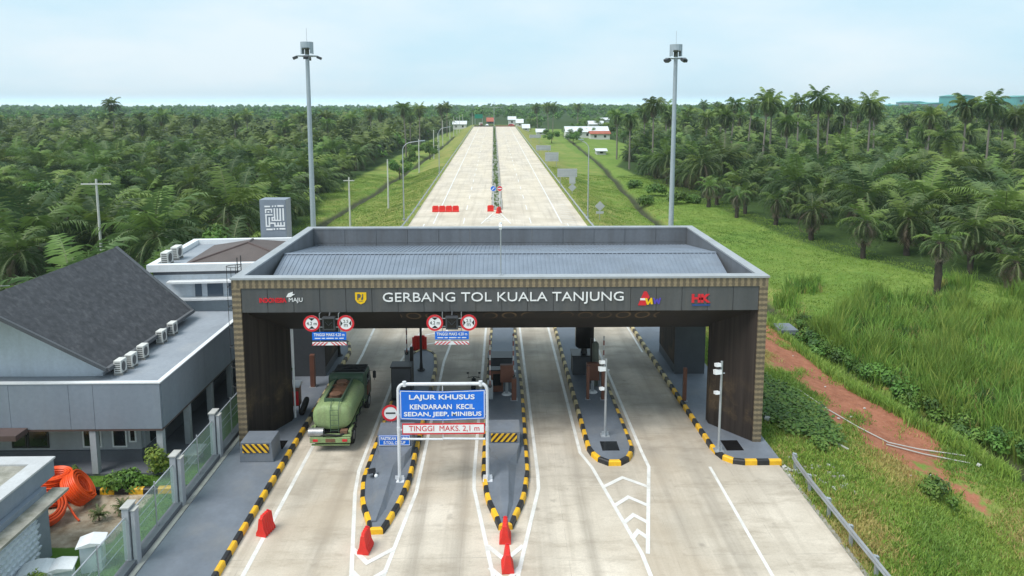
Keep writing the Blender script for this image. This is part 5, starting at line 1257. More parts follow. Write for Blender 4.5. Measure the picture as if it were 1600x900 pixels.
m.build('gable_wall', 'wall_white', t)
m = MB()
for k in range(3):
    for j in range(7): m.box(-22.5 + 0.3 * k, -22.33 + 0.3 * k, 32.72, 32.748, 5.6 + 0.28 * j, 5.75 + 0.28 * j)
m.build('vent_block', 'plinth_grey', t)

def ac_unit(label, x, y, z, rz, group):
    t = thing('ac_unit', label, 'air conditioner', (0, 0, 0), 0, group)
    m = MB(); m.box(-0.2, 0.2, -0.40, 0.40, 0.12, 0.78); bev(m.build('case', 'ac_white', t), 0.025)
    m = MB(); ring(m, 0, 0, 0.0, 0.24, 0, 0.012, 20); o = m.build('fan_grille', 'ac_grille', t); o.rotation_euler = (0, 0, math.pi / 2); o.location = (0.215, -0.1, 0.45)
    m = MB()
    for k in range(5): m.box(-0.14, 0.14, -0.412, -0.402, 0.2 + 0.11 * k, 0.25 + 0.11 * k)
    m.build('louvre', 'ac_grille', t)
    for s in (-0.3, 0.3): m = MB(); m.box(-0.24, 0.24, s - 0.04, s + 0.04, 0.0, 0.12); m.build('foot', 'concrete_kerb', t)
    t.location = (x, y, z); t.rotation_euler = (0, 0, rz); return t
acs = []
names = ['nearest', 'second', 'third', 'fourth', 'farthest']
for k, (px, py) in enumerate(((189, 584), (206, 574), (224, 560), (253, 536), (270, 523))):
    x, y = g(px, py, 4.22); lab = f'white air conditioner on the office roof, {names[k]} of the five below the eave'
    if k == 0: acs.append(ac_unit(lab, x, y, 4.22, 0.0, 'white air conditioners on the office flat roof')); acs[0].scale = (0.9, 0.66, 0.95)
    else: copy_thing(acs[0], (x, y, 4.22), RND.uniform(-0.08, 0.08), lab)

# ------------------------------------------------------------------ prayer building behind the office and its tower
MA = math.radians(4.5)
t = thing('prayer_building', 'white flat-roofed building with a low brown hip behind the office', 'building', (0, 0, 0))
W_, D_ = 9.6, 8.6
m = MB(); m.box(0.3, W_, 0.3, D_ - 0.3, -0.3, 6.05); m.build('wall', 'wall_white', t)
m = MB(); m.box(0.28, W_, 0.27, 0.298, 6.05, 6.28); m.build('shadow_band', 'plinth_grey', t)
m = MB(); m.box(0, W_ + 0.2, 0, 0.45, 6.3, 6.75); m.box(0, 0.45, 0.452, D_ - 0.452, 6.3, 6.748); m.box(0, W_ + 0.2, D_ - 0.45, D_, 6.3, 6.75); m.box(W_ - 0.25, W_ + 0.2, 0.452, D_ - 0.452, 6.3, 6.748); m.build('parapet', 'white', t)
m = MB(); m.box(0.46, W_ - 0.26, 0.46, D_ - 0.46, 6.2, 6.42); m.build('flat_roof', 'roof_slab', t)
m = MB(); hx0, hx1, hy0, hy1 = 1.7, W_ - 0.3, 0.9, D_ - 0.9; hz0, hz1 = 6.43, 7.35
m.add([(hx0, hy0, hz0), (hx1, hy0, hz0), (hx1, hy1, hz0), (hx0, hy1, hz0), (5.2, (hy0 + hy1) / 2 - 0.6, hz1), (5.2, (hy0 + hy1) / 2 + 0.6, hz1)], [(0, 1, 4), (1, 2, 5, 4), (2, 3, 5), (3, 0, 4, 5)])
hip = m.build('hip_roof', 'brown_roof', t)
m = MB()
for a, b2 in (((hx0, hy0, hz0), (5.2, (hy0 + hy1) / 2 - 0.6, hz1)), ((hx1, hy0, hz0), (5.2, (hy0 + hy1) / 2 - 0.6, hz1)), ((5.2, (hy0 + hy1) / 2 - 0.6, hz1), (5.2, (hy0 + hy1) / 2 + 0.6, hz1))): m.tube([a, b2], 0.09, 6)
m.build('ridge_cap', 'canopy_brown', hip)
m = MB(); m.box(1.25, W_, -0.35, 0.29, 5.60, 5.72); m.build('canopy', 'white', t)
for x0, x1 in ((2.75, 3.15), (3.5, 4.45), (4.8, 5.75), (6.1, 7.0)):
    m = MB(); m.box(x0, x1, 0.26, 0.298, 4.62, 5.59); m.build('window', 'glass_blue', t)
m = MB(); m.box(0.3, W_, -0.25, 0.29, 4.48, 4.6); m.build('ledge', 'white', t)
m = MB()
for k in range(7): m.box(W_ - 1.6 + 0.2 * k, W_ - 1.58 + 0.2 * k, -0.2, -0.18, 4.6, 5.4)
m.build('railing', 'chassis', t)
t.location = (-21.95, 43.55, 0.33); t.rotation_euler = (0, 0, MA)
pb = t
for k, (dx, dy) in enumerate(((0.7, 1.5), (0.7, 3.2))):
    c, s = math.cos(MA), math.sin(MA)
    copy_thing(acs[0], (-21.95 + dx * c - dy * s, 43.55 + dx * s + dy * c, 0.33 + 6.42), MA, ['front', 'rear'][k] + ' white air conditioner on the left edge of the prayer building\'s roof', 1.15)['group'] = 'air conditioners on the prayer building'
TY = 53.0
xl_, zt_ = at(405, 312, TY); xr_, _ = at(446, 310, TY)
t = thing('sign_tower', 'grey slab tower with white square calligraphy behind the prayer building', 'tower', ((xl_ + xr_) / 2, TY + 0.6, 0))
m = MB(); m.box(xl_, xr_, TY, TY + 1.3, -0.3, zt_); bev(m.build('shaft', 'grey_clad', t), 0.02)
zr = [(295, 283, 385, 305), (415, 280, 437, 302), (458, 278, 482, 300), (502, 273, 602, 298), (300, 332, 415, 352), (300, 353, 322, 402), (395, 353, 415, 395), (340, 372, 370, 395), (300, 420, 420, 440), (303, 441, 325, 604), (303, 605, 375, 628), (352, 470, 375, 604), (376, 555, 439, 578), (440, 555, 462, 599), (440, 600, 610, 622), (490, 555, 512, 599), (535, 552, 557, 599), (590, 548, 610, 599), (440, 325, 462, 509), (485, 325, 507, 509), (530, 325, 555, 509), (578, 322, 603, 525), (400, 510, 555, 530), (400, 465, 420, 509), (421, 465, 439, 485), (310, 655, 410, 680), (425, 650, 450, 675), (475, 648, 500, 672), (520, 645, 615, 670)]
m = MB(); sxx = (xr_ - xl_) / (630 - 210)
for a, b2, c, d in zr:
    x0_, x1_ = xl_ + (a - 214) * sxx, xl_ + (c - 214) * sxx; z1_, z0_ = zt_ - (b2 - 183) * sxx, zt_ - (d - 183) * sxx
    m.box(x0_, x1_, TY - 0.04, TY - 0.002, z0_, z1_)
m.build('calligraphy', 'sign_white', t)
# rear fence with dry creepers
t = thing('wire_fence', 'brown wire mesh fence with dry creepers behind the prayer building', 'fence', (-30, 58, 0))
m = MB()
for k in range(13): m.tube([(-44 + 2 * k, 57 + 0.1 * k, -0.3), (-44 + 2 * k, 57 + 0.1 * k, 2.3)], 0.045, 6)
for z in (0.3, 1.0, 1.7, 2.25): m.tube([(-44, 57, z), (-20, 58.2, z)], 0.02, 5)
m.build('frame', 'galv', t)
m = MB()
for k in range(1500):
    x = RND.uniform(-44, -20); z = RND.uniform(0, 2.3); y = 57 + (x + 44) * 0.05; a = RND.uniform(0, 3); s = RND.uniform(0.06, 0.2)
    m.add([(x, y, z), (x + s * math.cos(a), y + RND.uniform(-.06, .06), z + s * math.sin(a)), (x + 0.05, y + 0.03, z + 0.07)], [(0, 1, 2)])
m.build('creeper', 'palm_dry', t, fixn=False)

# ------------------------------------------------------------------ guard house, fence, garden
t = thing('guard_house', 'small grey guard house with a white-edged flat roof and a pierced block wall', 'building', (-20, 22, 0))
ge, gb_ = -17.15, 25.5
m = MB(); m.box(-24, ge, 16, gb_, -0.05, 2.75)
m.build('wall', 'grey_clad', t)
m = MB(); m.box(-24.3, -17.35, 15.8, 15.95 + 10.4, 2.76, 3.42); m.build('parapet', 'grey_clad', t)
m = MB(); a0, a1, b0, b1 = -24.35, -17.3, 15.75, 26.4; k = 0.62
m.box(a0, a1, b1 - k, b1, 3.425, 3.5); m.box(a1 - k, a1, b0, b1 - k - 0.002, 3.425, 3.5); m.box(a0, a0 + k, b0, b1 - k - 0.002, 3.425, 3.5); m.build('coping', 'cap_light', t)
m = MB(); m.box(a0 + k + 0.002, a1 - k - 0.002, b0, b1 - k - 0.002, 3.40, 3.43); m.build('roof', 'mossy', t)
m = MB(); m.box(ge + 0.002, ge + 0.62, 15.8, gb_ + 0.35, 2.42, 2.52); m.build('ledge', 'mossy', t)
m = MB(); m.box(ge + 0.002, ge + 0.03, 16.2, 24.75, 0.35, 2.35); bw = m.build('block_wall', 'wall_white', t)
m = MB()
for i in range(34):
    for j in range(9):
        yy_ = 16.3 + i * 0.25 + (0.125 if j % 2 else 0); zz = 0.42 + j * 0.215
        m.add([(ge + 0.032, yy_, zz), (ge + 0.032, yy_ + 0.2, zz), (ge + 0.032, yy_ + 0.2, zz + 0.17), (ge + 0.032, yy_, zz + 0.17), (ge + 0.09, yy_ + 0.04, zz + 0.12), (ge + 0.09, yy_ + 0.2, zz + 0.15)], [(0, 1, 5, 4), (1, 2, 5), (2, 3, 4, 5), (3, 0, 4)])
m.build('pierced_block', 'wall_white', bw)

t = thing('glass_fence', 'clear glass fence between paired grey posts along the left pavement', 'fence', (-13.6, 32, 0))
m = MB(); m.box(-13.78, -13.42, 18, 42.5, -0.05, 0.42); m.build('base_wall', 'plinth_grey', t)
m = MB()
for y0 in np.arange(18, 42, 3.5): m.box(-13.40, -13.18, y0 + 0.01, y0 + 3.49, -0.05, 0.24 + RND.uniform(-0.01, 0.01))
m.build('kerb', 'concrete_kerb', t)
fy = [20.4, 24.7, 28.5, 32.6, 36.6, 40.6]
for y in fy:
    for dx in (0,):
        m = MB(); m.box(-13.82, -13.58, y - 0.25, y + 0.25, 0.42, 2.45); m.box(-13.52, -13.38, y - 0.2, y + 0.1, 0.0, 2.32); m.build('post', 'wall_grey', t)
        m = MB(); m.box(-13.86, -13.54, y - 0.29, y + 0.29, 2.452, 2.50); m.box(-13.54, -13.36, y - 0.22, y + 0.12, 2.33, 2.36); m.build('post_cap', 'concrete_lite', t)
for a, b2 in zip(fy[:-1], fy[1:]):
    m = MB(); m.box(-13.71, -13.695, a + 0.27, b2 - 0.27, 0.5, 2.1); m.build('glass_panel', 'fence_glass', t)
    m = MB(); y = (a + b2) / 2; m.tube([(-13.66, y, 0.42), (-13.66, y, 2.3)], 0.028, 6); m.build('mullion', 'galv', t)
    m = MB(); m.box(-13.725, -13.68, a + 0.27, b2 - 0.27, 2.102, 2.13); m.build('top_rail', 'galv', t)
m = MB()
for z in (0.9, 1.25): m.tube([(-13.95, 18, z), (-13.95, 42, z)], 0.015, 5)
m.build('wire', 'galv', t)

t = thing('garden_kerb', 'yellow and black painted kerb at the edge of the office lawn', 'kerb', (-17, 29.7, 0))
kerb([(-24, 29.72), (-15.5, 29.72), (-13.9, 29.85)], False, 1, 0.22, 0.2, 0.62, -0.1).build('kerb', ['yellow', 'black', 'yellow', 'black'], t)

def coil(label, c, R0, R1, h, tilt, az, turns=9, seed=1):
    t = thing('pipe_coil', label, 'pipe coil', c, 0, 'coils of orange conduit on the sandy yard')
    r_ = random.Random(seed); m = MB(); Rm = Matrix.Rotation(az, 3, 'Z') @ Matrix.Rotation(tilt, 3, 'Y'); pr_ = 0.042
    for layer in range(3):
        Rr = R0 + (R1 - R0) * layer / 2; pts = []
        for k in range(turns * 28 + 1):
            a = 2 * math.pi * k / 28; z = h * k / (turns * 28)
            wob = Rr * (1 + 0.018 * math.sin(a * 0.37 + layer * 2) + r_.uniform(-0.004, 0.004)); p = Rm @ Vector((wob * math.cos(a), wob * math.sin(a), z)) + Vector(c); pts.append(p)
        m.tube(pts, pr_, 6)
    return m, t
def rest(m, zmin):
    lo = min(v[2] for v in m.v); m.v = [(v[0], v[1], v[2] - lo + zmin) for v in m.v]
gzc = -0.06
m, t = coil('upright stack of orange conduit coils, open ring on top', (-19.35, 29.25, gzc), 0.46, 0.66, 1.25, 0.06, 0.3, 15, 1); rest(m, gzc); m.build('conduit', 'orange_pipe', t, smooth=True)
m, t = coil('orange conduit coil tipped on its side, right of the upright stack', (-18.35, 28.85, gzc), 0.46, 0.70, 0.62, 1.0, 0.35, 8, 2); rest(m, gzc); m.build('conduit', 'orange_pipe', t, smooth=True)
m, t = coil('orange conduit coil lying in front of the others, partly behind the guard house', (-18.75, 27.75, gzc), 0.45, 0.68, 0.55, 0.75, -0.9, 7, 3)
rest(m, gzc); zc = 0.5
m.tube([(-18.6, 28.0, 0.95), (-18.1, 28.0, 0.7), (-17.6, 27.8, 0.1), (-17.4, 27.7, gzc + 0.05)], 0.042, 6)
m.build('conduit', 'orange_pipe', t, smooth=True)

# white meter boxes at the bottom left
def meter_box(x, y, h, w_, rz, label, arch=False):
    t = thing('utility_box', label, 'utility box', (0, 0, 0), 0, 'white utility boxes beside the guard house')
    m = MB(); m.box(-w_ / 2, w_ / 2, -0.3, 0.3, 0, h); bev(m.build('body', 'wall_white', t), 0.03)
    m = MB()
    if arch: m.prism([(-w_ / 2 - 0.1, h + 0.002)] + [(-(w_ / 2 + 0.1) * math.cos(a), h + 0.02 + 0.32 * math.sin(a)) for a in np.linspace(0, math.pi, 9)] + [(w_ / 2 + 0.1, h + 0.002)], 'y', -0.42, 0.42)
    else: m.prism([(-w_ / 2 - 0.1, h + 0.002), (-w_ / 2 - 0.1, h + 0.05), (0, h + 0.16), (w_ / 2 + 0.1, h + 0.05), (w_ / 2 + 0.1, h + 0.002)], 'y', -0.38, 0.38)
    m.build('cap', 'white', t)
    m = MB(); m.box(w_ / 2 + 0.001, w_ / 2 + 0.02, -0.2, 0.2, h * 0.3, h * 0.85); m.build('door', 'white', t)
    t.location = (x, y, gzc); t.rotation_euler = (0, 0, rz)
meter_box(-15.15, 24.75, 1.05, 0.72, 0.3, 'white utility box with a small peaked cap behind the glass fence')
meter_box(-15.75, 23.75, 0.75, 0.8, 0.3, 'low white utility box in front of the tall one')
meter_box(-16.45, 23.55, 0.6, 1.1, 0.3, 'white utility box with a rounded cap against the guard house', True)
t = thing('bench', 'white bench behind the glass fence near the office corner', 'bench', (-14.7, 33.2, 0))
m = MB(); m.box(-15.1, -14.4, 32.2, 33.3, 0.42, 0.5); m.build('seat', 'concrete_lite', t)
for y in (32.4, 33.1):
    m = MB(); m.box(-14.95, -14.55, y - 0.05, y + 0.05, -0.06, 0.42); m.build('leg', 'concrete_lite', t)

# ------------------------------------------------------------------ houses and sheds in the distance
def house(px, py0, py1, wpx, Y, label, wall='house_white', roof='zinc_roof', depth=9, rz=0.0, zg=None, gable=True, name='house'):
    x, zt = at(px, py0, Y); x2, zb = at(px, py1, Y); ww = wpx * Y / FPX
    z0 = gz1(x, Y) if zg is None else zg
    t = thing(name, label, 'house' if name == 'house' else 'shed', (x, Y, z0))
    he = max(1.5, (zb - z0)); rise = max(0.4, zt - zb)
    m = MB(); m.box(-ww / 2, ww / 2, 0, depth, -0.5, he); m.build('wall', wall, t).location = (0, 0, 0)
    return_m = t.children[0]
    for v in return_m.data.vertices: v.co += Vector((x, Y, z0))
    m = MB(); e = 0.6
    if gable: m.prism([(Y - e, z0 + he), (Y + depth / 2, z0 + he + rise), (Y + depth + e, z0 + he), (Y + depth + e, z0 + he - 0.15), (Y + depth / 2, z0 + he + rise - 0.15), (Y - e, z0 + he - 0.15)], 'x', x - ww / 2 - e, x + ww / 2 + e)
    else: m.prism([(x - ww / 2 - e, z0 + he), (x, z0 + he + rise), (x + ww / 2 + e, z0 + he), (x + ww / 2 + e, z0 + he - 0.15), (x, z0 + he + rise - 0.15), (x - ww / 2 - e, z0 + he - 0.15)], 'y', Y - e, Y + depth + e)
    m.build('roof', roof, t)
    nw = max(1, int(ww / 4))
    for k in range(nw): cx = x - ww / 2 + ww * (k + 0.5) / nw; m = MB(); m.box(cx - 0.6, cx + 0.6, Y - 0.05, Y - 0.005, z0 + he * 0.35, z0 + he * 0.75); m.build('window', 'window_dark', t)
    t.rotation_euler = (0, 0, rz)
house(918, 198, 206, 66, 385, 'long house with a white sheet roof among trees right of the highway', depth=14)
house(938, 205, 209, 30, 372, 'house with a rusty red roof in front of the white-roofed one', roof='red_roof', depth=8)
house(932, 189, 194, 22, 440, 'grey-roofed house behind the long white-roofed one', depth=9)
house(945, 184, 187, 12, 480, 'small white-roofed house, highest of the village right of the highway', depth=8)
house(822, 195, 201, 10, 455, 'pale shed right of the highway\'s far end, nearest of three', depth=8, name='shed')
house(812, 186, 192, 10, 500, 'pale shed right of the highway\'s far end, middle of three', depth=8, name='shed')
house(800, 182, 187, 11, 530, 'pale shed right of the highway\'s far end, farthest of three', depth=8, name='shed')
house(766, 184, 190, 10, 560, 'red-roofed house straight beyond the end of the highway', wall='brown_roof', roof='red_roof', depth=8)
house(718, 189, 194, 20, 500, 'low white-roofed house left of the highway\'s far end', depth=8)
house(845, 204, 209, 13, 420, 'small pale hut on the right verge beyond the sign boards', depth=6)
house(1225 - 285, 238, 241, 14, 262, 'small white hut among the palms right of the highway', depth=6)
# factory on the horizon
def factory(px0, px1, py0, Y, mt, label, roof='far_green'):
    x0, zt = at(px0, py0, Y); x1, _ = at(px1, py0, Y)
    t = thing('factory_hall', label, 'factory', ((x0 + x1) / 2, Y, -2.5))
    m = MB(); m.box(x0, x1, Y, Y + 60, -3, zt - 3); m.build('wall', mt, t)
    m = MB(); m.prism([(x0 - 2, zt - 3), ((x0 + x1) / 2, zt), (x1 + 2, zt - 3)], 'y', Y - 2, Y + 62); m.build('roof', roof, t)
    n = max(2, int((x1 - x0) / 14))
    for k in range(n): c = x0 + (x1 - x0) * (k + 0.5) / n; m = MB(); m.box(c - 3, c + 3, Y - 0.6, Y - 0.1, zt - 14, zt - 9); m.build('window', 'window_dark', t)
factory(1496, 1524, 148, 1450, 'far_green', 'tall green factory block on the right horizon behind a coconut palm')
factory(1590, 1640, 149, 1480, 'far_green', 'green factory block at the photo\'s right edge on the horizon')
factory(1524, 1590, 159, 1500, 'far_grey', 'long low factory hall between the two green blocks')
factory(1446, 1490, 160, 1500, 'far_grey', 'pale grey factory hall left of the green block')
factory(1424, 1448, 158, 1550, 'far_grey', 'small grey factory hall with chimneys on the right horizon')
factory(1378, 1432, 163, 1600, 'far_green', 'long low green-roofed hall on the right horizon')
# ------------------------------------------------------------------ vegetation
def raw_mesh(name, V, F, mats, mi):
    me = bpy.data.meshes.new(name)
    V = np.asarray(V, np.float32); me.vertices.add(len(V)); me.vertices.foreach_set('co', V.ravel())
    ls = np.array([len(f) for f in F], np.int32); li = np.concatenate([np.asarray(f, np.int32) for f in F]) if not isinstance(F, np.ndarray) else F.ravel().astype(np.int32)
    if isinstance(F, np.ndarray): ls = np.full(len(F), F.shape[1], np.int32)
    me.loops.add(len(li)); me.loops.foreach_set('vertex_index', li)
    me.polygons.add(len(ls)); st = np.zeros(len(ls), np.int32); st[1:] = np.cumsum(ls)[:-1]
    me.polygons.foreach_set('loop_start', st); me.polygons.foreach_set('loop_total', ls)
    for k in mats: me.materials.append(MAT[k])
    me.polygons.foreach_set('material_index', np.asarray(mi, np.int32)); me.update(calc_edges=True); me.validate()
    return me
def palm_crown(rs, nf, Lf, lw, npair, e_hi=80, e_lo=-35, droop=1.0, dry=0.15, coco=False, wleaf=0.10):
    """fronds with a drooping rachis and two rows of leaflets; all triangles"""
    V = []; F = []; mi = []
    for k in range(nf):
        t = k / (nf - 1); az = k * 2.39996 + rs.uniform(-0.25, 0.25)
        el = math.radians(e_hi + (e_lo - e_hi) * t ** 0.85 + rs.uniform(-8, 8)); L_ = Lf * rs.uniform(0.82, 1.1) * (0.75 + 0.25 * math.sin(math.pi * min(1, t + 0.25)))
        ns = 9; p = np.array([0, 0, 0.0]); pts = [p]; a = el
        for i in range(ns):
            a -= droop * (0.06 + 0.17 * (i / ns)) * (0.6 + 0.7 * math.cos(el)) ; d = np.array([math.cos(az) * math.cos(a), math.sin(az) * math.cos(a), math.sin(a)]); p = p + d * L_ / ns; pts.append(p)
        pts = np.array(pts); side = np.array([-math.sin(az), math.cos(az), 0])
        isdry = t > 1 - dry and rs.random() < 0.75
        ml = 3 if isdry else (2 if (t < 0.22 and rs.random() < 0.6) else (0 if rs.random() < 0.45 else 1))
        o = len(V)
        for i in range(ns + 1): w_ = 0.07 * (1 - i / ns) + 0.015; V += [pts[i] + side * w_, pts[i] - side * w_]
        for i in range(ns): F += [(o + 2 * i, o + 2 * i + 1, o + 2 * i + 3), (o + 2 * i, o + 2 * i + 3, o + 2 * i + 2)]; mi += [3 if isdry else 4] * 2
        for j in range(npair):
            u = 0.14 + 0.86 * (j + rs.random() * 0.5) / npair; q = u * ns; i = min(ns - 1, int(q)); b = pts[i] + (pts[i + 1] - pts[i]) * (q - i); dr = pts[i + 1] - pts[i]; dr = dr / np.linalg.norm(dr)
            up = np.cross(dr, side) * -1
            if up[2] < 0: up = -up
            ll = lw * (0.45 + 1.1 * math.sin(math.pi * (0.12 + 0.8 * u))) * 0.75 * rs.uniform(0.8, 1.15)
            for s in (1, -1):
                hang = rs.uniform(-0.55, 0.1) if coco else rs.uniform(-0.45, 0.5)
                dd = side * s * 0.8 + dr * rs.uniform(0.45, 0.75) + up * hang + np.array([0, 0, -0.25]); dd /= np.linalg.norm(dd)
                o = len(V); V += [b - dr * wleaf, b + dr * wleaf, b + dd * ll * 0.55 + dr * wleaf * 0.7 + np.array([0, 0, -0.02 * ll]), b + dd * ll + np.array([0, 0, -0.22 * ll])]
                F += [(o, o + 1, o + 2), (o, o + 2, o + 3)]; mi += [ml] * 2
    return np.array(V), np.array(F), mi
PM = ['palm_dark', 'palm_mid', 'palm_light', 'palm_dry', 'rachis']
def trunk_mesh(name, mat, h, r0, r1, lean=0.0, n=9, rough=0.0, seg=8, seed=0):
    rs = random.Random(seed); V = []; F = []
    for i in range(seg + 1):
        t = i / seg; r = r0 + (r1 - r0) * t; cx = lean * h * t * t
        for k in range(n):
            a = 2 * math.pi * k / n; rr = r * (1 + rs.uniform(-rough, rough)); V.append((cx + rr * math.cos(a), rr * math.sin(a), h * t - (0.3 if i == 0 else 0)))
    for i in range(seg):
        for k in range(n): F.append((i * n + k, i * n + (k + 1) % n, (i + 1) * n + (k + 1) % n, (i + 1) * n + k))
    F.append(tuple(seg * n + k for k in range(n)))
    return raw_mesh(name, V, F, [mat], [0] * len(F))
OILC = []; OILT = []
for v in range(6):
    rs = random.Random(100 + v); V, F, mi = palm_crown(rs, 36, 5.4, 1.15, 27, 82, -50, 1.1, 0.24, wleaf=0.045); OILC.append(raw_mesh('crown', V, F, PM, mi))
for h, sd in ((2.2, 1), (3.4, 2), (5.0, 3)): OILT.append((h, trunk_mesh('trunk', 'bark_palm', h, 0.34, 0.30, 0, 10, 0.22, 9, sd)))
RAG = []
for v in range(4):
    rs = random.Random(150 + v); V, F, mi = palm_crown(rs, 30, 4.9, 1.0, 24, 80, -72, 1.35, 0.42, wleaf=0.04); RAG.append(raw_mesh('crown', V, F, PM, mi))
COC = []
for v in range(4):
    rs = random.Random(200 + v); V, F, mi = palm_crown(rs, 36, 4.6, 1.1, 24, 80, -70, 1.2, 0.28, True, wleaf=0.055); COC.append(raw_mesh('crown', V, F, PM, mi))
COT = [trunk_mesh('trunk', 'bark_coco', 1.0, 0.02, 0.0125, ln, 8, 0.04, 10, 5) for ln in (0.0, 0.05, -0.06)]
def leaf_cloud(rs, n, blobs, size, mats3=(0.35, 0.45, 0.2)):
    """many single leaves and twiglets scattered in a set of ellipsoids, denser at their skins"""
    V = []; F = []; mi = []
    ws = [b[3] * b[3] for b in blobs]; S = sum(ws)
    for b, w_ in zip(blobs, ws):
        nb = int(n * w_ / S); mm = 0 if rs.random() < mats3[0] else (1 if rs.random() < 0.75 else 2)
        for _ in range(nb):
            u = Vector((rs.gauss(0, 1), rs.gauss(0, 1), rs.gauss(0, 1))).normalized(); rr = b[3] * (rs.random() ** 0.33) * rs.uniform(0.82, 1.12)
            p = Vector((b[0], b[1], b[2])) + Vector((u.x * rr, u.y * rr, u.z * rr * b[4]))
            nn = (u + Vector((rs.gauss(0, .5), rs.gauss(0, .5), 0.5 + rs.gauss(0, .4)))).normalized(); a = nn.orthogonal().normalized(); a.rotate(Matrix.Rotation(rs.uniform(0, 6.28), 3, nn)); c = nn.cross(a); s = size * rs.uniform(0.6, 1.35)
            o = len(V); V += [p - a * s, p + c * s * 0.5, p + a * s, p - c * s * 0.5]; F.append((o, o + 1, o + 2, o + 3)); mi.append(mm if rs.random() < 0.8 else rs.choice((0, 1, 2)))
    return np.array([tuple(v) for v in V]), np.array(F), mi
LM = ['leaf_dark', 'leaf_mid', 'leaf_light']
TREEC = []; TREET = []
def tree_blobs(rs, R, H, nb):
    return [(rs.gauss(0, R * 0.45), rs.gauss(0, R * 0.45), H * rs.uniform(0.45, 0.95), R * rs.uniform(0.32, 0.58), 0.75) for _ in range(nb)]
for v in range(5):
    rs = random.Random(300 + v); V, F, mi = leaf_cloud(rs, 2200, tree_blobs(rs, 3.2, 6.5, 11), 0.27); TREEC.append(raw_mesh('crown', V, F, LM, mi))
    m = MB(); m.tube([(0, 0, -0.3), (0.1, 0, 2.0), (0.0, 0.1, 4.2)], [0.2, 0.15, 0.08], 7)
    for q in range(4): a = q * 1.7 + v; m.tube([(0.08, 0, 1.8 + 0.3 * q), (1.2 * math.cos(a), 1.2 * math.sin(a), 3.4 + 0.3 * q), (2.0 * math.cos(a), 2.0 * math.sin(a), 4.4 + 0.2 * q)], [0.1, 0.06, 0.02], 5)
    TREET.append(raw_mesh('trunk', m.v, m.f, ['bark_tree'], [0] * len(m.f)))
BUSHC = []
for v in range(5):
    rs = random.Random(400 + v); bl = [(rs.gauss(0, .55), rs.gauss(0, .55), rs.uniform(0.35, 1.0), rs.uniform(0.45, 0.8), 0.8) for _ in range(7)]
    V, F, mi = leaf_cloud(rs, 900, bl, 0.15); BUSHC.append(raw_mesh('foliage', V, F, LM, mi))
def link(name, me, parent, loc=(0, 0, 0), sc=(1, 1, 1), rz=0.0):
    o = bpy.data.objects.new(name, me); COL.objects.link(o); o.parent = parent; o.location = loc; o.scale = sc; o.rotation_euler = (0, 0, rz); return o
PLACED = []
def oil_palm(x, y, label, group, h=None, s=1.0, rz=None, crowns=None):
    th, tm = RND.choice(OILT); h = h or th * RND.uniform(0.85, 1.2); z = gz1(x, y)
    s *= 1.0; t = thing('oil_palm', label, 'palm tree', (x, y, z - 0.05), RND.uniform(0, 6.28) if rz is None else rz, group)
    link('trunk', tm, t, (0, 0, 0), (1, 1, h / th)); link('crown', RND.choice(crowns or OILC), t, (0, 0, h - 0.1), (s, s, s * RND.uniform(0.9, 1.15)), RND.uniform(0, 6.28)); PLACED.append((x, y)); return t
def coco(x, y, ztop, label, group, s=1.0):
    z = gz1(x, y); h = max(4, ztop - z - 2.4 * s); t = thing('coconut_palm', label, 'palm tree', (x, y, z - 0.05), RND.uniform(0, 6.28), group)
    i = RND.randrange(3); ln = (0.0, 0.05, -0.06)[i]
    link('trunk', COT[i], t, (0, 0, 0), (12 if h < 14 else 14, 12 if h < 14 else 14, h)); link('crown', RND.choice(COC), t, (ln * (12 if h < 14 else 14) , 0, h), (s, s, s), RND.uniform(0, 6.28)); PLACED.append((x, y)); return t
def tree(x, y, s, label, group):
    i = RND.randrange(5); z = gz1(x, y); t = thing('broadleaf_tree', label, 'tree', (x, y, z - 0.05), RND.uniform(0, 6.28), group)
    link('trunk', TREET[i], t, (0, 0, 0), (s, s, s)); link('crown', TREEC[i], t, (0, 0, 0), (s, s, s * RND.uniform(0.85, 1.15))); PLACED.append((x, y)); return t
def bush(x, y, s, label, group=None, name='shrub', me=None, z=None):
    zz = gz1(x, y) if z is None else z; t = thing(name, label, 'shrub', (x, y, zz - 0.03), RND.uniform(0, 6.28), group)
    link('foliage', me or RND.choice(BUSHC), t, (0, 0, 0), (s, s, s * RND.uniform(0.85, 1.2)))
    return t
# --- palms one can point at, in the grass to the right
gr = 'oil palms standing in the open grass at the edge of the right grove'
for px, py, h, s, lab in ((1463, 465, 4.3, 0.62, 'lone oil palm with a dark bare trunk rising from the tall grass on the right'),
                          (1267, 374, 3.0, 0.85, 'oil palm with a thick trunk in the short grass, leftmost of the big foreground pair'),
                          (1348, 402, 3.4, 0.9, 'oil palm with grey hanging fronds to the right of the foreground pair'),
                          (1212, 352, 2.6, 0.7, 'small oil palm with a stout trunk between the right mast and the big pair'),
                          (1151, 340, 2.4, 0.62, 'small oil palm with browned lower fronds right of the right mast'),
                          (1164, 333, 2.4, 0.6, 'small oil palm close behind the browned one right of the right mast'),
                          (1107, 325, 2.4, 0.62, 'oil palm nearest to the right mast at the grove edge'),
                          (1120, 319, 2.8, 0.7, 'oil palm just behind the one nearest to the right mast'),
                          (1585, 448, 1.6, 0.95, 'low oil palm at the photo\'s right edge above the tall grass'),
                          (1283, 350, 3.4, 0.95, 'oil palm behind the big foreground pair on the right')):
    x, y = g(px, py, -2.5); oil_palm(x, y, lab, gr, h + 1.5, s * 1.02, None, RAG)
cg = 'tall coconut palms rising above the right grove'
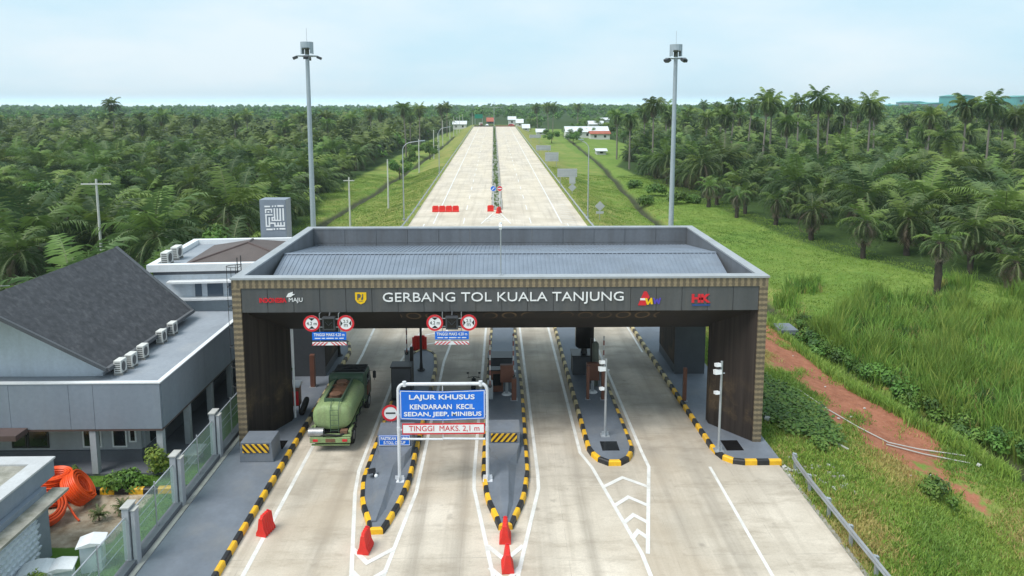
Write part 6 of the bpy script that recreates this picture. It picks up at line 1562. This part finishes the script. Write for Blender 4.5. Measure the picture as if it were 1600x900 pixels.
for px, py, Y_, s in ((1022, 150, 195, 1.0), (1145, 151, 215, 0.9), (1172, 153, 230, 0.9), (1196, 142, 180, 1.1), (1207, 146, 184, 1.0), (1250, 148, 205, 1.0), (1284, 138, 165, 1.0), (1296, 150, 185, 0.9), (1322, 152, 220, 0.95), (1362, 147, 170, 1.0), (1370, 158, 200, 0.9), (1454, 166, 160, 0.95), (1512, 148, 165, 1.1), (1550, 146, 160, 1.1), (1592, 165, 160, 1.0), (1135, 170, 190, 0.9), (1228, 160, 240, 0.9), (965, 170, 240, 1.0), (985, 175, 205, 0.9), (1048, 172, 230, 0.9), (1075, 168, 260, 0.9), (1105, 172, 220, 0.95), (1420, 176, 210, 0.9), (1480, 178, 240, 0.9), (1570, 172, 200, 0.9), (1340, 168, 240, 0.9)):
    x, z = at(px, py, Y_); coco(x, Y_, z, 'tall coconut palm rising above the right-hand palm grove', cg, s)
for px, py, Y_, s, lab in ((633, 158, 250, 1.0, 'coconut palm above the left forest beside the street lamp'), (655, 162, 300, 1.0, 'bushy coconut palm above the left forest, right of the lamp-side one'), (690, 162, 390, 1.05, 'coconut palm left of the highway with a tall pale trunk'), (698, 160, 395, 1.0, 'coconut palm leaning against the tall pale-trunked one left of the highway'), (176, 153, 310, 1.1, 'coconut palm standing out above the far left forest'), (840, 162, 430, 1.0, 'coconut palm on the skyline right of the highway, nearest the road'), (857, 160, 440, 1.1, 'coconut palm pair on the skyline right of the highway'), (864, 161, 440, 1.1, 'coconut palm pair on the skyline right of the highway'), (903, 160, 460, 1.1, 'dark coconut palm on the skyline above the village'), (1102, 157, 470, 1.1, 'small distant coconut palm on the skyline right of the right mast'), (1122, 158, 480, 1.0, 'small distant coconut palm on the skyline, farther right of the right mast')):
    x, z = at(px, py, Y_); coco(x, Y_, z, lab, 'coconut palm pair on the skyline' if 'pair' in lab else None, s)

def scatter(n, xlo, xhi, ylo, yhi, ok, dmin, tries=60000):
    res = []; cell = {}
    for px, py in PLACED:
        cell.setdefault((int(px // dmin), int(py // dmin)), []).append((px, py))
    for _ in range(tries):
        if len(res) >= n: break
        y = ylo + (yhi - ylo) * RND.random() ** 0.75; x = RND.uniform(xlo(y), xhi(y))
        if not ok(x, y): continue
        c = (int(x // dmin), int(y // dmin))
        if any((x - a) ** 2 + (y - b2) ** 2 < dmin * dmin for i in (-1, 0, 1) for j in (-1, 0, 1) for a, b2 in cell.get((c[0] + i, c[1] + j), ())): continue
        cell.setdefault(c, []).append((x, y)); res.append((x, y))
    return sorted(res, key=lambda p: p[1])
no_house = lambda x, y: not (58 < x < 100 and 360 < y < 410) and not (25 < x < 110 and y > 350 and RND.random() < 0.5)
right = scatter(150, lambda y: float(grove_r(y)) + 1, lambda y: 0.735 * y + 6, 68, 235, lambda x, y: True, 5.6)
for x, y in right: oil_palm(x, y, 'oil palm standing among others in the dense grove right of the highway', 'oil palms of the right grove', RND.uniform(2.2, 7.2), RND.uniform(0.85, 1.45))
left = scatter(138, lambda y: -0.76 * y - 6, lambda y: float(grove_l(y)) - 1, 60, 215, lambda x, y: True, 5.9)
for x, y in left: oil_palm(x, y, 'oil palm standing among others in the forest left of the highway', 'oil palms of the left forest', RND.uniform(1.4, 6.4), RND.uniform(0.8, 1.45))
lt = scatter(70, lambda y: -0.76 * y - 6, lambda y: float(grove_l(y)) - 0.5, 62, 260, lambda x, y: True, 4.6)
for x, y in lt: tree(x, y, RND.uniform(0.6, 1.05), 'leafy broadleaf tree filling the left forest between the palms', 'broadleaf trees of the left forest')
rt = scatter(38, lambda y: float(grove_r(y)) + 2, lambda y: 0.735 * y + 6, 95, 300, lambda x, y: True, 5.0)
for x, y in rt: tree(x, y, RND.uniform(0.55, 0.9), 'leafy broadleaf tree filling the right grove between the palms', 'broadleaf trees of the right grove')
for x, y in scatter(34, lambda y: float(road_r(y)) + 10, lambda y: 120, 330, 520, lambda x, y: not (56 < x < 100 and 355 < y < 412), 7.0): tree(x, y, RND.uniform(0.7, 1.25), 'broadleaf tree between the houses of the distant village', 'trees of the distant village')
for px, py, s in ((672, 250, 0.9), (640, 262, 0.8), (655, 245, 1.0), (625, 278, 0.8)):
    x, y = g(px, py, -2.2); tree(x, y, s, 'dark rounded tree at the forest edge near the slim concrete poles', 'trees at the left forest edge')

for x, y in scatter(46, lambda y: float(grove_r(y)) + 2, lambda y: 0.735 * y + 6, 130, 300, lambda x, y: True, 5.5): coco(x, y, RND.uniform(8.5, 17.0), 'coconut palm of middling height inside the right-hand grove', 'coconut palms inside the right grove', RND.uniform(0.9, 1.15))
for x, y in scatter(26, lambda y: -0.76 * y - 6, lambda y: float(grove_l(y)) - 1, 190, 330, lambda x, y: True, 9.0): coco(x, y, RND.uniform(9.0, 14.5), 'coconut palm standing a little above the left forest', 'coconut palms inside the left forest', RND.uniform(0.9, 1.1))
# --- the far wood as one mass: palm and tree crowns merged into single meshes
def merged(name, pts, protos, sc, mats, zoff=None):
    Vs = []; Fs = []; Ms = []; o = 0
    for (x, y) in pts:
        V, F, mi = RND.choice(protos); s = sc * (RND.uniform(0.8, 1.25) if RND.random() < 0.85 else RND.uniform(1.3, 1.8)); a = RND.uniform(0, 6.28); c, sn = math.cos(a) * s, math.sin(a) * s
        W_ = np.stack([V[:, 0] * c - V[:, 1] * sn + x, V[:, 0] * sn + V[:, 1] * c + y, V[:, 2] * s + gz1(x, y) + (zoff() if zoff else 0)], 1)
        Vs.append(W_); Fs.append(F + o); Ms.append(mi); o += len(V)
    me = raw_mesh(name, np.concatenate(Vs), np.concatenate(Fs), mats, np.concatenate([np.asarray(q) for q in Ms]))
    ob = bpy.data.objects.new(name, me); COL.objects.link(ob); ob['kind'] = 'stuff'; return ob
lo = []
for v in range(4):
    rs = random.Random(500 + v); lo.append(palm_crown(rs, 20, 5.2, 1.3, 8, 80, -35, 1.0, 0.1, wleaf=0.2))
lot = []
for v in range(4):
    rs = random.Random(600 + v); V, F, mi = leaf_cloud(rs, 220, tree_blobs(rs, 3.6, 6.5, 8), 0.75)
    F = np.concatenate([F[:, [0, 1, 2]], F[:, [0, 2, 3]]]); lot.append((V, F, list(mi) + list(mi)))
def nope(x, y): return (float(road_l(y)) - 16 < x < float(road_r(y)) + 14 and y < 530)
pts = scatter(900, lambda y: -0.77 * y - 8, lambda y: float(grove_l(y)) - 2, 205, 480, lambda x, y: True, 6.8, 200000)
tag(merged('far_palm_wood', pts, lo, 1.2, PM, lambda: RND.uniform(1.0, 6.0)), kind='stuff')
pts = scatter(800, lambda y: float(grove_r(y)) + 3, lambda y: 0.74 * y + 8, 228, 480, lambda x, y: x > 46 + 0.15 * (y - 228), 6.8, 200000)
merged('far_palm_wood', pts, lo, 1.2, PM, lambda: RND.uniform(1.0, 6.5))
pts = scatter(700, lambda y: -0.77 * y - 8, lambda y: float(grove_l(y)) - 2, 160, 480, lambda x, y: True, 5.5, 100000)
merged('far_tree_wood', pts, lot, 0.62, LM)
pts = scatter(4200, lambda y: -0.78 * y - 10, lambda y: 0.76 * y + 10, 480, 1900, lambda x, y: not nope(x, y) and not (-16 < x < 14 and y < 560), 10.0, 400000)
merged('far_tree_wood', pts, lot, 1.0, LM)

# --- grass and undergrowth
def blades(name, pts, hlo, hhi, wd, per, mats, lean=0.35, spread=0.35, pf=0.0):
    n = len(pts) * per; P = np.repeat(np.asarray(pts), per, 0) + NR.normal(0, spread, (n, 2)); z = gz(P[:, 0], P[:, 1]) - 0.03
    cl = np.repeat(NR.uniform(hlo, hhi, len(pts)), per); h = cl * NR.uniform(0.7, 1.15, n); az = NR.uniform(0, 2 * np.pi, n); ln = NR.uniform(0.1, 1, n) * lean * h; dx, dy = np.cos(az), np.sin(az); w2 = wd * NR.uniform(0.6, 1.3, n) / 2; fa = NR.uniform(0, np.pi, n); sx, sy = np.cos(fa) * w2, np.sin(fa) * w2
    b = np.stack([P[:, 0], P[:, 1], z], 1); S = np.stack([sx, sy, 0 * sx], 1); mid = b + np.stack([dx * ln * 0.35, dy * ln * 0.35, h * 0.6], 1); top = b + np.stack([dx * ln, dy * ln, h], 1)
    V = np.stack([b - S, b + S, mid + S * 0.8, mid - S * 0.8, top], 1).reshape(-1, 3); i = np.arange(n)[:, None] * 5
    F = np.concatenate([i + np.array([[0, 1, 2]]), i + np.array([[0, 2, 3]]), i + np.array([[3, 2, 4]])]); pk = patch(pts[:, 0], pts[:, 1], pf, 2.2) * 0.5 + 0.5 + NR.normal(0, 0.22, len(pts)) if pf else NR.random(len(pts)); mm = np.repeat(np.clip((pk * len(mats)).astype(int), 0, len(mats) - 1), per); mm = np.concatenate([mm] * 3)
    me = raw_mesh(name, V, F, mats, mm); ob = bpy.data.objects.new(name, me); COL.objects.link(ob); ob['kind'] = 'stuff'; return ob
def field(n, x0, x1, y0, y1, ok):
    P = np.stack([NR.uniform(x0, x1, n), NR.uniform(y0, y1, n)], 1); return P[ok(P[:, 0], P[:, 1])]
def patch(x, y, f, ph=0): return np.sin(x * f + ph) * np.sin(y * f * 0.9 + 1.3 * ph) + 0.5 * np.sin(x * f * 2.3 - y * f * 1.7)
dR = lambda x, y: x - road_r(y)
tall = field(26000, 26.5, 72, 27, 74, lambda x, y: (x > ditch_r(y) + 0.9) & (x < 0.82 * y + 12) & (patch(x, y, 0.35) + NR.normal(0, 0.3, len(x)) > (y - 64) / 9) & (patch(x, y, 0.75, 4) > -1.15))
pt = patch(tall[:, 0], tall[:, 1], 0.5, 1) + NR.normal(0, 0.5, len(tall))
blades('tall_grass', tall[pt > 0.45], 1.4, 2.5, 0.065, 12, ['grass_tall', 'grass_tall', 'grass_tall2', 'leaf_mid'], 0.5, 0.22)
blades('tall_grass', tall[(pt <= 0.45) & (pt > -0.4)], 0.9, 1.8, 0.06, 12, ['grass_tall', 'grass_tall2', 'grass_short', 'grass_tall'], 0.6, 0.22)
blades('tall_grass', tall[pt <= -0.4], 0.6, 1.3, 0.09, 8, ['leaf_mid', 'leaf_dark', 'grass_tall', 'grass_dry'], 0.7, 0.25)
slope = field(36000, 13.55, 27, 20, 66, lambda x, y: (np.minimum(seg_dist(x, y, [(21.3, 62), (22.0, 54), (23.0, 47), (23.1, 42), (22.8, 38)]) / 3.5, seg_dist(x, y, [(22.6, 38), (22.8, 34.5), (23.6, 31.8)]) / 1.3) + 0.5 * patch(x, y, 0.9) + NR.normal(0, 0.25, len(x)) > 0.9) & (x < ditch_r(y) + 0.6) & (dR(x, y) > 0.3))
blades('verge_grass', slope, 0.08, 0.30, 0.045, 8, ['grass_tall', 'grass_short', 'grass_short', 'grass_tall2', 'grass_dry'], 0.9, 0.16, 0.45)
edge = field(5000, 24.2, 27.4, 27, 64, lambda x, y: (x < ditch_r(y) + 0.4) & (x > ditch_r(y) - 2.4) & (patch(x, y, 0.8, 2) > -0.5))
blades('verge_grass', edge, 0.35, 0.85, 0.06, 8, ['grass_short', 'grass_tall', 'grass_tall2'], 0.7, 0.2)
v2 = field(42000, 12.6, 62, 58, 190, lambda x, y: (dR(x, y) > 1.2) & (x < grove_r(y) + 3) & (np.abs(x - ditch_r(y)) > 1.3) & (patch(x, y, 0.5) > -1.3))
blades('verge_grass', v2, 0.05, 0.22, 0.08, 5, ['grass_tall', 'grass_short', 'grass_short', 'grass_short', 'grass_tall2'], 1.0, 0.3, 0.16)
v3 = field(24000, -38, -13.2, 66, 190, lambda x, y: (x < road_l(y) - 1.2) & (x > grove_l(y)) & (np.abs(x - ditch_l(y)) > 1.1) & (patch(x, y, 0.45, 3) > -1.3))
blades('verge_grass', v3, 0.05, 0.2, 0.08, 5, ['grass_tall', 'grass_short', 'grass_short', 'grass_short', 'grass_tall2'], 1.0, 0.3, 0.16)
lawnp = field(9000, -24, -13.9, 20, 31.6, lambda x, y: ((np.abs(x + 14.6) < 1.1) | (y > 29.95) | (y < 25.9)) & ~((x < -15.3) & (y < 25.9)))
blades('lawn_grass', lawnp, 0.05, 0.12, 0.02, 5, ['grass_short', 'grass_tall'], 0.6, 0.06)
medp = field(9000, -4.5, 0.5, 113, 483, lambda x, y: np.abs(x - (-0.45 - 0.0079 * (y - 110))) < 0.55)
blades('median_planting', medp, 0.3, 0.9, 0.12, 6, ['grass_tall', 'leaf_dark', 'leaf_mid'], 0.5, 0.12)
# low creeper mat on the embankment beside the gate
cr = field(2600, 13.8, 19.5, 34.5, 44, lambda x, y: ((x - 16.3) / 2.6) ** 2 + ((y - 39.3) / 4.4) ** 2 < 1 + 0.3 * patch(x, y, 1.2))
Vs = []; Fs = []; Ms = []
for i, (x, y) in enumerate(cr):
    for _ in range(7):
        p = Vector((x + RND.gauss(0, .22), y + RND.gauss(0, .22), gz1(x, y) + RND.uniform(0.03, 0.42))); a = Vector((RND.gauss(0, 1), RND.gauss(0, 1), RND.gauss(0, .35))).normalized(); c = a.cross(Vector((RND.gauss(0, .3), RND.gauss(0, .3), 1))).normalized(); s = RND.uniform(0.07, 0.15); o = len(Vs)
        Vs += [tuple(p - a * s), tuple(p + c * s * 0.7), tuple(p + a * s), tuple(p - c * s * 0.7)]; Fs.append((o, o + 1, o + 2, o + 3)); Ms.append(RND.choice((0, 1, 1, 2, 2)))
ob = bpy.data.objects.new('ground_creeper', raw_mesh('ground_creeper', Vs, np.array(Fs), LM, Ms)); COL.objects.link(ob); ob['kind'] = 'stuff'
# dark shrubs along the ditch, saplings, garden plants
for k in range(26):
    y = 31 + k * 1.25; x = float(ditch_r(y)) + RND.uniform(0.6, 1.8); bush(x, y, RND.uniform(0.55, 1.1), 'dark leafy shrub leaning over the ditch at the edge of the tall grass', 'shrubs along the right ditch')
for px, py, s in ((1500, 330, 1.4), (1420, 345, 1.3), (1560, 390, 1.2), (1330, 330, 1.3), (1235, 335, 1.0), (1390, 375, 1.0), (1060, 318, 1.3), (1030, 305, 1.2), (990, 292, 1.3), (1010, 318, 1.0), (1085, 316, 1.2)):
    x, y = g(px, py, -2.4); bush(x, y, s * 1.3, 'green shrub in the undergrowth at the foot of the right grove', 'shrubs at the foot of the right grove')
x, y = g(1462, 766, -1.5); bush(x, y, 0.62, 'small leafy sapling alone on the grassy slope on the right', None, 'sapling')
x, y = g(1275, 700, -0.5); bush(x, y, 0.5, 'small shrub beside the foreground guardrail\'s far end')
rs = random.Random(77); V, F, mi = leaf_cloud(rs, 900, [(0, 0, 1.0, 0.65, 1.0), (0.2, 0.1, 1.5, 0.5, 0.9), (-0.3, 0, 0.7, 0.45, 0.9), (0.1, -0.2, 0.5, 0.4, 1)], 0.10)
by = raw_mesh('foliage', V, F, ['leaf_yellow', 'leaf_light', 'leaf_yellow'], mi)
x, y = g(250, 742); bush(x, y, 0.95, 'bright yellow-green shrub in front of the office corner behind the glass fence', None, 'shrub', by, -0.06)
x, y = g(192, 762); bush(x, y, 0.75, 'dark green conical shrub on the lawn before the office wall', None, 'shrub', None, -0.06)
x, y = g(90, 915); bush(-15.9, 22.9, 0.6, 'bright green shrub among the white utility boxes at the bottom left', None, 'shrub', by, -0.06)
x, y = g(120, 750); bush(x, y, 0.4, 'low shrub with yellowish leaves beside the orange coils', None, 'shrub', by, -0.06)
rs = random.Random(78); V, F, mi = palm_crown(rs, 16, 0.55, 0.12, 6, 80, 0, 0.8, 0, wleaf=0.02); yp = raw_mesh('foliage', V, F, PM, mi)
for px, py, lab in ((155, 812, 'small spiky plant on the sandy patch, left of two'), (192, 802, 'small spiky plant on the sandy patch, right of two')):
    x, y = g(px, py); t = bush(x, y, 1.0, lab, None, 'garden_plant', yp, -0.06)
    m = MB(); m.cyl(x, y, -0.1, 0.3, 0.03, 6); m.build('stem', 'bark_tree', t); t.children[0].location = (0, 0, 0.3)

# ------------------------------------------------------------------ litter, pipes, culvert
def ground_pipe(label, pts, r=0.034):
    t_pts = [(x, y, gz1(x, y) + r + 0.05) for x, y in pts]
    m = MB(); m.tube(t_pts, r, 7); tag(m.build('drain_pipe', 'concrete_lite', smooth=True), label, 'pipe')
ground_pipe('long pale pipe running down the slope across the red soil', [(19.3, 43.6), (20.0, 41.0), (20.9, 39.0), (21.9, 37.5), (23.5, 37.3), (25.9, 36.7)])
ground_pipe('shorter pale pipe lying beside the long one on the red soil', [(21.6, 37.2), (23.4, 36.7), (25.5, 35.9)])
ground_pipe('brownish pipe half hidden in the weeds right of the gate', [(14.2, 37.2), (15.5, 36.4), (17.0, 36.0), (18.3, 34.9)], 0.06)
for k, (px, py) in enumerate(((1198, 660), (1523, 688), (1531, 702), (1330, 640), (1352, 620), (1424, 727), (1290, 590), (1500, 630), (1310, 652), (1455, 722), (1240, 535), (1385, 607))):
    x, y = g(px, py, -1.4 if k else -0.3); m = MB(); s = RND.uniform(0.04, 0.09) * ((2.6, 1.5, 1.5)[k] if k < 3 else 1); m.obox((0, 0, s * 0.5), (s * 2, s * 1.2, s), RND.uniform(0, 3), 0.3, 0.2)
    m.obox((s, 0.3 * s, s * 0.3), (s, s, s * 0.5), 0.7); m.v = [(a + x, b2 + y, c + gz1(x, y) + 0.05) for a, b2, c in m.v]; tag(m.build('plastic_scrap', 'house_white'), ['white sack lying in the weeds at the gate\'s right foot', 'white pipe cap at the end of the long pale pipe', 'white pipe cap at the end of the shorter pale pipe'][k] if k < 3 else 'small white scrap lying on the red soil slope', 'scrap', None if k < 3 else 'white scraps on the red soil')
m = MB(); x, y = 24.6, 60.5
m.box(24.2, 25.7, 58.6, 60.6, -3.6, -2.35); m.box(24.4, 25.5, 58.5, 58.59, -3.4, -2.6); tag(m.build('culvert', 'pave'), 'pale concrete culvert box in the ditch right of the gate', 'culvert')
# rubble between the right pavement and the guardrail
for k in range(46):
    x = RND.uniform(13.5, 16.3); y = RND.uniform(30.3, 33.2) - (x - 13.5) * 0.35; s = RND.uniform(0.05, 0.16); m = MB(); m.obox((0, 0, 0), (s * 1.6, s, s * 0.8), RND.uniform(0, 3), RND.uniform(-.4, .4), RND.uniform(-.4, .4)); m.v = [(a + x, b2 + y, c + gz1(x, y) + s * 0.25) for a, b2, c in m.v]; tag(m.build('concrete_chunk', RND.choice(('concrete_lite', 'concrete_lite', 'mossy'))), 'broken piece of concrete rubble between the right pavement and the guardrail', 'concrete chunk', 'concrete rubble by the guardrail')
m = MB(); n = 40
m.add([(13.3, 18, -0.09), (13.62, 18, -0.12), (13.58, 31.6, -0.12), (13.3, 31.6, -0.09)], [(0, 1, 2, 3)]); struct(m.build('dirt_shoulder', 'mossy'))

# ------------------------------------------------------------------ air
mh = bpy.data.materials.new('haze_air'); mh.use_nodes = True; nh = mh.node_tree; nh.nodes.clear()
oo = nh.nodes.new('ShaderNodeOutputMaterial'); pv_ = nh.nodes.new('ShaderNodeVolumePrincipled'); pv_.inputs['Color'].default_value = (0.74, 0.87, 0.97, 1); pv_.inputs['Density'].default_value = 0.00014; pv_.inputs['Anisotropy'].default_value = 0.2
nh.links.new(pv_.outputs[0], oo.inputs['Volume'])
MAT['haze'] = mh
m = MB(); m.box(-17000, 17000, -70, 21000, -6, 45); hz = m.build('haze', 'haze'); hz['kind'] = 'stuff'
